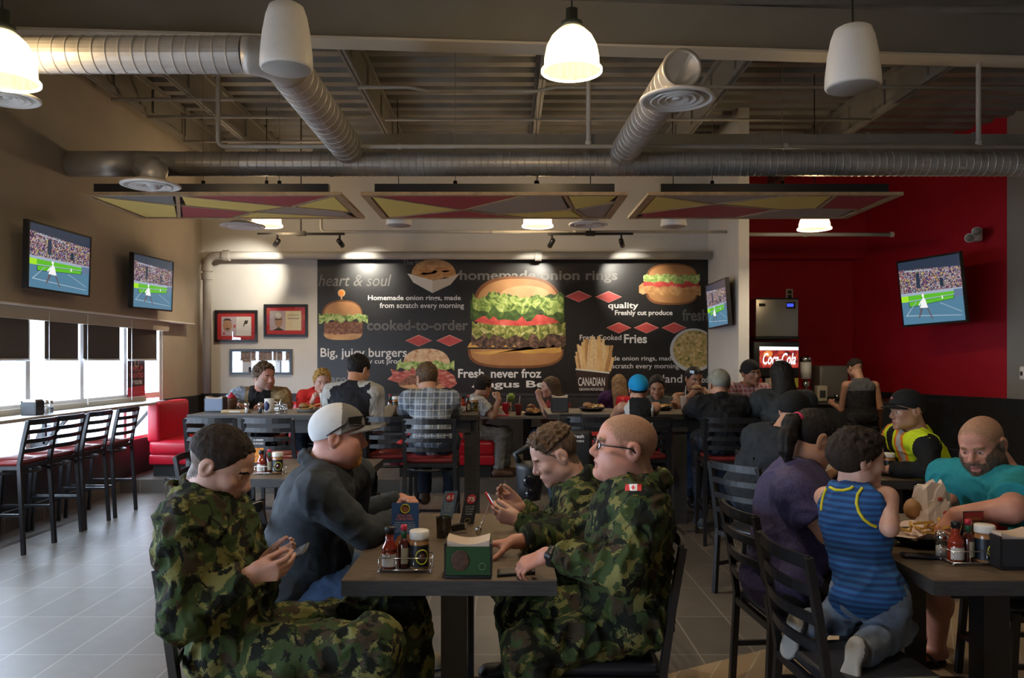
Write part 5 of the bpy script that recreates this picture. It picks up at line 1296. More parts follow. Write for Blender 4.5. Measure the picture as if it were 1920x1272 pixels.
def person(label, **a):
    g = lambda k, d=None: a.get(k, d)
    h = g('res', .008); s = g('size', 1.0); W_ = g('wide', 1.0); fat = g('fat', 0.0); fhead = g('fathead', fat * .12)
    neck = np.array(a['neck'], float); pel = np.array(a['pelvis'], float); hc = np.array(a['head'], float); yaw = a['yaw']
    fwd = V3(math.cos(R_(yaw)), math.sin(R_(yaw)), 0); up = nrm(neck - pel); lf = V3(-fwd[1], fwd[0], 0); tw = g('twist', 0)
    fw = np.cross(lf, up); RT = np.stack([fw, lf, up], 1)
    sl = nrm(np.array(Matrix.Rotation(R_(tw), 3, 'Z')) @ lf)
    base = (pel[0], pel[1], g('z0', 0.0))
    t = thing('person', label, 'person', base, group=g('group'))
    L = np.linalg.norm(neck - pel)
    at = lambda q, f=0.0: pel + (neck - pel) * q + fw * f
    shw = .185 * W_ * s
    drop = g('drop', .045)
    shc = neck - up * drop * s - fw * .0
    SH = {1: np.array(g('shL', shc + sl * shw)), -1: np.array(g('shR', shc - sl * shw))}
    HP = {q: pel + lf * q * .088 * s - up * .02 for q in (1, -1)}
    ua, fa = g('ua', .285) * s, g('fa', .255) * s
    WR = {1: np.array(g('wrL', pel + fw * .25 + lf * .2)), -1: np.array(g('wrR', pel + fw * .25 - lf * .2))}
    EL = {}
    for q, nm in ((1, 'elL'), (-1, 'elR')):
        EL[q] = np.array(a[nm]) if nm in a else ik(SH[q], WR[q], ua, fa, g('hint' + nm[2], -fw * .3 - up + lf * q * .5))
    thi, shi = .43 * s, .42 * s
    KN, AN = {}, {}
    for q, nm in ((1, 'L'), (-1, 'R')):
        KN[q] = np.array(g('kn' + nm, HP[q] + fwd * thi * .98 + lf * q * .05)); AN[q] = np.array(g('an' + nm, KN[q] + V3(0, 0, -shi) - fwd * .03)) if g('an' + nm) is None else np.array(a['an' + nm])
    # torso and limbs
    torso = [el(at(.02), V3(.120 + fat * .35, .165 * W_ + fat * .5, .125) * V3(s, s, s), RT, .05), el(at(.33, .01 + fat * .35), V3(.112 + fat * .9, .148 * W_ + fat * .7, .17 * L / .5), RT, .06),
             el(at(.68, .012), V3(.122 + fat * .35, .165 * W_ + fat * .3, .19 * L / .5), RT, .06), rc(SH[1] * .8 + shc * .2, SH[-1] * .8 + shc * .2, .068 * s + fat * .1, k=.05)]
    if s < .9: torso = [el(at(.05), V3(.085, .105, .09), RT, .05), el(at(.4, .008), V3(.08, .1, .14), RT, .05), el(at(.75), V3(.082, .112, .12), RT, .05), rc(SH[1] * .8 + shc * .2, SH[-1] * .8 + shc * .2, .042, k=.04)]
    for q in (1, -1): torso.append(rc(neck - up * .0, SH[q] - up * .0, .050 * s, .052 * s, .045))
    arms = {}
    for q in (1, -1):
        m = g('armr', 1.0) * s
        arms[q] = (rc(SH[q], EL[q], .056 * m + fat * .08, .045 * m + fat * .04, .03), rc(EL[q], WR[q], .044 * m + fat * .04, .030 * m, .02))
    legs = {}
    for q in (1, -1):
        legs[q] = [rc(HP[q], KN[q], .088 * s + fat * .15, .062 * s, .05), rc(KN[q], KN[q] + (AN[q] - KN[q]) * .4, .060 * s, .056 * s, .03), rc(KN[q] + (AN[q] - KN[q]) * .35, AN[q], .056 * s, .040 * s, .03)]
    # head
    hs = g('hsize', 1.0) * (1.0 if s > .9 else 1.0); RH = rot_head(*g('look', (yaw, 0, 0))); TH = (RH, hc)
    HD = head_ops(TH, hs, g('jaw', 1.0), fhead, g('mouth', 0.0), g('fem', 0.0))
    nr = .054 * hs * g('neckr', 1.0) + fat * .06
    nk = [rc(hc + RH @ (hs * V3(-.028, 0, -.055)), neck + up * .0, nr, nr * 1.08, .03)]
    neckr = nk
    hands = []
    for q, nm in ((1, 'L'), (-1, 'R')):
        hd = g('hand' + nm)
        if hd is None: hd = (nrm(WR[q] - EL[q]), V3(0, 0, 1), 'relax')
        if hd != 'none': hands += hand_ops(WR[q] + nrm(hd[0]) * .0, hd[0], hd[1], q, hd[2], g('hands', 1.0) * (s if s < .9 else 1.0))
    sleeve = g('sleeve', 'long'); core = -.016 if g('shirt') else 0
    body = grow(torso, core) + nk
    for q in (1, -1):
        u, f = arms[q]
        if sleeve == 'long': body += [grow([u], -.014)[0], rc(f[1], f[2], f[3] - .012, f[4], .02)]
        elif sleeve == 'short': body += [grow([u], -.002)[0], f]
        else: body += [u, f]
        body += grow(legs[q], -.016 if g('pants') else 0) if g('legs', True) and not (g('shorts')) else [grow([legs[q][0]], -.016)[0]] + legs[q][1:]
    if g('feet') == 'bare':
        for q in (1, -1):
            fd = g('footd', fwd); body += [rc(AN[q], AN[q] - V3(0, 0, .035), .036, .034, .02), rc(AN[q] + fd * -.03 - V3(0, 0, .045), AN[q] + fd * .15 - V3(0, 0, .055), .032, .03, .03)]
            for j in range(5): body.append(rc(AN[q] + fd * .14 + lf * (j - 2) * .017 - V3(0, 0, .06), AN[q] + fd * (.19 - abs(j - (1 if q > 0 else 3)) * .008) + lf * (j - 2) * .018 - V3(0, 0, .063), .011, .009, .006))
    body += HD + hands
    v, f = sdf_surface(body, h)
    v = smooth(v, f, 1, .72)
    fc = v[f].mean(1); q = (fc - hc) @ RH
    mi = head_mats(q, hs, None); near = np.linalg.norm(q, axis=1) < .16 * hs
    mi[~near] = 0
    if g('eyes', True): e = eye_mask(q, hs, g('lid', .0052)); mi = np.where((e > 0) & near, e, mi)
    beard = g('beard')
    mats = [SK[a['skin']], LIP[a['skin']], HR[g('brow', 'dark')], EYE_W, IRIS]
    if beard:
        hm, bt = beard; mats.append(HR[hm]); qq = q / hs; x, y, z = qq.T
        reg = near & (mi == 0)
        if bt == 'full': reg &= (z + (np.random.RandomState(2).rand(len(q)) - .5) * .012 < -.040 + np.clip(np.abs(y) - .03, 0, 1) * 1.2) & (x > -.005) & (z > -.135) & ~((x > .07) & (np.abs(y) < .045) & (z > -.046))
        elif bt == 'goatee': jj = (np.random.RandomState(2).rand(len(q)) - .5) * .010; reg &= (z + jj < -.046) & (x + jj > .056) & (np.abs(y) < .046) & ~((z > -.083) & (z < -.058) & (np.abs(y) < .02))
        elif bt == 'stubble': reg &= (z < -.045) & (x > .0)
        mi[reg] = 5
    bt = g('buzzmat')
    if bt:
        mats.append(HR[bt]); jj = (np.random.RandomState(1).rand(len(q)) - .5) * g('soft', .012); x, y, z = (q / hs).T; x = x - g('recede', 0.0)
        reg = near & (mi == 0) & (.9 * (x - .060) - .44 * (z - .05) < jj) & (x - z < .012 + jj) & (z > -.068 - .35 * (x + .09) + jj) & ((np.abs(y) < .076) | (z > .03)); mi[reg] = len(mats) - 1
    b_o = mesh_obj('body', v, f, mats, t, mi)
    CUR.update(SH=SH, EL=EL, WR=WR)
    hr = g('res_cloth', max(h, .007))
    seed = (sum(map(ord, label)) % 97) * .13
    if g('shirt'):
        m, loose, amp = a['shirt']
        ops = []; tops = grow(torso, .004 + loose * .3) + [el(at(-.02), V3(.128 + fat * .4, .172 * W_ + fat * .5, .10) * (s if s > .9 else .75), RT, .05)]
        for q in (1, -1):
            u, f_ = arms[q]
            if sleeve == 'long':
                d_ = nrm(WR[q] - EL[q])
                ops += [rc(f_[1], f_[2], f_[3] + loose, f_[4] + loose * .8, .025), cut(WR[q] - d_ * g('cuff', .012), d_, .085 + g('cuff', .012)), grow([u], loose)[0]]
            elif sleeve == 'short':
                d_ = nrm(EL[q] - SH[q]); e = SH[q] + (EL[q] - SH[q]) * g('slen', .72)
                ops += [rc(SH[q], e, u[3] + loose + .004, u[3] + loose + .006, .03), cut(e - d_ * .005, d_, .11)]
        ops += tops
        ops += [('s_rc',) + rc(neck + up * .02 + fw * g('vneck', .01), hc, nr + .012, nr + .02, .006)[1:]]
        if sleeve == 'none':
            for q in (1, -1): ops += [('s_rc',) + rc(SH[q] - sl * q * .01 + up * .04, SH[q] + sl * q * .12, .075 * s, .12 * s, .02)[1:], ('s_rc',) + rc(SH[q] + sl * q * .01 - up * .01, SH[q] + sl * q * .07 - up * .10, .068 * s, .06 * s, .02)[1:]]
        if g('collar'):
            for k in range(14):
                an = lambda k: 2 * math.pi * k / 14
                p = lambda k, zz, rr: neck + up * (zz + .012 * math.cos(an(k)) * -1) + (fw * math.cos(an(k)) * 1.1 + lf * math.sin(an(k))) * rr
                if abs(k - 7) > 7.1: continue
                if k in (0, 13) and g('collar') == 'open': continue
                ops.append(rc(p(k, .012, nr + .026), p(k + 1, .012, nr + .026), .017, k=.01)); ops.append(rc(p(k, .035, nr + .020), p(k + 1, .035, nr + .020), .010, k=.008))
        v, f = sdf_surface(ops, hr); v = smooth(v, f, 1, .5); v = folds(v, f, amp, seed, g('fsize', .075)); v = smooth(v, f, 1, .6)
        mi = None; ms = [m]
        if g('panels'):          # panels: function(points in torso frame) -> slot, and extra cloths
            fn, extra = a['panels']; ms = [m] + extra; fc = v[f].mean(1); mi = fn((fc - pel) @ RT / s, fc)
        mesh_obj('shirt', v, f, ms, t, mi)
    if g('pants'):
        m, loose, amp = a['pants']
        ops = []; pops = [el(at(.02), V3(.124 + fat * .36, .170 * W_ + fat * .5, .128) * (s if s > .9 else .60), RT, .05)]
        cuts = []
        for q in (1, -1):
            l = legs[q]; pops.append(rc(l[0][1], l[0][2], l[0][3] + .010, l[0][4] + loose, .05))
            if g('shorts'):
                cuts.append(cut(KN[q] - nrm(KN[q] - HP[q]) * .04, nrm(KN[q] - HP[q]), .16)) if g('shorts') != 'knee' else None
            else:
                ops += [rc(l[1][1], l[1][2], l[1][3] + loose, l[1][4] + loose, .03), rc(l[2][1], l[2][2], l[2][3] + loose, l[2][4] + loose * 1.1, .03)]; cuts.append(cut(AN[q] - nrm(AN[q] - KN[q]) * .01, nrm(AN[q] - KN[q]), .10))
        v, f = sdf_surface(ops + [c for c in cuts if c] + pops if not g('shorts') else pops + [c for c in cuts if c], hr); v = smooth(v, f, 1, .5); v = folds(v, f, amp, seed + 3, .085); v = smooth(v, f, 1, .6)
        mesh_obj('trousers' if not g('shorts') else 'shorts', v, f, m, t)
    if g('shoes'):
        for q in (1, -1):
            fd = nrm(g('footd', fwd) if not g('footd%d' % q) else g('footd%d' % q)); A = AN[q]; dn = nrm(g('footn', V3(0, 0, -1))); sd = np.cross(dn, fd)
            ops = [rc(A, A + dn * .03 * s, .045 * s, .046 * s, .02), rc(A - fd * .035 * s + dn * .045 * s, A + fd * .15 * s + dn * .055 * s, .044 * s, .040 * s, .03), el(A + fd * .13 * s + dn * .06 * s, V3(.065, .047, .03) * s, np.stack([fd, sd, -dn], 1), .02), cut(A + dn * .084 * s, dn, .3)]
            v, f = sdf_surface(ops, .006 if h < .006 else .009); ms = [a['shoes'], g('sole', a['shoes'])]
            mi = ((v[f].mean(1) - A) @ dn > .066 * s).astype(int); mesh_obj('shoe', v, f, ms, t, mi)
    if g('hair'):
        m, style, th = a['hair']
        hv = g('hres', .005 if h <= .006 else .007)
        v, f = sdf_surface(hair_ops(TH, hs, style, th), hv)
        if style != 'buzz':
            n = vnormals(v, f); ql = (v - hc) @ RH; k = np.clip((ql[:, 2] + .04) / .12, .15, 1)
            v = v + n * ((vnoise(v * 70 + seed * 9) - .5) * .012 * k * g('messy', 1.0) + (vnoise(v * 150) - .5) * .004 * k)[:, None]
        mesh_obj('hair', v, f, m, t)
    for fn in g('extra', []): fn(t, dict(TH=TH, hs=hs, RT=RT, pel=pel, neck=neck, SH=SH, EL=EL, WR=WR, KN=KN, AN=AN, fw=fw, up=up, lf=lf, fwd=fwd, nr=nr))
    return t
# --- things worn on the head
def cap_fn(cm, brim_m, back=False, tilt=0.0, panel=None, name='cap', crown=.0, badge=None, brimup=0.0):
    def fn(t, J):
        Rm, c = J['TH']; s = J['hs']; L = lambda x, y, z: c + Rm @ (s * V3(x, y, z))
        fl = -1 if back else 1
        ops = [el(L(-.010, 0, .036 + crown), s * V3(.108, .088, .096), Rm, .02), el(L(.010 * fl, 0, .05 + crown), s * V3(.100, .084, .090), Rm, .02), cut(L(0, 0, .014), Rm @ V3(.36 * fl, 0, -1), .3)]
        v, f = sdf_surface(ops, .005); q = (v[f].mean(1) - c) @ Rm / s
        mi = panel(q) if panel else np.zeros(len(f), int)
        o = mesh_obj(name, v, f, cm if isinstance(cm, list) else [cm], t, mi)
        b = MB(); n = 14; top = []; rows = 7
        vs = []; fs = []
        for sgn in (0, 1):
            for j in range(rows + 1):
                u = j / rows
                for i in range(n + 1):
                    w = -1 + 2 * i / n; y = w * .078; x0 = fl * (math.sqrt(max(0, 1 - (y / .090) ** 2)) * .098); x1 = x0 + fl * .085 * (1 - abs(w) ** 2.6)
                    vs.append(L(x0 + (x1 - x0) * u - fl * .006, y, .050 - .026 * w * w - (.016 - brimup) * u - .006 * u * u - .004 * sgn))
        K = (n + 1) * (rows + 1)
        for sgn in (0, 1):
            for j in range(rows):
                for i in range(n):
                    q4 = [sgn * K + j * (n + 1) + i, sgn * K + j * (n + 1) + i + 1, sgn * K + (j + 1) * (n + 1) + i + 1, sgn * K + (j + 1) * (n + 1) + i]; fs.append(tuple(q4))
        b.add(vs, fs, 0, True); b.build('cap_brim', brim_m, o)
        if badge: badge(o, L)
    return fn
def glasses_fn(rim, lens, up=0.0, dark=False, px=0.0):
    """up lifts them onto the cap or hair"""
    def fn(t, J):
        Rm, c = J['TH']; s = J['hs']; L = lambda x, y, z: Vector(c + Rm @ (s * V3(x + px, y, z + up)))
        o = MB()
        for y in (-1, 1):
            pts = [L(.108 - .006 * abs(math.cos(a)), y * (.033 + .026 * math.cos(a)), .002 + .017 * math.sin(a)) for a in [2*math.pi*i/18 for i in range(19)]]
            o.tube(pts, .0024, 6, cap=False); o.tube([L(.101, y * .060, .006), L(.085, y * .076, .006), L(.0, y * .088, .006), L(-.02, y * .087, -.008)], .0030, 6)
        o.tube([L(.109, -.008, .005), L(.112, 0, .008), L(.109, .008, .005)], .0015, 6)
        g = o.build('glasses', rim, t); l = MB()
        for y in (-1, 1):
            pts = [L(.107 - .006 * abs(math.cos(a)), y * (.033 + .025 * math.cos(a)), .002 + .016 * math.sin(a)) for a in [2*math.pi*i/18 for i in range(18)]]
            l.add(pts, [tuple(range(18))])
        l.build('lens', lens, g)
    return fn

def wrap_shades_fn(lens, frame, z=.075, rx=.112, ry=.096, tilt=.25):
    """sunglasses pushed up on a cap or hair: two curved lenses and temples running back to the ears"""
    def fn(t, J):
        Rm, c = J['TH']; s = J['hs']; L = lambda x, y, z: Vector(c + Rm @ (s * V3(x, y, z)))
        f = MB(); l = MB()
        pt = lambda az, h, k=0.0: L((rx + k) * math.cos(az) - .008 - tilt * h, (ry + k) * math.sin(az), z + h)
        for y in (-1, 1):
            n = 10; up = []; lo = []
            for i in range(n + 1):
                az = R_(6 + 58 * i / n); w = math.sin(math.pi * min(1, .18 + .82 * (1 - i / n) ** .8) * .5 + .0) ; hh = .020 * (.55 + .45 * w)
                up.append(pt(y * az, hh * .9)); lo.append(pt(y * az, -hh))
            vs = up + lo
            l.add(vs, [(i, i + 1, n + 2 + i, n + 1 + i) for i in range(n)], 0, True)
            f.tube(up + lo[::-1] + up[:1], .0022, 6, cap=False)
            f.tube([up[-1], L(.03, y * .094, z - .012), L(-.02, y * .093, .030), L(-.045, y * .090, .012)], .0032, 6)
        f.tube([pt(R_(-6), .004), pt(0, .006), pt(R_(6), .004)], .0025, 6)
        o = f.build('sunglasses', frame, t); l.build('lens', lens, o)
    return fn
# ------------------------------------------------------------------ the people in the room
PP = lambda px, py, d: np.array(P(px, py, d)[:])
NEAR, MID, FAR = .0033, .006, .008
def kid(t, name):
    return next(o for o in bpy.data.objects if o.parent == t and o.name.split('.')[0] == name)
def decal(t, part, x0, y0, x1, y1, nx, ny, fn, mats, name):
    """a patch lying on a garment: the picture-pixel window only says where on the cloth it sits"""
    from mathutils.bvhtree import BVHTree
    o = kid(t, part); off = Vector(OFF[o.name]); me = o.data
    bv = BVHTree.FromPolygons([v.co + off for v in me.vertices], [tuple(p.vertices) for p in me.polygons])
    eye = Vector((0, 0, CZ)); b = MB(); vs = []; ok = True
    for j in range(ny + 1):
        for i in range(nx + 1):
            d = (P(x0 + (x1 - x0) * i / nx, y0 + (y1 - y0) * j / ny, 1.0) - eye).normalized()
            h, n, _, _ = bv.ray_cast(eye, d)
            if h is None: return None
            vs.append(h + n * .003)
    fs = []; ms = []
    for j in range(ny):
        for i in range(nx):
            m = fn((i + .5) / nx, (j + .5) / ny)
            if m is None: continue
            a = j * (nx + 1) + i; b.add([vs[a], vs[a+1], vs[a+nx+2], vs[a+nx+1]], [(0, 1, 2, 3)], m, True)
    return b.build(name, mats, t)
camo = CL['camo']; BOOT = mat('black_boot', (.015, .014, .013), .5)
# soldier on the window side of the near table
S1 = person('soldier in camouflage looking down at a dark phone, at the near table', res=NEAR, skin='fair', brow='dark', neck=PP(374, 926, 2.68), pelvis=V3(-.93, 2.68, .56), head=PP(412, 873, 2.68), yaw=-2, look=(0, 27, 0), hsize=1.04,
    shR=PP(341, 995, 2.49), shL=V3(-1.05, 2.88, .955), elR=PP(347, 1160, 2.45), wrR=PP(468, 1080, 2.5), wrL=PP(494, 1060, 2.66), handR=((.94, .10, .16), (-.1, -.85, -.35), 'phone'), handL=((.86, -.06, .36), (.05, .80, -.5), 'phone'),
    knR=PP(700, 1212, 2.55), knL=PP(762, 1156, 2.9), anR=V3(-.42, 2.58, .09), anL=V3(-.34, 2.92, .09), shirt=(camo, .026, .020), collar='open', pants=(camo, .022, .020), shoes=BOOT, hair=(HR['dark'], 'short', .012), messy=.5, hres=.004, wide=1.08, fat=.012, fathead=.0, buzzmat='fadeb', beard=('fadeb', 'stubble') if 0 else None, vneck=.03, lid=.002)
# man in the cap
def badge_none(o, L): pass
cap_panel = lambda q: np.where(q[:, 0] < .012, 0, 1)
S2 = person('heavy man in white and grey cap and dark sweater at the soldiers table', res=NEAR, skin='ruddy', brow='sandy', neck=PP(606, 880, 3.45), pelvis=V3(-.96, 3.45, .58), head=PP(632, 820, 3.45), yaw=4, look=(14, 3, 0), hsize=1.08, jaw=1.08,
    shR=PP(596, 925, 3.22), shL=PP(668, 893, 3.7), elR=PP(684, 1002, 3.26), wrR=V3(-.50, 3.60, .80), wrL=V3(-.53, 3.92, .83), handR=((.45, .75, -.05), (0, -.2, 1), 'relax'), handL=((.5, -.6, .1), (0, 0, 1), 'relax'),
    knR=V3(-.46, 3.36, .53), knL=V3(-.44, 3.62, .53), anR=V3(-.50, 3.4, .09), anL=V3(-.50, 3.86, .09), fat=.085, fathead=.016, wide=1.12, neckr=1.12, shirt=(CL['charcoal'], .016, .012), pants=(CL['jeans'], .014, .010), shoes=mat('tan_shoe', (.32, .24, .14), .7), sole=mat('pale_sole', (.5, .47, .4), .6),
    collar='ring', beard=('gold', 'goatee'), extra=[cap_fn([cloth('white_cap_cloth', (.62, .62, .62), .05), cloth('grey_cap_cloth', (.16, .15, .14), .1)], cloth('cap_brim_grey', (.20, .20, .20), .1), panel=cap_panel, brimup=.022), wrap_shades_fn(mat('dark_lens', (.012, .010, .008), .05), M['black_plastic'])], footdL=V3(.95, .1, 0), footdR=V3(1, 0, 0), fsize=.11, lid=.003)
# soldier with the red phone
S3 = person('soldier in camouflage looking down at a red phone, seated beyond the one with glasses', res=NEAR, skin='fair', brow='brown', neck=PP(1082, 908, 3.62), pelvis=V3(.50, 3.62, .56), head=PP(1042, 853, 3.62), yaw=180, look=(187, 27, 0), hsize=1.06,
    shL=PP(1090, 955, 3.42), shR=V3(.33, 3.83, .905), elL=PP(1066, 1003, 3.33), wrL=PP(975, 978, 3.45), wrR=V3(.06, 3.62, .845), handL=((-.92, .06, .28), (.1, -.85, -.3), 'phone'), handR=((-.85, -.05, .55), (-.1, .9, -.35), 'phone'),
    knL=V3(.02, 3.5, .53), knR=V3(.02, 3.74, .53), anL=V3(.06, 3.5, .09), anR=V3(.06, 3.74, .09), shirt=(camo, .024, .020), collar='open', pants=(camo, .022, .016), shoes=BOOT, hair=(HR['brown'], 'top', .018), messy=1.6, hres=.004, wide=1.05, fat=.015, fathead=.004, vneck=.02, lid=.003, buzzmat='fadeb')
# soldier with glasses
S4 = person('soldier in camouflage with glasses and flag patch, mouth open, resting hand on phone', res=NEAR, skin='ruddy', brow='sandy', neck=PP(1193, 908, 2.95), pelvis=V3(.46, 2.95, .58), head=PP(1172, 840, 2.95), yaw=180, look=(184, -7, 0), hsize=1.06, jaw=1.05, mouth=.018,
    shL=PP(1205, 968, 2.73), shR=V3(.50, 3.16, .985), elL=PP(1165, 1068, 2.64), wrL=PP(1025, 1042, 2.74), elR=PP(1090, 1003, 3.2), wrR=PP(966, 1016, 3.1), handL=((-.80, .16, -.36), (-.30, -.45, .85), 'claw'), handR=((-.95, .1, -.12), (0, .15, 1), 'relax'),
    knL=PP(990, 1222, 2.77), knR=PP(978, 1150, 3.1), anL=V3(.16, 2.8, .09), anR=V3(.14, 3.1, .09), shirt=(camo, .026, .022), collar='open', pants=(camo, .022, .020), shoes=BOOT, buzzmat='buzz', soft=.022, recede=.006, cuff=.045, wide=1.10, fat=.05, fathead=.020, neckr=1.18, vneck=.02,
    extra=[glasses_fn(M['black'], glass('spectacle_lens', (.92, .94, 1), .25))], lid=.0055)
FL = [mat('flag_red', (.55, .03, .03), .7), mat('flag_white', (.72, .70, .68), .7)]
def leaf(u, v):
    if u < .27 or u > .73: return 0
    x, y = (u - .5) * 2.0, (v - .5) * 2
    return 0 if (abs(x) < .07 and y > 0 and y < .75) or (abs(y) < .18 and abs(x) < .26) or (abs(x) < .14 and -.7 < y < .38) and abs(x) * 3 < (y + .75) else 1
decal(S4, 'shirt', 1173, 909, 1203, 922, 30, 14, leaf, FL, 'flag_patch')
# family table
W1 = person('woman with ponytail and navy t-shirt leaning over the family table', res=NEAR, skin='tan', brow='black', neck=PP(1490, 874, 3.45), pelvis=V3(1.20, 3.40, .57), head=PP(1524, 824, 3.45), yaw=14, look=(14, 24, 0), hsize=1.02, fem=1, jaw=.94,
    shR=PP(1492, 925, 3.26), shL=V3(1.34, 3.64, .98), elR=PP(1553, 1000, 3.2), wrR=V3(1.60, 3.36, .88), wrL=V3(1.66, 3.62, .86), handR=((.92, .25, -.25), (0, -.3, .95), 'hold'), handL=((.9, -.2, -.2), (0, 0, 1), 'hold'), sleeve='short', slen=.62,
    knR=V3(1.60, 3.32, .54), knL=V3(1.60, 3.55, .54), fat=.05, fathead=.008, shirt=(mat('navy_glitter_shirt', (.042, .034, .105), .7, var=.6, scale=160, bump=.2), .016, .012), pants=(CL['black'], .012, .01), shoes=CL['black'], hair=(HR['black'], 'tail', .008), messy=.4, fsize=.1, lid=.003)
def ponytail(t, J):
    Rm, c = J['TH']; L = lambda x, y, z: c + Rm @ V3(x, y, z)
    h = kid(t, 'hair')
    p0 = PP(1496, 785, 3.42); pts = [p0, PP(1484, 792, 3.40), PP(1476, 820, 3.38), PP(1474, 845, 3.37), PP(1478, 868, 3.37)]
    v, f = sdf_surface([rc(pts[0], pts[1], .026, .032, .02), rc(pts[1], pts[2], .034, .036, .02), rc(pts[2], pts[3], .036, .028, .02), rc(pts[3], pts[4], .028, .010, .02)], .005)
    n = vnormals(v, f); v = v + n * ((vnoise(v * np.array([90, 90, 12])) - .5) * .012)[:, None]
    mesh_obj('ponytail', v, f, HR['black'], h)
    b = MB(); d = Vector(pts[1] - pts[0]).normalized(); b.tube([Vector(p0) - d * .006, Vector(p0) + d * .010], .030, 14); b.build('hair_tie', mat('pink_tie', (.65, .03, .16), .6), h)
ponytail(W1, dict(TH=(rot_head(14, 24), PP(1524, 824, 3.45))))
tank = stripes('blue_striped_cloth', (.010, .042, .15), (.016, .10, .27), .022)
trim_y = cloth('yellow_trim', (.62, .55, .04), .1)
def tank_panel(q, fc): return np.zeros(len(q), int)
B1 = person('small boy in blue striped tank top kneeling up on a chair', res=NEAR, size=.70, skin='fair', brow='brown', neck=PP(1592, 918, 2.95), pelvis=PP(1627, 1112, 2.9), head=PP(1607, 862, 2.95), yaw=62, look=(8, 6, 0), hsize=.93, wide=.98, neckr=.78, armr=.95,
    elR=PP(1668, 990, 2.82), wrR=PP(1650, 930, 3.02), shL=V3(1.235, 3.03, .995), elL=V3(1.37, 3.20, .88), wrL=V3(1.46, 3.22, .97), handR=((-.2, .3, .9), (.5, -.8, .1), 'fist'), handL=((.4, .1, .8), (0, .9, 0), 'fist'), sleeve='none', knR=V3(1.47, 2.96, .525), knL=V3(1.37, 3.10, .525), anR=V3(1.235, 2.73, .50), anL=V3(1.12, 2.98, .515),
    shirt=(tank, .012, .012), pants=(cloth('grey_blue_jeans', (.14, .17, .22), .3), .016, .016), shoes=mat('grey_sneaker', (.075, .078, .085), .8), sole=mat('sneaker_sole', (.35, .34, .32), .7), footd=V3(-.35, -.35, -.85), footn=V3(-.62, -.55, .45), hair=(HR['dark'], 'mop', .016), messy=1.2, hres=.004, drop=.03)
def tank_trim(t):
    """yellow binding round the armholes and neck"""
    from mathutils.bvhtree import BVHTree
    o = kid(t, 'shirt'); off = Vector(OFF[o.name]); bv = BVHTree.FromPolygons([v.co + off for v in o.data.vertices], [tuple(p.vertices) for p in o.data.polygons])
    eye = Vector((0, 0, CZ))
    for nm, pts in (('neck_binding', [(1556, 914), (1566, 919), (1580, 920), (1594, 917), (1602, 911)]), ('armhole_binding', [(1617, 915), (1608, 928), (1606, 944), (1610, 960), (1619, 974), (1632, 984), (1646, 990)]), ('armhole_binding', [(1550, 916), (1544, 930), (1541, 946), (1540, 962)])):
        hs = []
        for a, c in zip(pts, pts[1:]):
            for q in range(4):
                x = a[0] + (c[0] - a[0]) * q / 4; y = a[1] + (c[1] - a[1]) * q / 4
                h, n, _, _ = bv.ray_cast(eye, (P(x, y, 1) - eye).normalized())
                if h is not None and (not hs or (h - hs[-1]).length < .08): hs.append(h + n * .001)
        if len(hs) > 2: b = MB(); b.tube(hs, .0055, 8); b.build(nm, trim_y, o)
tank_trim(B1)
T1 = person('bearded man in teal t-shirt reaching for food at the family table', res=NEAR, skin='ruddy', brow='sandy', neck=PP(1880, 892, 3.6), pelvis=V3(2.46, 3.62, .58), head=PP(1842, 834, 3.6), yaw=192, look=(214, 20, 4), hsize=1.06, jaw=1.1, mouth=.006,
    shL=PP(1918, 922, 3.36), shR=V3(2.17, 3.84, .95), elL=V3(2.0, 3.10, .935), wrL=V3(1.845, 3.20, .895), handL=((-.55, .1, -.80), (-.55, -.55, .6), 'claw'), wrR=V3(2.08, 3.66, .87), handR=((-.9, -.1, -.15), (0, .2, 1), 'hold'), sleeve='short', slen=.80, armr=1.12,
    knL=V3(1.98, 3.56, .53), knR=V3(2.02, 3.82, .53), anL=V3(2.16, 3.92, .10), anR=V3(2.26, 4.15, .10), fat=.085, fathead=.018, wide=1.12, neckr=1.15, shirt=(cloth('teal_cloth', (.018, .215, .26), .08), .018, .014), pants=(cloth('grey_shorts', (.05, .055, .06), .2), .02, .012), shorts='cut', feet='bare', footd=V3(-.95, -.15, 0),
    beard=('fadeb', 'full'), buzzmat='buzz', soft=.02, recede=.004, fsize=.1, lid=.003)
for an, lab in ((V3(2.16, 3.92, .10), 1), (V3(2.26, 4.15, .10), 2)):
    o = thing('flip_flop', ['black flip-flop on the bare foot under the family table', 'black flip-flop on the further bare foot under the family table'][lab - 1], 'sandal', (an[0], an[1], 0), group='pair of black flip-flops')
    fd = V3(-.988, -.156, 0); sd = V3(.156, -.988, 0); b = MB(); out = [an + fd * (.085 + .135 * math.cos(a)) + sd * (.046 * math.sin(a)) - V3(0, 0, .099) for a in [2*math.pi*i/24 for i in range(24)]]; b.prism(out, (0, 0, .016)); b.build('sole', mat('black_rubber', (.02, .018, .016), .7), o)
    b = MB(); q = an - V3(0, 0, .03); c_ = an + fd * .10 - V3(0, 0, .028)
    for s in (-1, 1): b.tube([an + sd * s * .045 + fd * .03 - V3(0, 0, .085), an + sd * s * .036 + fd * .08 - V3(0, 0, .034), an + fd * .145 - V3(0, 0, .040)], .009, 6)
    b.build('strap', mat('black_rubber', (.02, .018, .016), .7), o)
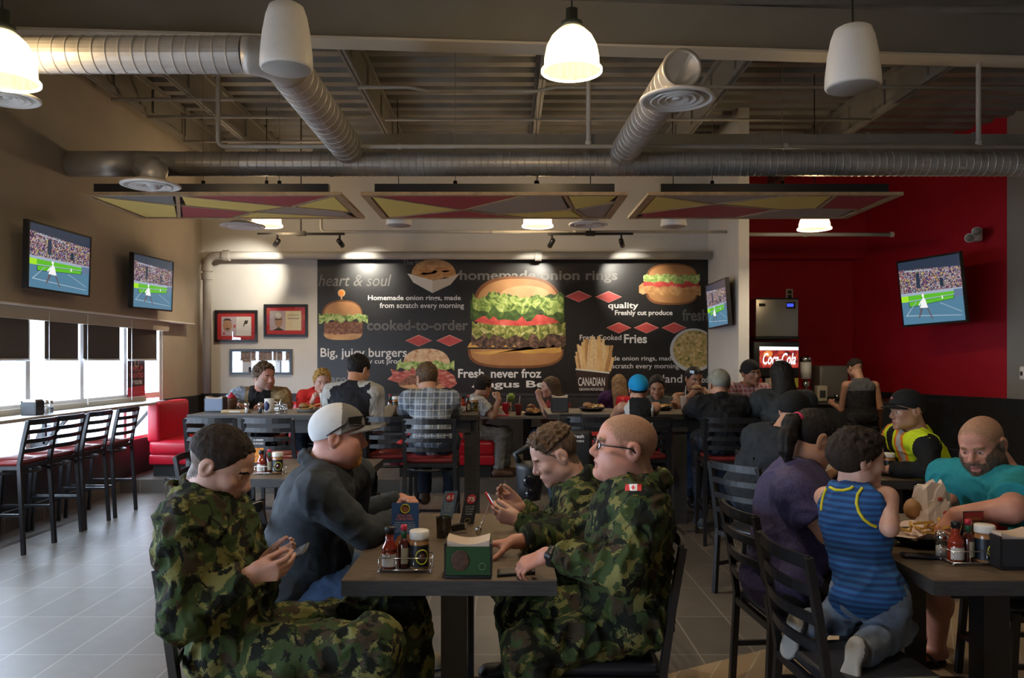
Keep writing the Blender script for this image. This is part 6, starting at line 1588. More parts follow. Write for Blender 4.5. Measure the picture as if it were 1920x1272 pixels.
# tables behind
def vest(q, fc):
    f_, l, u = q.T; al = np.abs(l); m = np.zeros(len(q), int); v = u > -.05
    for k in (1, -1):
        A, B = CUR['SH'][k], CUR['EL'][k]; d = B - A; tt = np.clip(((fc - A) @ d) / (d @ d), .0, 1); v &= np.linalg.norm(fc - A - tt[:, None] * d, axis=1) > .088
        A, B = B, CUR['WR'][k]; d = B - A; tt = np.clip(((fc - A) @ d) / (d @ d), .0, 1.2); v &= np.linalg.norm(fc - A - tt[:, None] * d, axis=1) > .085
    m[v] = 1
    v &= (f_ > -.3)
    s1 = v & (f_ > 0) & (al > .055) & (al < .145) & (u > .05); m[s1] = 2
    s2 = v & (f_ > 0) & (al > .078) & (al < .122) & (u > .05); m[s2] = 3
    s3 = v & (np.abs(u - .10) < .035); m[s3] = 2
    s4 = v & (np.abs(u - .10) < .018); m[s4] = 3
    m[(al < .03) & (f_ > .02)] = 0
    return m
HV = [cloth('lime_vest', (.55, .70, .02), .05), cloth('orange_band', (.75, .20, .02), .05), mat('silver_band', (.45, .44, .42), .4)]
def red_badge(o, L):
    b = MB()
    for y, z, r in ((-.012, .085, .012), (.0, .088, .016), (.014, .085, .011)):
        b.blob(L(.092, y, z), r * .8, seg=8, rings=5)
    b.build('cap_badge', mat('badge_red', (.5, .12, .12), .6), o)
person('older man in black cap and lime safety vest at the far side table', res=.005, skin='tan', brow='grey', neck=PP(1722, 812, 5.3), pelvis=V3(2.98, 5.48, .57), head=PP(1702, 770, 5.3), yaw=192, look=(184, 6, 0), hsize=1.05, shL=PP(1738, 838, 5.1), shR=V3(2.72, 5.5, .99),
    wrL=V3(2.55, 5.2, .80), wrR=V3(2.58, 5.5, .80), elL=V3(2.72, 5.0, .82), knL=V3(2.55, 5.4, .52), knR=V3(2.55, 5.6, .52), fat=.02, shirt=(cloth('black_sweater', (.012, .012, .013)), .016, .01), panels=(vest, HV), pants=(CL['dkjeans'], .014, .01), shoes=BOOT, hair=(HR['grey'], 'buzz', 0), extra=[cap_fn(cloth('black_cap', (.015, .015, .016)), cloth('black_cap', (.015, .015, .016)), badge=red_badge, brimup=.014)])
person('heavy person in plain black cap and dark shirt with back turned', res=MID, skin='tan', neck=PP(1462, 815, 5.35), pelvis=V3(1.72, 5.42, .60), head=PP(1488, 772, 5.35), yaw=28, look=(35, 14, 0), hsize=1.06, fat=.085, wide=1.1, wrR=V3(2.25, 5.3, .80), wrL=V3(2.2, 5.8, .80), sleeve='short', knR=V3(2.2, 5.4, .53), knL=V3(2.2, 5.62, .53), shirt=(cloth('dark_slate', (.022, .026, .032)), .02, .012), pants=(CL['dkjeans'], .014, .01), shoes=BOOT, hair=(HR['dark'], 'buzz', 0), extra=[cap_fn(cloth('black_cap', (.015, .015, .016)), cloth('black_cap', (.015, .015, .016)))])
TL = lambda x, y, z=.13: V3(x, y, z)
person('woman with long black hair and charcoal t-shirt seen from behind at the high table', res=MID, skin='brown', neck=PP(1468, 742, 6.5), pelvis=V3(2.30, 6.36, .86), head=PP(1464, 706, 6.55), yaw=82, look=(95, 5, 0), fat=.045, wide=1.0, sleeve='short', wrL=V3(2.0, 7.2, 1.08), wrR=V3(2.5, 7.2, 1.08), elL=PP(1396, 790, 6.75), knL=V3(2.12, 6.85, .82), knR=V3(2.4, 6.85, .82), anL=TL(2.1, 6.8), anR=TL(2.42, 6.8), shirt=(cloth('charcoal_tee', (.030, .034, .037)), .018, .012), pants=(CL['black'], .012, .008), shoes=BOOT, hair=(HR['black'], 'long', .012))
person('person in grey cap and black jacket seen from behind at the high table', res=MID, skin='tan', neck=PP(1350, 752, 6.6), pelvis=V3(1.83, 6.52, .86), head=PP(1349, 722, 6.65), yaw=88, look=(90, 5, 0), fat=.03, wrL=V3(1.68, 7.25, 1.06), wrR=V3(2.0, 7.25, 1.06), knL=V3(1.72, 6.95, .82), knR=V3(1.95, 6.95, .82), anL=TL(1.72, 6.9), anR=TL(1.95, 6.9), shirt=(CL['black'], .024, .012), pants=(CL['dkjeans'], .014, .01), shoes=mat('dark_sneaker', (.03, .04, .06), .7), sole=mat('white_sole', (.5, .5, .48), .6), collar='ring', extra=[cap_fn(cloth('faded_grey_cap', (.20, .20, .17), .25), cloth('faded_grey_cap2', (.18, .18, .16), .2))])
chk = plaid('red_check', (.30, .05, .06), (.50, .42, .42), (.08, .02, .03), .045, .045)
person('laughing man in red checked shirt and dark cap at the high table', res=MID, skin='brown', brow='black', neck=V3(2.56, 8.3, 1.235), pelvis=V3(2.56, 8.35, .84), head=PP(1408, 700, 8.2), yaw=268, look=(285, 4, 8), mouth=.012, hsize=1.04, fat=.03, sleeve='short', wrL=V3(2.72, 7.98, 1.16), wrR=V3(2.52, 7.85, 1.10), elR=V3(2.32, 8.05, 1.08), elL=V3(2.82, 8.1, 1.06), handL=((-.8, -.3, .2), (0, -.3, .9), 'hold'), knL=V3(2.68, 7.95, .8), knR=V3(2.46, 7.95, .8), anL=TL(2.68, 8.0), anR=TL(2.46, 8.0), shirt=(chk, .016, .01), pants=(CL['dkjeans'], .014, .01), shoes=BOOT, collar='open', hair=(HR['black'], 'short', .008), extra=[cap_fn(cloth('dark_cap', (.02, .018, .018)), cloth('dark_cap', (.02, .018, .018)), back=True)])
def burger(o_name='burger'):
    pass
person('girl with hair pulled back biting a burger held in both hands', res=MID, skin='brown', brow='black', neck=V3(1.98, 8.3, 1.165), pelvis=V3(1.98, 8.35, .82), head=PP(1301, 711, 8.2), yaw=270, look=(282, 14, 0), hsize=.98, fem=1, sleeve='none', wide=.9, wrL=V3(2.10, 8.05, 1.165), wrR=V3(1.90, 8.05, 1.165), elL=V3(2.26, 8.02, 1.06), elR=V3(1.78, 8.05, 1.06), handL=((-.65, -.1, .55), (.5, -.6, .4), 'hold'), handR=((.55, -.1, .55), (-.5, -.6, .4), 'hold'), knL=V3(2.1, 7.95, .8), knR=V3(1.88, 7.95, .8), anL=TL(2.1, 8.0), anR=TL(1.88, 8.0), shirt=(CL['black'], .012, .008), pants=(CL['jeans'], .012, .01), shoes=BOOT, hair=(HR['black'], 'tail', .008), messy=.4, extra=[wrap_shades_fn(mat('dark_lens_girl', (.02, .02, .02), .1), M['black_plastic'], z=.095, rx=.100, ry=.085)])
person('boy with thick black hair behind the child in the blue cap', res=MID, size=.8, skin='brown', brow='black', neck=V3(1.60, 8.3, 1.10), pelvis=V3(1.60, 8.35, .80), head=PP(1232, 727, 8.2), yaw=262, look=(258, 18, 0), hsize=.95, neckr=.8, sleeve='short', wrL=V3(1.72, 7.95, 1.06), wrR=V3(1.48, 7.95, 1.06), knL=V3(1.7, 8.0, .78), knR=V3(1.5, 8.0, .78), anL=TL(1.7, 8.0, .45), anR=TL(1.5, 8.0, .45), shirt=(cloth('olive_grey', (.09, .09, .075)), .014, .01), pants=(CL['dkjeans'], .012, .01), shoes=BOOT, hair=(HR['black'], 'mop', .022))
def whitetrim(q, fc): return ((np.abs(q[:, 1]) > .118) & (q[:, 2] > .1)).astype(int)
person('child in bright blue cap and black tank top at the high table', res=MID, size=.8, skin='tan', neck=PP(1197, 757, 6.85), pelvis=V3(1.16, 6.78, .86), head=PP(1197, 731, 6.9), yaw=84, look=(88, 6, 0), hsize=.98, neckr=.8, sleeve='none', wrL=V3(1.02, 7.25, 1.07), wrR=V3(1.34, 7.25, 1.07), knL=V3(1.06, 7.1, .82), knR=V3(1.26, 7.1, .82), anL=TL(1.06, 7.05, .5), anR=TL(1.26, 7.05, .5), shirt=(cloth('black_tank', (.012, .012, .014)), .012, .008), panels=(whitetrim, [cloth('white_piping', (.5, .5, .5), .05)]), pants=(CL['dkjeans'], .012, .01), shoes=BOOT, hair=(HR['black'], 'buzz', 0), extra=[cap_fn(cloth('sky_blue_cap', (.012, .26, .55), .08), cloth('sky_blue_cap2', (.012, .24, .50), .08))])
person('woman with long sandy hair and purple top in the booth under the fries picture', res=FAR, skin='fair', neck=V3(1.42, 9.9, 1.09), pelvis=V3(1.40, 9.85, .68), head=PP(1160, 722, 9.85), yaw=110, look=(95, 8, 0), fat=.05, wrL=V3(1.3, 10.2, .95), wrR=V3(1.6, 10.2, .95), knL=V3(1.35, 10.3, .6), knR=V3(1.55, 10.3, .6), anL=TL(1.3, 10.4, .24), anR=TL(1.55, 10.4, .24), shirt=(cloth('dark_purple', (.045, .018, .075)), .018, .012), pants=(CL['dkjeans'], .012, .01), shoes=BOOT, hair=(HR['sandy'], 'long', .012))
person('girl with long brown hair and yellow clip holding up her hand in the booth', res=MID, skin='fair', brow='brown', neck=V3(.60, 9.35, 1.035), pelvis=V3(.72, 9.4, .68), head=PP(1032, 727, 9.3), yaw=196, look=(188, 6, 0), hsize=.98, fem=1, wide=.88, sleeve='short', wrL=V3(.38, 9.15, 1.08), elL=V3(.47, 9.12, .90), handL=((-.15, 0, 1), (.2, -.9, 0), 'fist'), wrR=V3(.35, 9.5, .92), knL=V3(.35, 9.35, .62), knR=V3(.35, 9.55, .62), anL=TL(.4, 9.35, .24), anR=TL(.4, 9.55, .24), shirt=(cloth('red_white_top', (.30, .05, .06), .4), .014, .01), pants=(CL['jeans'], .012, .01), shoes=BOOT, hair=(HR['brown'], 'long', .016), extra=[])
person('man in pale grey t-shirt and jeans sitting sideways on the booth end', res=MID, skin='tan', brow='brown', neck=V3(-.36, 9.33, 1.065), pelvis=V3(-.40, 9.33, .69), head=PP(906, 726, 9.3), yaw=12, look=(48, 14, 0), hsize=1.02, sleeve='short', wrR=V3(-.09, 9.12, 1.06), elR=V3(-.16, 9.1, .88), handR=((-.2, .2, .9), (.6, -.6, 0), 'fist'), wrL=V3(-.08, 9.6, .93), knR=V3(-.06, 9.22, .64), knL=V3(-.02, 9.42, .64), anR=V3(-.10, 9.2, .24), anL=V3(-.02, 9.42, .24), shirt=(cloth('pale_grey_tee', (.36, .355, .35), .05), .018, .012), pants=(cloth('washed_grey_jeans', (.20, .21, .22), .3), .018, .014), shoes=mat('brown_shoe', (.12, .06, .035), .6), hair=(HR['dark'], 'mop', .022), messy=1.4)
pl = plaid('blue_grey_plaid', (.20, .235, .27), (.030, .045, .075), (.42, .43, .43), .10, .10)
person('young man in blue plaid shirt seen from behind on a stool', res=MID, skin='tan', brow='brown', neck=PP(806, 742, 6.62), pelvis=V3(-.62, 6.46, .86), head=PP(800, 711, 6.72), yaw=94, look=(118, 14, 0), hsize=1.05, wrL=V3(-.98, 7.2, 1.07), elL=PP(760, 772, 6.9), wrR=V3(-.45, 7.2, 1.07), elR=PP(850, 772, 6.85), knL=V3(-.75, 6.95, .82), knR=V3(-.5, 6.95, .82), anL=TL(-.72, 6.85, .35), anR=TL(-.5, 6.85, .35), shirt=(pl, .018, .012), pants=(CL['dkjeans'], .014, .01), shoes=mat('brown_shoe2', (.10, .05, .03), .6), hair=(HR['brown'], 'full', .020), messy=1.2, wide=.98)
def raglan(q, fc):
    m = np.zeros(len(q), bool)
    for k in (1, -1):
        A, B, C_ = CUR['SH'][k], CUR['EL'][k], CUR['WR'][k]
        for a, b, r in ((A + (A - CUR['SH'][-k]) * -.22 + V3(0, 0, .05), A, .080), (A, B, .098), (B, C_, .095)):
            d = b - a; tt = np.clip(((fc - a) @ d) / (d @ d), 0, 1); m |= np.linalg.norm(fc - a - tt[:, None] * d, axis=1) < r
    return m.astype(int)
person('man with black hair in black and grey raglan shirt leaning on the high table', res=MID, skin='tan', brow='black', neck=PP(664, 727, 6.72), pelvis=V3(-1.36, 6.62, .87), head=PP(672, 695, 6.85), yaw=80, look=(62, 18, 0), hsize=1.06, wrL=V3(-1.6, 7.25, 1.07), wrR=V3(-1.08, 7.25, 1.07), elR=PP(708, 800, 6.72), elL=PP(618, 775, 6.95), knL=V3(-1.48, 7.0, .82), knR=V3(-1.25, 7.0, .82), anL=TL(-1.45, 6.9, .35), anR=TL(-1.2, 6.9, .35), fat=.03, shirt=(cloth('black_raglan', (.014, .014, .018)), .018, .014), panels=(raglan, [cloth('raglan_sleeve', (.34, .33, .30), .08)]), pants=(CL['black'], .014, .01), shoes=BOOT, hair=(HR['black'], 'full', .02))
person('boy with bleached curly hair in red hooded top drinking at the high table', res=MID, size=.86, skin='fair', brow='sandy', neck=V3(-1.99, 8.25, 1.185), pelvis=V3(-2.0, 8.3, .80), head=PP(604, 716, 8.15), yaw=280, look=(290, 12, 0), hsize=1.0, neckr=.85, wrL=V3(-1.86, 7.98, 1.12), wrR=V3(-1.98, 7.95, 1.10), handL=((-.3, -.4, .7), (.6, -.6, 0), 'hold'), handR=((.3, -.3, .7), (-.6, -.6, 0), 'hold'), knL=V3(-1.9, 8.0, .8), knR=V3(-2.1, 8.0, .8), anL=TL(-1.9, 8.0, .4), anR=TL(-2.1, 8.0, .4), shirt=(cloth('red_hoodie', (.60, .030, .025), .06), .018, .012), pants=(CL['dkjeans'], .012, .01), shoes=BOOT, collar='ring', hair=(HR['blond'], 'mop', .020), messy=2.0)
jacket = lambda q, fc: np.where((np.abs(q[:, 1]) < .115), 1, np.where(q[:, 1] < -.15, 2, 0))
person('curly haired man in tan and black jacket looking aside at the high table', res=MID, skin='ruddy', brow='brown', neck=V3(-2.60, 8.25, 1.19), pelvis=V3(-2.60, 8.3, .82), head=PP(495, 707, 8.15), yaw=278, look=(322, 6, 0), hsize=1.12, jaw=1.05, fat=.045, wide=1.18, wrL=V3(-2.42, 7.9, 1.07), wrR=V3(-2.72, 7.9, 1.07), elL=V3(-2.30, 8.08, 1.05), elR=V3(-2.90, 8.08, 1.05), knL=V3(-2.5, 8.0, .8), knR=V3(-2.7, 8.0, .8), anL=TL(-2.5, 8.0, .35), anR=TL(-2.7, 8.0, .35), shirt=(cloth('tan_jacket', (.24, .17, .085), .3), .03, .016), panels=(jacket, [cloth('black_vest', (.018, .018, .02)), cloth('pale_denim', (.24, .28, .34), .2)]), pants=(CL['dkjeans'], .014, .01), shoes=BOOT, collar='open', beard=('stub', 'full'), hair=(HR['brown'], 'mop', .026), messy=2.2)
tt = lambda q, fc: (q[:, 2] > .36).astype(int)
person('young man in black and grey tank top standing at the drinks counter', res=MID, size=.93, skin='tan', neck=PP(1613, 717, 9.9), pelvis=V3(4.49, 9.85, .80), head=PP(1603, 691, 10.0), yaw=80, look=(105, 22, 0), hsize=.98, sleeve='none', wrL=PP(1562, 758, 10.3), elL=PP(1578, 768, 10.05), handL=((-.2, .8, .3), (-.8, 0, .2), 'grip'), wrR=PP(1648, 800, 10.0), elR=PP(1650, 765, 9.85), knL=V3(4.40, 9.86, .45), knR=V3(4.62, 9.86, .45), anL=V3(4.40, 9.80, .085), anR=V3(4.64, 9.80, .085), shirt=(cloth('black_tank2', (.016, .016, .018)), .016, .010), panels=(tt, [cloth('grey_yoke', (.085, .085, .09))]), pants=(cloth('dark_shorts', (.022, .024, .028)), .03, .016), shorts='cut', shoes=BOOT, hair=(HR['dark'], 'short', .008), buzzmat=None)
# ------------------------------------------------------------------ things on the tables
PR = {'red_sauce': mat('red_sauce', (.26, .028, .012), .12, coat=.6), 'dark_sauce': mat('dark_sauce', (.07, .012, .008), .1, coat=.8), 'green_neck': mat('green_neck', (.02, .10, .05), .4), 'lid_red': mat('red_lid', (.50, .02, .05), .4), 'label': mat('paper_label', (.60, .58, .54), .6), 'kraft': mat('kraft_label', (.38, .34, .24), .6),
      'jar': mat('jar_amber', (.36, .17, .06), .2), 'jar_black': mat('jar_label_black', (.008, .012, .022), .35), 'yellow': mat('label_yellow', (.55, .52, .02), .5), 'lid_white': mat('white_lid', (.72, .70, .66), .4), 'wire': M['chrome'], 'clear': glass('clear_plastic', (.93, .94, .95), .14, .05), 'green': mat('holder_green', (.012, .062, .020), .4),
      'napkin': mat('napkin_paper', (.55, .44, .36), .9), 'navy': mat('card_navy', (.025, .095, .30), .45), 'slate': mat('card_slate', (.115, .19, .30), .45), 'blackcard': mat('card_black', (.02, .025, .035), .5), 'brown': mat('burger_brown', (.24, .10, .04), .6), 'paper': mat('wrapper_paper', (.66, .52, .47), .8), 'fry': mat('fries_yellow', (.55, .33, .07), .6), 'dot': mat('wrapper_red_dot', (.45, .10, .07), .7), 'bun': mat('burger_bun', (.36, .19, .08), .55), 'lettuce': mat('lettuce_green', (.16, .26, .04), .6), 'meat': mat('burger_patty', (.07, .03, .02), .7)}
TZ = .75
def ketchup_bottle(x, y, z, label, s=1.0, group='chili sauce bottles'):
    t = thing('ketchup_bottle', label, 'bottle', (x, y, z), group=group)
    b = MB(); b.lathe([(.026, 0), (.029, .004), (.029, .060), (.027, .066), (.029, .070), (.029, .080), (.020, .094), (.0155, .108), (.0150, .132)], (x, y, z), 22); b.build('bottle', PR['red_sauce'], t)
    b = MB(); b.lathe([(.0175, .130), (.0175, .152), (.016, .154), (0, .154)], (x, y, z), 20); b.build('cap', M['black_plastic'], t)
    b = MB(); n = 10; vs = []
    for i in range(n + 1):
        a = R_(-155 + 130 * i / n); vs += [(x + .0297 * math.cos(a), y + .0297 * math.sin(a), z + .012), (x + .0297 * math.cos(a), y + .0297 * math.sin(a), z + .058)]
    b.add(vs, [(2*i, 2*i+2, 2*i+3, 2*i+1) for i in range(n)], 0, True); b.build('bottle_label', PR['label'], t)
    return t
def hot_sauce(x, y, z, label):
    t = thing('hot_sauce_bottle', label, 'bottle', (x, y, z), group='pepper sauce bottles')
    b = MB(); b.lathe([(.020, 0), (.022, .004), (.022, .085), (.017, .100), (.0105, .112)], (x, y, z), 20); b.build('bottle', PR['dark_sauce'], t)
    b = MB(); b.lathe([(.0112, .108), (.0115, .140), (.010, .142)], (x, y, z), 16); b.build('neck_sleeve', PR['green_neck'], t)
    b = MB(); b.lathe([(.0125, .140), (.0125, .156), (.010, .160), (0, .160)], (x, y, z), 16); b.build('cap', PR['lid_red'], t)
    b = MB(); n = 8; vs = []
    for i in range(n + 1):
        a = R_(-110 + 90 * i / n); vs += [(x + .0227 * math.cos(a), y + .0227 * math.sin(a), z + .02), (x + .0227 * math.cos(a), y + .0227 * math.sin(a), z + .078)]
    b.add(vs, [(2*i, 2*i+2, 2*i+3, 2*i+1) for i in range(n)], 0, True); b.build('bottle_label', PR['kraft'], t)
    return t
def sauce_jar(x, y, z, label, lid='lid_white'):
    t = thing('sauce_jar', label, 'jar', (x, y, z), group='sauce jars with black labels')
    b = MB(); b.lathe([(.033, 0), (.036, .004), (.036, .100), (.033, .110), (.031, .114)], (x, y, z), 28); b.build('jar', PR['jar'], t)
    b = MB(); b.lathe([(.0366, .012), (.0366, .092)], (x, y, z), 28, cap=False); b.build('jar_label', PR['jar_black'], t)
    b = MB(); b.lathe([(.0365, .112), (.037, .116), (.037, .138), (.034, .142), (0, .142)], (x, y, z), 28); b.build('lid', PR[lid], t)
    b = MB(); pts = [Vector((x + .0372 * math.cos(R_(-68) + .62 * math.cos(a)), y + .0372 * math.sin(R_(-68) + .62 * math.cos(a)), z + .05 + .026 * math.sin(a))) for a in [2*math.pi*i/20 for i in range(21)]]; b.tube(pts, .0022, 6, cap=False); b.build('label_ring', PR['yellow'], t)
    b = MB(); a = R_(-68); c = Vector((x + .0375 * math.cos(a), y + .0375 * math.sin(a), z + .05)); b.blob(c, (.012, .004, .015)); b.build('label_picture', PR['dark_sauce'], t)
    return t
def caddy(x, y, z, w, d, label):
    t = thing('condiment_caddy', label, 'caddy', (x, y, z), group='wire condiment caddies')
    b = MB(); b.rbox((x - w/2, y - d/2, z), (x + w/2, y + d/2, z + .006), .004); b.build('tray', PR['clear'], t)
    b = MB()
    for h in (.012, .055):
        p = [(x - w/2, y - d/2, z + h), (x + w/2, y - d/2, z + h), (x + w/2, y + d/2, z + h), (x - w/2, y + d/2, z + h), (x - w/2, y - d/2, z + h)]; b.tube(p, .0022, 6)
    for sx in (-1, -.33, .33, 1):
        for sy in (-1, 1): b.tube([(x + sx * w/2, y + sy * d/2, z + .006), (x + sx * w/2, y + sy * d/2, z + .055)], .0018, 6)
    for sx in (-1, 1):
        for sy in (-1, 1): b.blob((x + sx * w/2, y + sy * d/2, z + .006), .005, seg=8, rings=5)
    b.build('wire_rail', PR['wire'], t); return t
def caddy_set(x, y, z, where, ketch=True, extra=None):
    caddy(x, y, z, .19, .085, 'wire condiment caddy ' + where)
    if ketch: ketchup_bottle(x - .062, y, z + .007, 'red sauce bottle with white label ' + where)
    hot_sauce(x - .010, y + .008, z + .007, 'slim dark green-necked sauce bottle ' + where)
    sauce_jar(x + .048, y, z + .007, 'white lidded black label jar ' + where)
def napkin_holder(x, y, z, label, front=None, w=.165, h=.125, d=.13, paper=None):
    t = thing('napkin_holder', label, 'napkin holder', (x, y, z), group='table napkin holders')
    front = front or PR['green']
    b = MB(); b.rbox((x - w/2, y - d/2, z), (x + w/2, y + d/2, z + .012), .004)
    for s in (-1, 1): b.box((x + s * w/2 - .003, y - d/2, z + .01), (x + s * w/2 + .003, y + d/2, z + h))
    b.build('holder_frame', M['black_plastic'], t)
    b = MB(); b.box((x - w/2 + .004, y - d/2 - .001, z + .014), (x + w/2 - .004, y - d/2 + .003, z + h * .92)); b.build('picture_face', front, t)
    b = MB(); b.box((x - w/2 + .004, y + d/2 - .003, z + .014), (x + w/2 - .004, y + d/2 + .001, z + h * .92)); b.build('picture_face', front, t)
    b = MB(); n = 8; top = [(x - w/2 + .006 + (w - .012) * i / n, h + .012 - .016 * math.sin(math.pi * i / n)) for i in range(n + 1)]
    b.prism([(x - w/2 + .006, y - d/2 + .008, z + .012)] + [(a, y - d/2 + .008, z + c) for a, c in top] + [(x + w/2 - .006, y - d/2 + .008, z + .012)], (0, d - .016, 0)); b.build('napkin_stack', paper or PR['napkin'], t)
    return t
def shaker(x, y, z, label, m=None, s=1.0):
    t = thing('shaker', label, 'shaker', (x, y, z), group='salt and pepper shakers')
    b = MB(); b.lathe([(.018 * s, 0), (.020 * s, .004), (.016 * s, .04 * s), (.016 * s, .058 * s)], (x, y, z), 14); b.build('body', m or PR['clear'], t)
    b = MB(); b.lathe([(.0165 * s, .056 * s), (.0175 * s, .06 * s), (.016 * s, .074 * s), (.008 * s, .080 * s), (0, .080 * s)], (x, y, z), 14); b.build('cap', M['chrome'], t)
    b = MB(); b.lathe([(.014 * s, .003), (.0135 * s, .036 * s), (0, .036 * s)], (x, y, z), 12); b.build('contents', PR['label'] if 'salt' in label else PR['blackcard'], t)
def cup(x, y, z, label, h=.12, r=.038, m=None, straw=True, lid=None, lean=.02):
    t = thing('drink_cup', label, 'cup', (x, y, z), group='drink cups')
    b = MB(); b.lathe([(r * .72, 0), (r, h), (r * 1.04, h + .003), (r * .94, h + .003), (r * .9, h - .01), (0, h - .012)], (x, y, z), 20); b.build('cup', m or PR['lid_red'], t)
    if lid: b = MB(); b.lathe([(r * 1.05, h), (r * 1.05, h + .01), (r * .8, h + .018), (0, h + .02)], (x, y, z), 20); b.build('lid', lid, t)
    if straw: b = MB(); b.tube([(x, y, z + h * .3), (x + lean, y, z + h + .10)], .0035, 8); b.build('straw', PR['label'] if straw is True else straw, t)
    return t
def burger_plate(x, y, z, label, tray=True):
    t = thing('food_basket', label, 'food', (x, y, z), group='baskets of burger and fries')
    b = MB(); b.lathe([(.09, 0), (.13, .03), (.135, .032), (.125, .030), (.085, .005), (0, .005)], (x, y, z), 24); b.build('basket', M['black_plastic'] if tray else PR['lid_white'], t)
    rn = random.Random(int(abs(x * 1000)))
    b = MB(); n = 14; vs = [(x, y, z + .012)] + [(x + (.10 + rn.uniform(0, .045)) * math.cos(2*math.pi*i/n), y + (.09 + rn.uniform(0, .04)) * math.sin(2*math.pi*i/n), z + .02 + rn.uniform(.005, .04)) for i in range(n)]; b.add(vs, [(0, 1 + i, 1 + (i + 1) % n) for i in range(n)], 0); b.build('paper_liner', PR['paper'], t)
    for i in range(14):
        b = MB(); a = rn.uniform(0, 6.28); p = Vector((x + .04 + rn.uniform(-.05, .05), y + rn.uniform(-.05, .05), z + .035 + rn.uniform(0, .03))); b.bar(p, p + Vector((math.cos(a) * .06, math.sin(a) * .06, rn.uniform(-.01, .02))), .009, .009); b.build('fries', PR['fry'], t)
    b = MB(); b.lathe([(.04, .0), (.045, .012), (.0, .012)], (x - .045, y, z + .025), 18); b.build('bun_base', PR['bun'], t)
    b = MB(); b.lathe([(.046, .0), (.048, .012), (.0, .012)], (x - .045, y, z + .037), 18); b.build('patty', PR['meat'], t)
    b = MB(); b.lathe([(.045, .0), (.046, .012), (.034, .03), (.0, .036)], (x - .045, y, z + .050), 18); b.build('bun_top', PR['bun'], t)
def stand_card(c, w, h, ang, face, label, build_face, tilt=.12, hold=True, roll=0.0):
    """upright card: c = middle of its foot, ang = turn about z, tilt = leans back, roll = leans sideways"""
    c = Vector(c); t = thing('table_card', label, 'card', c, group='table cards')
    u = Vector((math.cos(ang), math.sin(ang), 0)); n = Vector((math.sin(ang), -math.cos(ang), 0)); up = (Vector((0, 0, 1)) - n * tilt + u * roll).normalized()
    Q = lambda a, b_, k=0.0: c + u * (w * (a - .5)) + up * (h * b_) + n * k
    b = MB(); b.prism([Q(0, 0, -.001), Q(1, 0, -.001), Q(1, 1, -.001), Q(0, 1, -.001)], -n * .003); b.build('card', face, t)
    if hold: b = MB(); b.prism([Q(.05, .0, -.004), Q(.95, 0, -.004), Q(.9, .9, -.004 - 0), Q(.1, .9, -.004)], -n * .002); s_ = c - n * h * .35; b.prism([Q(.9, .9, -.006), Q(.1, .9, -.006), s_ - u * w * .45 + Vector((0, 0, .002)), s_ + u * w * .45 + Vector((0, 0, .002))], n * .002); b.build('easel', M['black_plastic'], t)
    build_face(t, Q, u, up); return t
# near table
pm_ = lambda px, py, z: P(px, py, (CZ - z) * FPX / (py - CY))
C0 = pm_(760, 1074, TZ); C0.y += .03
caddy_set(C0.x + .0, C0.y, TZ, 'on the soldiers table')
q = pm_(880, 1088, TZ); napkin_holder(q.x - .005, q.y + .075, TZ, 'clear napkin holder with green burger picture on the soldiers table')
o = bpy.data.objects['napkin_holder']
b = MB(); a0 = Vector((q.x - .005, q.y + .075 - .0668, TZ))
b.blob(a0 + Vector((-.028, 0, .066)), (.034, .0015, .038)); b.build('burger_picture', mat('dim_burger_print', (.075, .035, .022), .5, var=.5, scale=60), o)
b = MB(); pts = [a0 + Vector((.05 + .012 * math.cos(t_), -.001, .045 + .012 * math.sin(t_))) for t_ in [2*math.pi*i/18 for i in range(19)]]; b.tube(pts, .0015, 5, cap=False); b.build('emblem_ring', mat('pale_green', (.12, .2, .12), .5), o)
def blue_face(t, Q, u, up):
    b = MB(); pts = [Q(.5 + .16 * math.cos(a), .86 + .105 * math.sin(a), .002) for a in [2*math.pi*i/22 for i in range(23)]]; b.tube(pts, .0028, 6, cap=False); b.build('emblem_ring', PR['yellow'], t)
    b = MB(); b.add([Q(.5 + .12 * math.cos(a), .86 + .08 * math.sin(a), .0008) for a in [2*math.pi*i/20 for i in range(20)]], [tuple(range(20))]); b.build('emblem', PR['brown'], t)
    om = mat('print_salmon', (.70, .20, .12), .5)
    b = MB(); text_mb('BETTER THAN', Q(.22, .66, .001), u, up, .060, .011, .01, mb=b); text_mb('A DRIVE-THRU', Q(.16, .58, .001), u, up, .074, .011, .01, mb=b); b.build('lettering', om, t)
    b = MB()
    for k, (s_, w_) in enumerate((('FRESH AND JUICY', .74), ('COOKED TO ORDER FOR YOU', .84), ('WITH ALL THE TOPPINGS', .8), ('ASK YOUR SERVER', .6), ('FOR TODAYS SPECIAL', .7))): text_mb(s_, Q(.5 - w_ / 2, .50 - .052 * k, .001), u, up, .11 * w_, .0068, .0, mb=b)
    b.build('lettering', mat('print_pale_blue', (.55, .68, .85), .5), t)
    b = MB(); b.add([Q(.5 + .36 * math.cos(a), .0 + .26 * math.sin(a), .001) for a in [math.pi*i/16 for i in range(17)]], [tuple(range(17))]); b.build('burger_picture', mat('orange_bun_print', (.42, .14, .04), .5), t)
q = P(759, 1003, 3.30); stand_card((q.x, q.y, TZ), .115, .172, R_(2), PR['navy'], 'blue promotional table card with orange lettering behind the sauce bottles', blue_face)
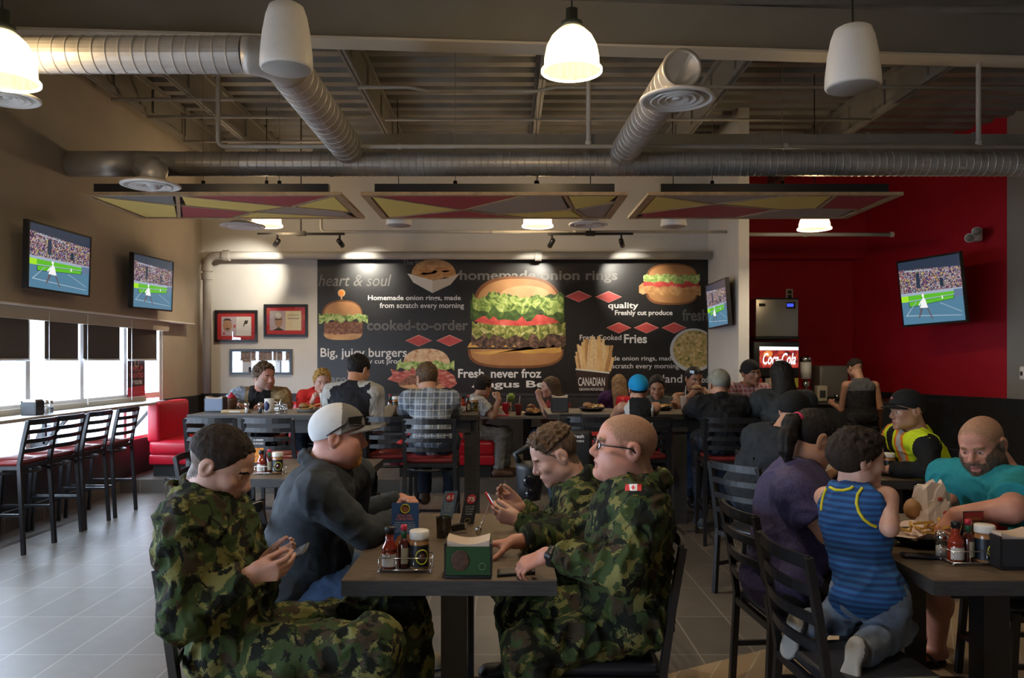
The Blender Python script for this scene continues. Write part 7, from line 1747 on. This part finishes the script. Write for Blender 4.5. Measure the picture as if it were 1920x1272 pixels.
def num_face(n_, m2):
    def fn(t, Q, u, up):
        b = MB(); b.add([Q(.5 + .34 * math.cos(a), .80 + .155 * math.sin(a), .001) for a in [2*math.pi*i/24 for i in range(24)]], [tuple(range(24))]); b.build('number_disc', mat('disc_red', (.45, .03, .05), .5), t)
        b = MB(); text_mb(n_, Q(.24, .72, .002), u, up, .033, .022, .03, mb=b); b.build('number', MT['white'], t)
        b = MB()
        for k, s_ in enumerate(('PLEASE TAKE', 'THIS NUMBER', 'TO YOUR', 'TABLE')): text_mb(s_, Q(.18 + .06 * (k > 1), .54 - .08 * k, .0015), u, up, .042 - .008 * (k > 1), .0068, .0, mb=b)
        b.build('lettering', m2, t)
        b = MB(); pts = [Q(.5 + .2 * math.cos(a), .11 + .075 * math.sin(a), .0015) for a in [2*math.pi*i/18 for i in range(19)]]; b.tube(pts, .0018, 5, cap=False); b.build('emblem_ring', mat('dull_gold', (.30, .24, .08), .5), t)
    return fn
pale = mat('print_dull_blue', (.48, .55, .64), .5)
q = P(835, 972, 3.80); stand_card((q.x, q.y, TZ), .064, .140, R_(4), PR['slate'], 'slate blue number card reading sixty one on the soldiers table', num_face('61', pale), roll=.22)
q = P(875, 982, 3.70); stand_card((q.x, q.y, TZ), .066, .150, R_(6), PR['blackcard'], 'dark number card reading seventy five on the soldiers table', num_face('75', pale), roll=.20)
q = pm_(832, 1008, TZ)
t = thing('tumbler', 'small smoked tumbler between the number cards and the napkin holder', 'glass', (q.x, q.y, TZ))
b = MB(); b.lathe([(.030, 0), (.034, .085), (.036, .088), (.031, .086), (.027, .006), (0, .006)], q, 20); b.build('tumbler', glass('smoked_glass', (.25, .22, .16), .12), t)
b = MB(); b.lathe([(.028, .006), (.030, .05), (0, .05)], q, 18); b.build('drink', mat('dark_cola', (.03, .015, .008), .1), t)
t = thing('spoon', 'spoon leaning between number cards and napkin holder', 'spoon', P(899, 1000, 3.35)); p = P(897, 996, 3.35); k = P(917, 950, 3.5)
b = MB(); b.tube([p, k], .004, 8); b.build('handle', M['chrome'], t)
b = MB(); b.blob(p, (.014, .006, .022)); b.build('bowl', M['chrome'], t)
t = thing('sauce_cup', 'small white paper cup beside the smoked tumbler', 'cup', P(868, 991, 3.45)); p = pm_(868, 993, TZ)
b = MB(); b.lathe([(.016, 0), (.022, .022), (.020, .022), (.015, .004), (0, .004)], p, 16); b.build('cup', PR['lid_white'], t)
b = MB(); b.lathe([(.017, .012), (0, .014)], p, 16); b.build('sauce', PR['red_sauce'], t)
t = thing('shaker', 'little dark shaker wedged behind the green napkin holder', 'shaker', P(861, 983, 3.55)); p = pm_(858, 1000, TZ)
b = MB(); b.bar(p + Vector((-.03, 0, .02)), p + Vector((.03, .01, .03)), .028, .028); b.build('body', M['black_plastic'], t)
b = MB(); b.bar(p + Vector((.03, .01, .03)), p + Vector((.045, .012, .033)), .022, .022); b.build('cap', M['chrome'], t)
def phone(c, u, v, n, label, case, screen=None, w=.070, h=.142):
    c, u, v, n = Vector(c), Vector(u).normalized(), Vector(v).normalized(), Vector(n).normalized()
    t = thing('mobile_phone', label, 'phone', c)
    b = MB(); b.rbox((-w/2, -h/2, -.0045), (w/2, h/2, .0045), .004); b.xf(Matrix.Translation(c) @ Matrix((u, v, n)).transposed().to_4x4()); b.build('phone_case', case, t)
    b = MB(); q = lambda x, y: c + u * x + v * y + n * .0052; b.add([q(-w*.44, -h*.42), q(w*.44, -h*.42), q(w*.44, h*.42), q(-w*.44, h*.42)], [(0, 1, 2, 3)]); b.build('screen', screen or M['black_plastic'], t)
v_ = Vector((.80, -.1, .45)).normalized(); n_ = Vector((-.45, -.25, .85)); n_ = (n_ - v_ * n_.dot(v_)).normalized(); u_ = v_.cross(n_)
phone(P(543, 1046, 2.585), u_, v_, n_, 'dark phone held by the soldier by the windows', M['black_plastic'], emis('dim_screen', (.05, .06, .08), .5))
v_ = Vector((-.50, .1, .85)).normalized(); n_ = Vector((.85, .05, .5)); n_ = (n_ - v_ * n_.dot(v_)).normalized(); u_ = v_.cross(n_)
phone(P(925, 949, 3.52), u_, v_, n_, 'red cased phone held by the soldier beyond the one with glasses', mat('red_case', (.60, .03, .03), .4), emis('lit_screen', (.55, .62, .72), .9))
q = pm_(968, 1076, TZ); phone((q.x, q.y, TZ + .008), (0, 1, 0), (1, .25, 0), (0, 0, 1), 'black phone lying under the hand with the watch', M['black_plastic'])
# watch on the near soldier with glasses
J = P(1024, 1042, 2.74); d = (Vector(PP(1165, 1068, 2.64)) - Vector(PP(1025, 1042, 2.74))).normalized()
w_ = Vector(PP(1025, 1042, 2.74)) + d * .022
t = S4
b = MB(); b.tube([w_ - d * .013, w_ + d * .013], .0375, 22); o = b.build('watch', M['black_plastic'], t)
s_ = Vector((0, -1, .25)).normalized(); s_ = (s_ - d * s_.dot(d)).normalized(); b = MB(); b.tube([w_ + s_ * .034, w_ + s_ * .043], .019, 18); b.build('watch_face', M['black_plastic'], o)
# family table
q = pm_(1812, 1062, TZ); caddy_set(q.x + .045, q.y + .04, TZ, 'on the family table')
q = pm_(1778, 1054, TZ); shaker(q.x, q.y + .05, TZ, 'glass salt shaker beside the family caddy', s=1.35)
q = pm_(1905, 1075, TZ); napkin_holder(q.x + .05, q.y + .10, TZ, 'napkin holder at the picture edge on the family table', front=M['charcoal'])
def menu_face(t, Q, u, up):
    b = MB(); text_mb('THE ULTIMATE', Q(.14, .82, .001), u, up, .06, .010, .01, mb=b); text_mb('BURGER', Q(.22, .72, .001), u, up, .05, .011, .02, mb=b); text_mb('DEAL', Q(.35, .55, .001), u, up, .028, .012, .02, mb=b); b.build('lettering', mat('print_gold', (.5, .26, .04), .5), t)
    b = MB(); b.blob(Q(.55, .35, .0), (.022, .002, .016)); b.build('burger_picture', PR['brown'], t)
    b = MB(); b.add([Q(.02, .80, .0006), Q(.98, .80, .0006), Q(.98, .98, .0006), Q(.02, .98, .0006)], [(0, 1, 2, 3)]); b.build('header_band', mat('card_red', (.28, .02, .02), .5), t)
q = P(1828, 1020, 3.05); stand_card((q.x, q.y, TZ), .085, .185, R_(6), mat('card_dark_red', (.05, .015, .012), .45), 'dark red menu card standing among the bottles on the family table', menu_face, roll=.06)
q = P(1868, 985, 3.25); cup(q.x, q.y, TZ, 'cup with white top and red band behind the bottles on the family table', h=.12, r=.045, straw=PR['dark_sauce'], lid=PR['lid_white'])
q = pm_(1737, 1000, TZ)
t = thing('serving_basket', 'black basket with paper and fries on the family table', 'food', (q.x, q.y, TZ))
q = Vector((1.80, 3.30, TZ))
b = MB(); b.lathe([(.10, 0), (.155, .045), (.16, .047), (.15, .045), (.095, .006), (0, .006)], q, 28); b.xf(Matrix.Translation(q) @ Matrix.Diagonal((1.25, .85, 1, 1)) @ Matrix.Translation(-q)); b.build('basket', M['black_plastic'], t)
rn = random.Random(4)
b = MB(); n = 22; vs = [q + Vector((0, 0, .02))]
for rr, zz in ((.10, .025), (.19, .055)):
    for i in range(n): vs.append(q + Vector(((rr + rn.uniform(-.02, .025)) * 1.15 * math.cos(2*math.pi*i/n), (rr + rn.uniform(-.02, .02)) * .85 * math.sin(2*math.pi*i/n), zz + rn.uniform(-.012, .022))))
b.add(vs, [(0, 1 + i, 1 + (i + 1) % n) for i in range(n)] + [(1 + i, 1 + n + i, 1 + n + (i + 1) % n, 1 + (i + 1) % n) for i in range(n)], 0); b.build('paper_liner', PR['paper'], t)
for i in range(26):
    b = MB(); a = rn.uniform(0, 6.28); p = q + Vector((rn.uniform(-.13, .10), rn.uniform(-.07, .06), .05 + rn.uniform(0, .035))); b.bar(p, p + Vector((math.cos(a) * .065, math.sin(a) * .065, rn.uniform(-.01, .03))), .010, .010); b.build('fries', PR['fry'], t)
t = thing('wrapped_burger', 'burger in white spotted paper held over the basket', 'burger', PP(1745, 950, 3.55))
c = Vector(PP(1752, 958, 3.5)); rn = random.Random(8); b = MB(); n, mrow = 18, 7; vs = []
for j in range(mrow + 1):
    u = j / mrow
    for i in range(n):
        a = 2 * math.pi * i / n; fl_ = 1 + (.26 if i % 3 == 0 else -.12) * (u ** 1.5) + rn.uniform(-.07, .07); r_ = (.095 - .045 * u) * fl_
        vs.append(c + Vector((r_ * 1.15 * math.cos(a) - .02 * u, r_ * .75 * math.sin(a), -.10 + .21 * u + (.03 * rn.uniform(-1, 1) if 0 < j < mrow else (.035 * rn.uniform(-.3, 1) if j == mrow else 0)))))
b.add(vs, [(j*n+i, j*n+(i+1) % n, (j+1)*n+(i+1) % n, (j+1)*n+i) for j in range(mrow) for i in range(n)] + [tuple(range(n - 1, -1, -1)), tuple(mrow*n + i for i in range(n))], 0, False); b.build('wrapper', mat('white_wrapper', (.72, .62, .58), .7), t)
b = MB(); b.blob(c + Vector((-.085, .01, .005)), (.045, .045, .05), seg=16); b.build('bun', PR['bun'], t)
for dx, dz in ((.02, .0), (-.03, -.055), (.045, -.05), (.0, .06)):
    b = MB(); k_ = 1 - (dz + .10) / .21 * .45; b.blob(c + Vector((dx, -.070 * k_, dz)), (.013, .003, .010), seg=10, rings=6); b.build('red_spot', PR['dot'], t)
q = pm_(1733, 1048, TZ); phone((q.x, q.y + .02, TZ + .006), (.2, 1, 0), (1, -.2, 0), (0, 0, 1), 'navy phone lying beside the basket on the family table', mat('navy_case', (.015, .02, .06), .4))
t = thing('straw', 'red straw lying on the family table edge', 'straw', pm_(1662, 1003, TZ)); a, c = pm_(1645, 1004, TZ + .006), pm_(1690, 1004, TZ + .006)
b = MB(); b.tube([a, c], .006, 8); b.build('straw_tube', PR['lid_red'], t)
b = MB(); b.tube([c, c + (c - a).normalized() * .03 + Vector((0, .01, 0))], .0055, 8); b.build('bent_tip', PR['label'], t)
# condiment table and vest table
q = pm_(510, 893, TZ); caddy_set(q.x - .04, q.y + .10, TZ, 'on the table behind the short haired soldier')
q = pm_(645, 890, TZ); napkin_holder(q.x, q.y + .15, TZ, 'clear napkin holder on the table behind the short haired soldier', front=mat('pale_holder', (.25, .27, .25), .4))
def orange_face(t, Q, u, up):
    b = MB(); b.add([Q(.1, .1, .001), Q(.9, .1, .001), Q(.9, .62, .001), Q(.1, .62, .001)], [(0, 1, 2, 3)]); b.build('burger_picture', ramp_mat('orange_print', [(.3, (.5, .06, .02)), (.5, (.75, .30, .03)), (.7, (.8, .5, .15))], 40), t)
    b = MB(); text_mb('SUMMER', Q(.12, .86, .001), u, up, .075, .014, .02, mb=b); text_mb('BURGERS', Q(.12, .74, .001), u, up, .075, .014, .02, mb=b); b.build('lettering', MT['white'], t)
q = P(483, 868, 5.75); stand_card((q.x, q.y, TZ), .10, .21, R_(0), PR['blackcard'], 'dark menu card with orange burger picture behind the sauce bottles', orange_face)
q = pm_(1662, 893, TZ); caddy_set(q.x + .0, q.y + .06, TZ, 'on the safety vest table', ketch=True)
q = P(1664, 862, 5.75); sauce_jar(q.x, q.y, TZ, 'red lidded jar behind the caddy on the safety vest table', 'lid_red')
q = P(1642, 868, 5.8); stand_card((q.x, q.y, TZ), .085, .20, R_(0), PR['blackcard'], 'dark menu card with orange print on the safety vest table', orange_face)
# long high table by the curly haired man
HZ = 1.03
hz = lambda px, d: Vector(((px - CX) / FPX * d, d, HZ))
q = hz(405, 7.5); napkin_holder(q.x, q.y, HZ, 'clear blue napkin holder at the end of the high table', front=mat('holder_blue', (.10, .14, .22), .3), w=.17, h=.14)
q = hz(434, 7.75); t = thing('sauce_tub', 'brown sauce tub with red top beside the blue napkin holder', 'tub', q)
b = MB(); b.lathe([(.045, 0), (.06, .10), (.058, .12), (0, .12)], q, 20); b.build('tub', mat('tub_brown', (.16, .08, .05), .3), t)
b = MB(); b.lathe([(.05, .12), (.03, .15), (.012, .155), (.012, .175), (0, .176)], q, 16); b.build('lid', PR['lid_red'], t)
q = hz(443, 7.35); t = thing('bread_tray', 'flat tan paper packet on the high table', 'food', q)
b = MB(); b.rbox(q + Vector((-.13, -.05, 0)), q + Vector((.13, .05, .03)), .014); b.build('packet', mat('tan_packet', (.45, .32, .16), .7), t)
b = MB(); b.box(q + Vector((-.05, -.052, .008)), q + Vector((.05, -.049, .022))); b.build('packet_label', PR['label'], t)
q = hz(463, 7.3); shaker(q.x, q.y, HZ, 'salt shaker on the high table before the curly haired man', s=1.3)
q = hz(488, 7.3); shaker(q.x, q.y, HZ, 'pepper shaker on the high table before the curly haired man', s=1.3)
q = hz(505, 7.45); t = thing('mug', 'white mug with dark blue swirl on the high table', 'mug', q)
b = MB(); b.lathe([(.042, 0), (.045, .01), (.045, .13), (.041, .13), (.040, .01), (0, .01)], q, 22); b.build('mug', PR['lid_white'], t)
b = MB(); b.blob(q + Vector((-.01, -.038, .06)), (.028, .012, .05)); b.build('blue_swirl', mat('navy_print', (.02, .03, .10), .4), t)
b = MB(); b.tube([q + Vector((.042, 0, .10)), q + Vector((.075, 0, .095)), q + Vector((.075, 0, .04)), q + Vector((.042, 0, .03))], .007, 8); b.build('mug_handle', PR['lid_white'], t)
q = hz(527, 7.3); t = thing('wire_basket', 'round wire basket with a tall bottle on the high table', 'basket', q)
b = MB()
for z in (.004, .03, .055, .08): b.tube([q + Vector((.055 * math.cos(a), .055 * math.sin(a), z)) for a in [2*math.pi*i/20 for i in range(21)]], .003, 5, cap=False)
for i in range(14): a = 2*math.pi*i/14; b.tube([q + Vector((.055 * math.cos(a), .055 * math.sin(a), .0)), q + Vector((.055 * math.cos(a), .055 * math.sin(a), .082))], .0025, 5)
b.build('wire_cage', M['chrome'], t)
b = MB(); b.lathe([(.02, .006), (.02, .09), (.008, .12), (.008, .15), (0, .15)], q + Vector((0, 0, 0)), 14); b.build('bottle', glass('clear_bottle', (.8, .85, .85), .2), t)
q = hz(578, 7.5); burger_plate(q.x, q.y, HZ, 'white plate of food in front of the boy in red', tray=False)
q = hz(733, 7.5); caddy_set(q.x, q.y, HZ, 'on the high table beside the raglan shirt', ketch=False)
q = hz(716, 7.6); cup(q.x, q.y, HZ, 'small clear tumbler beside the raglan shirt', h=.10, r=.035, m=PR['clear'], straw=False)
q = hz(880, 7.35); caddy_set(q.x, q.y, HZ, 'on the high table beside the plaid shirt')
q = hz(868, 7.5); shaker(q.x, q.y, HZ, 'salt shaker at the end of the long high table', s=1.3)
# booth table
BZ = .87
bz = lambda px, d: Vector(((px - CX) / FPX * d, d, BZ))
q = bz(948, 9.35); cup(q.x, q.y, BZ, 'red drink cup with white straw in front of the man in jeans', h=.14, r=.045)
q = bz(972, 9.3); cup(q.x, q.y, BZ, 'dark red cup with straw in front of the girl with the clip', h=.13, r=.042, m=mat('dark_red_cup', (.18, .02, .02), .4))
q = bz(1000, 9.3); burger_plate(q.x, q.y, BZ, 'burger basket in front of the girl with the clip')
q = bz(938, 9.2); t = thing('napkin', 'white folded napkin with red tray on the booth table', 'napkin', q)
b = MB(); b.box(q + Vector((-.10, -.07, 0)), q + Vector((.10, .07, .012))); b.build('tray', PR['lid_red'], t)
b = MB(); b.prism([q + Vector((-.08, -.05, .012)), q + Vector((.07, -.05, .012)), q + Vector((0, -.05, .10))], (0, .02, 0)); b.build('folded_paper', PR['label'], t)
q = bz(958, 9.6); t = thing('table_sign', 'green topped table sign on the booth table', 'sign', q)
b = MB(); b.tube([q, q + Vector((0, 0, .16))], .008, 8); b.lathe([(.05, 0), (.05, .01), (0, .012)], q, 14); b.build('stand', M['chrome'], t)
b = MB(); b.blob(q + Vector((0, 0, .20)), (.05, .03, .05), jit=.2, rnd=random.Random(2)); b.build('green_top', PR['lettuce'], t)
# second high table
h2 = lambda px, d: Vector(((px - CX) / FPX * d, d, HZ))
q = h2(1049, 7.5); napkin_holder(q.x, q.y, HZ, 'black and white napkin holder at the end of the second high table', front=M['charcoal'], w=.16, h=.15)
q = h2(1110, 7.6); burger_plate(q.x, q.y, HZ, 'burger basket beside the child in the blue cap')
q = h2(1238, 7.7); burger_plate(q.x, q.y, HZ, 'burger basket in front of the girl eating')
q = h2(1310, 7.75); burger_plate(q.x, q.y, HZ, 'burger basket in front of the person in the grey cap')
q = h2(1284, 7.45); cup(q.x, q.y, HZ, 'milkshake cup with white straw in front of the girl eating', h=.15, r=.045, m=mat('milkshake', (.42, .33, .28), .4), lean=.01)
q = h2(1400, 7.7); burger_plate(q.x, q.y, HZ, 'red tray of food in front of the laughing man', tray=True)
# counter by the window
q = P(72, 777, 7.05); napkin_holder(-4.28, q.y, 1.03, 'dark napkin holder on the window counter', front=M['charcoal'], w=.13, h=.13)
shaker(-4.26, 7.22, 1.03, 'salt shaker beside the dark napkin holder on the window counter', s=1.6)
shaker(-4.28, 7.33, 1.03, 'pepper shaker beside the dark napkin holder on the window counter', s=1.5)
# bags
t = thing('shoulder_bag', 'black bag with white print hanging on a stool behind the soldiers', 'bag', (.75, 6.32, .62)); c = P(1073, 830, 6.32)
b = MB(); b.rbox(c + Vector((-.19, -.05, -.20)), c + Vector((.16, .05, .10)), .04, n=4); b.build('bag_body', mat('black_nylon', (.012, .012, .013), .6), t)
b = MB(); b.blob(c + Vector((-.05, -.052, .045)), (.035, .004, .04)); text_mb('fresh', c + Vector((.0, -.054, .04)), X_, Z_, .09, .03, .02, mb=b); text_mb('burgers', c + Vector((.0, -.054, .0)), X_, Z_, .09, .03, .02, mb=b); b.build('white_print', MT['white'], t)
b = MB(); b.tube([c + Vector((-.12, 0, .09)), c + Vector((-.10, .06, .22)), c + Vector((.08, .06, .22)), c + Vector((.1, 0, .09))], .012, 8); b.build('strap', mat('black_nylon', (.012, .012, .013), .6), t)
t = thing('stroller', 'black stroller with cup holder pockets behind the soldier with the red phone', 'stroller', (.17, 5.5, 0)); D = 5.5
c = P(993, 905, D); bm_ = mat('stroller_black', (.012, .013, .016), .45)
b = MB(); b.lathe([(.075, 0), (.09, .10), (.098, .22), (.10, .26), (.085, .26), (.08, .2), (0, .2)], c + Vector((0, 0, -.12)), 22); b.build('cup_pocket', bm_, t)
b = MB(); b.blob(c + Vector((-.005, -.088, .02)), (.045, .012, .045)); b.blob(c + Vector((0.005, -.085, -.07)), (.04, .012, .04)); b.build('pocket_window', mat('pocket_dark', (.004, .004, .006), .2), t)
b = MB(); b.tube([c + Vector((-.07, 0, .14)), c + Vector((-.10, 0, .20)), c + Vector((-.02, .02, .25)), c + Vector((.05, .02, .20))], .022, 8); b.build('handle_bar', bm_, t)
b = MB(); b.tube([c + Vector((.10, .0, .2)), c + Vector((.15, .0, -.1)), Vector((c.x + .25, D, .12))], .014, 8); b.tube([c + Vector((0, .05, -.1)), Vector((c.x - .1, D + .1, .10))], .014, 8); b.build('frame_tube', mat('blue_grey_tube', (.05, .09, .15), .35), t)
for s in (-.1, .25):
    b = MB(); b.tube([Vector((c.x + s, D - .02, .095)), Vector((c.x + s, D + .02, .095))], .095, 18); b.build('wheel', bm_, t)
t = thing('handbag', 'small pink bag hanging under the high table', 'bag', P(741, 860, 7.05)); c = P(741, 862, 7.02)
b = MB(); b.blob(c, (.055, .03, .075), jit=.06, rnd=random.Random(3)); b.build('bag_body', mat('pink_bag', (.55, .04, .13), .6), t)
b = MB(); b.tube([c + Vector((-.03, 0, .06)), c + Vector((-.02, .0, .14)), c + Vector((.02, .0, .14)), c + Vector((.03, 0, .06))], .008, 8); b.build('strap', mat('pink_bag', (.55, .04, .13), .6), t)
# burgers in hands at the high table
t = thing('burger', 'burger held in front of the girl with sunglasses on her head', 'burger', PP(1306, 728, 8.0)); c = Vector(PP(1306, 727, 7.98))
b = MB(); b.blob(c, (.05, .045, .03)); b.build('bun', PR['bun'], t)
b = MB(); b.blob(c + Vector((0, 0, -.012)), (.053, .048, .012)); b.build('patty', PR['meat'], t)
cq = PP(602, 745, 7.93); cup(cq[0] + .02, cq[1], cq[2] - .08, 'white cup with straw held by the boy in red', h=.12, r=.035, m=PR['lid_white'])
# stools under the people on the far side of the high tables
for x, y, lab in ((-2.60, 8.33, 'bar stool under the curly haired man'), (-2.0, 8.33, 'bar stool under the boy in red'), (1.60, 8.4, 'bar stool under the boy with thick black hair'), (1.98, 8.42, 'bar stool under the girl eating a burger'), (2.56, 8.42, 'bar stool under the laughing man in checks')):
    place(ST, x, y, 270, lab, 'black bar stools at the long high tables')
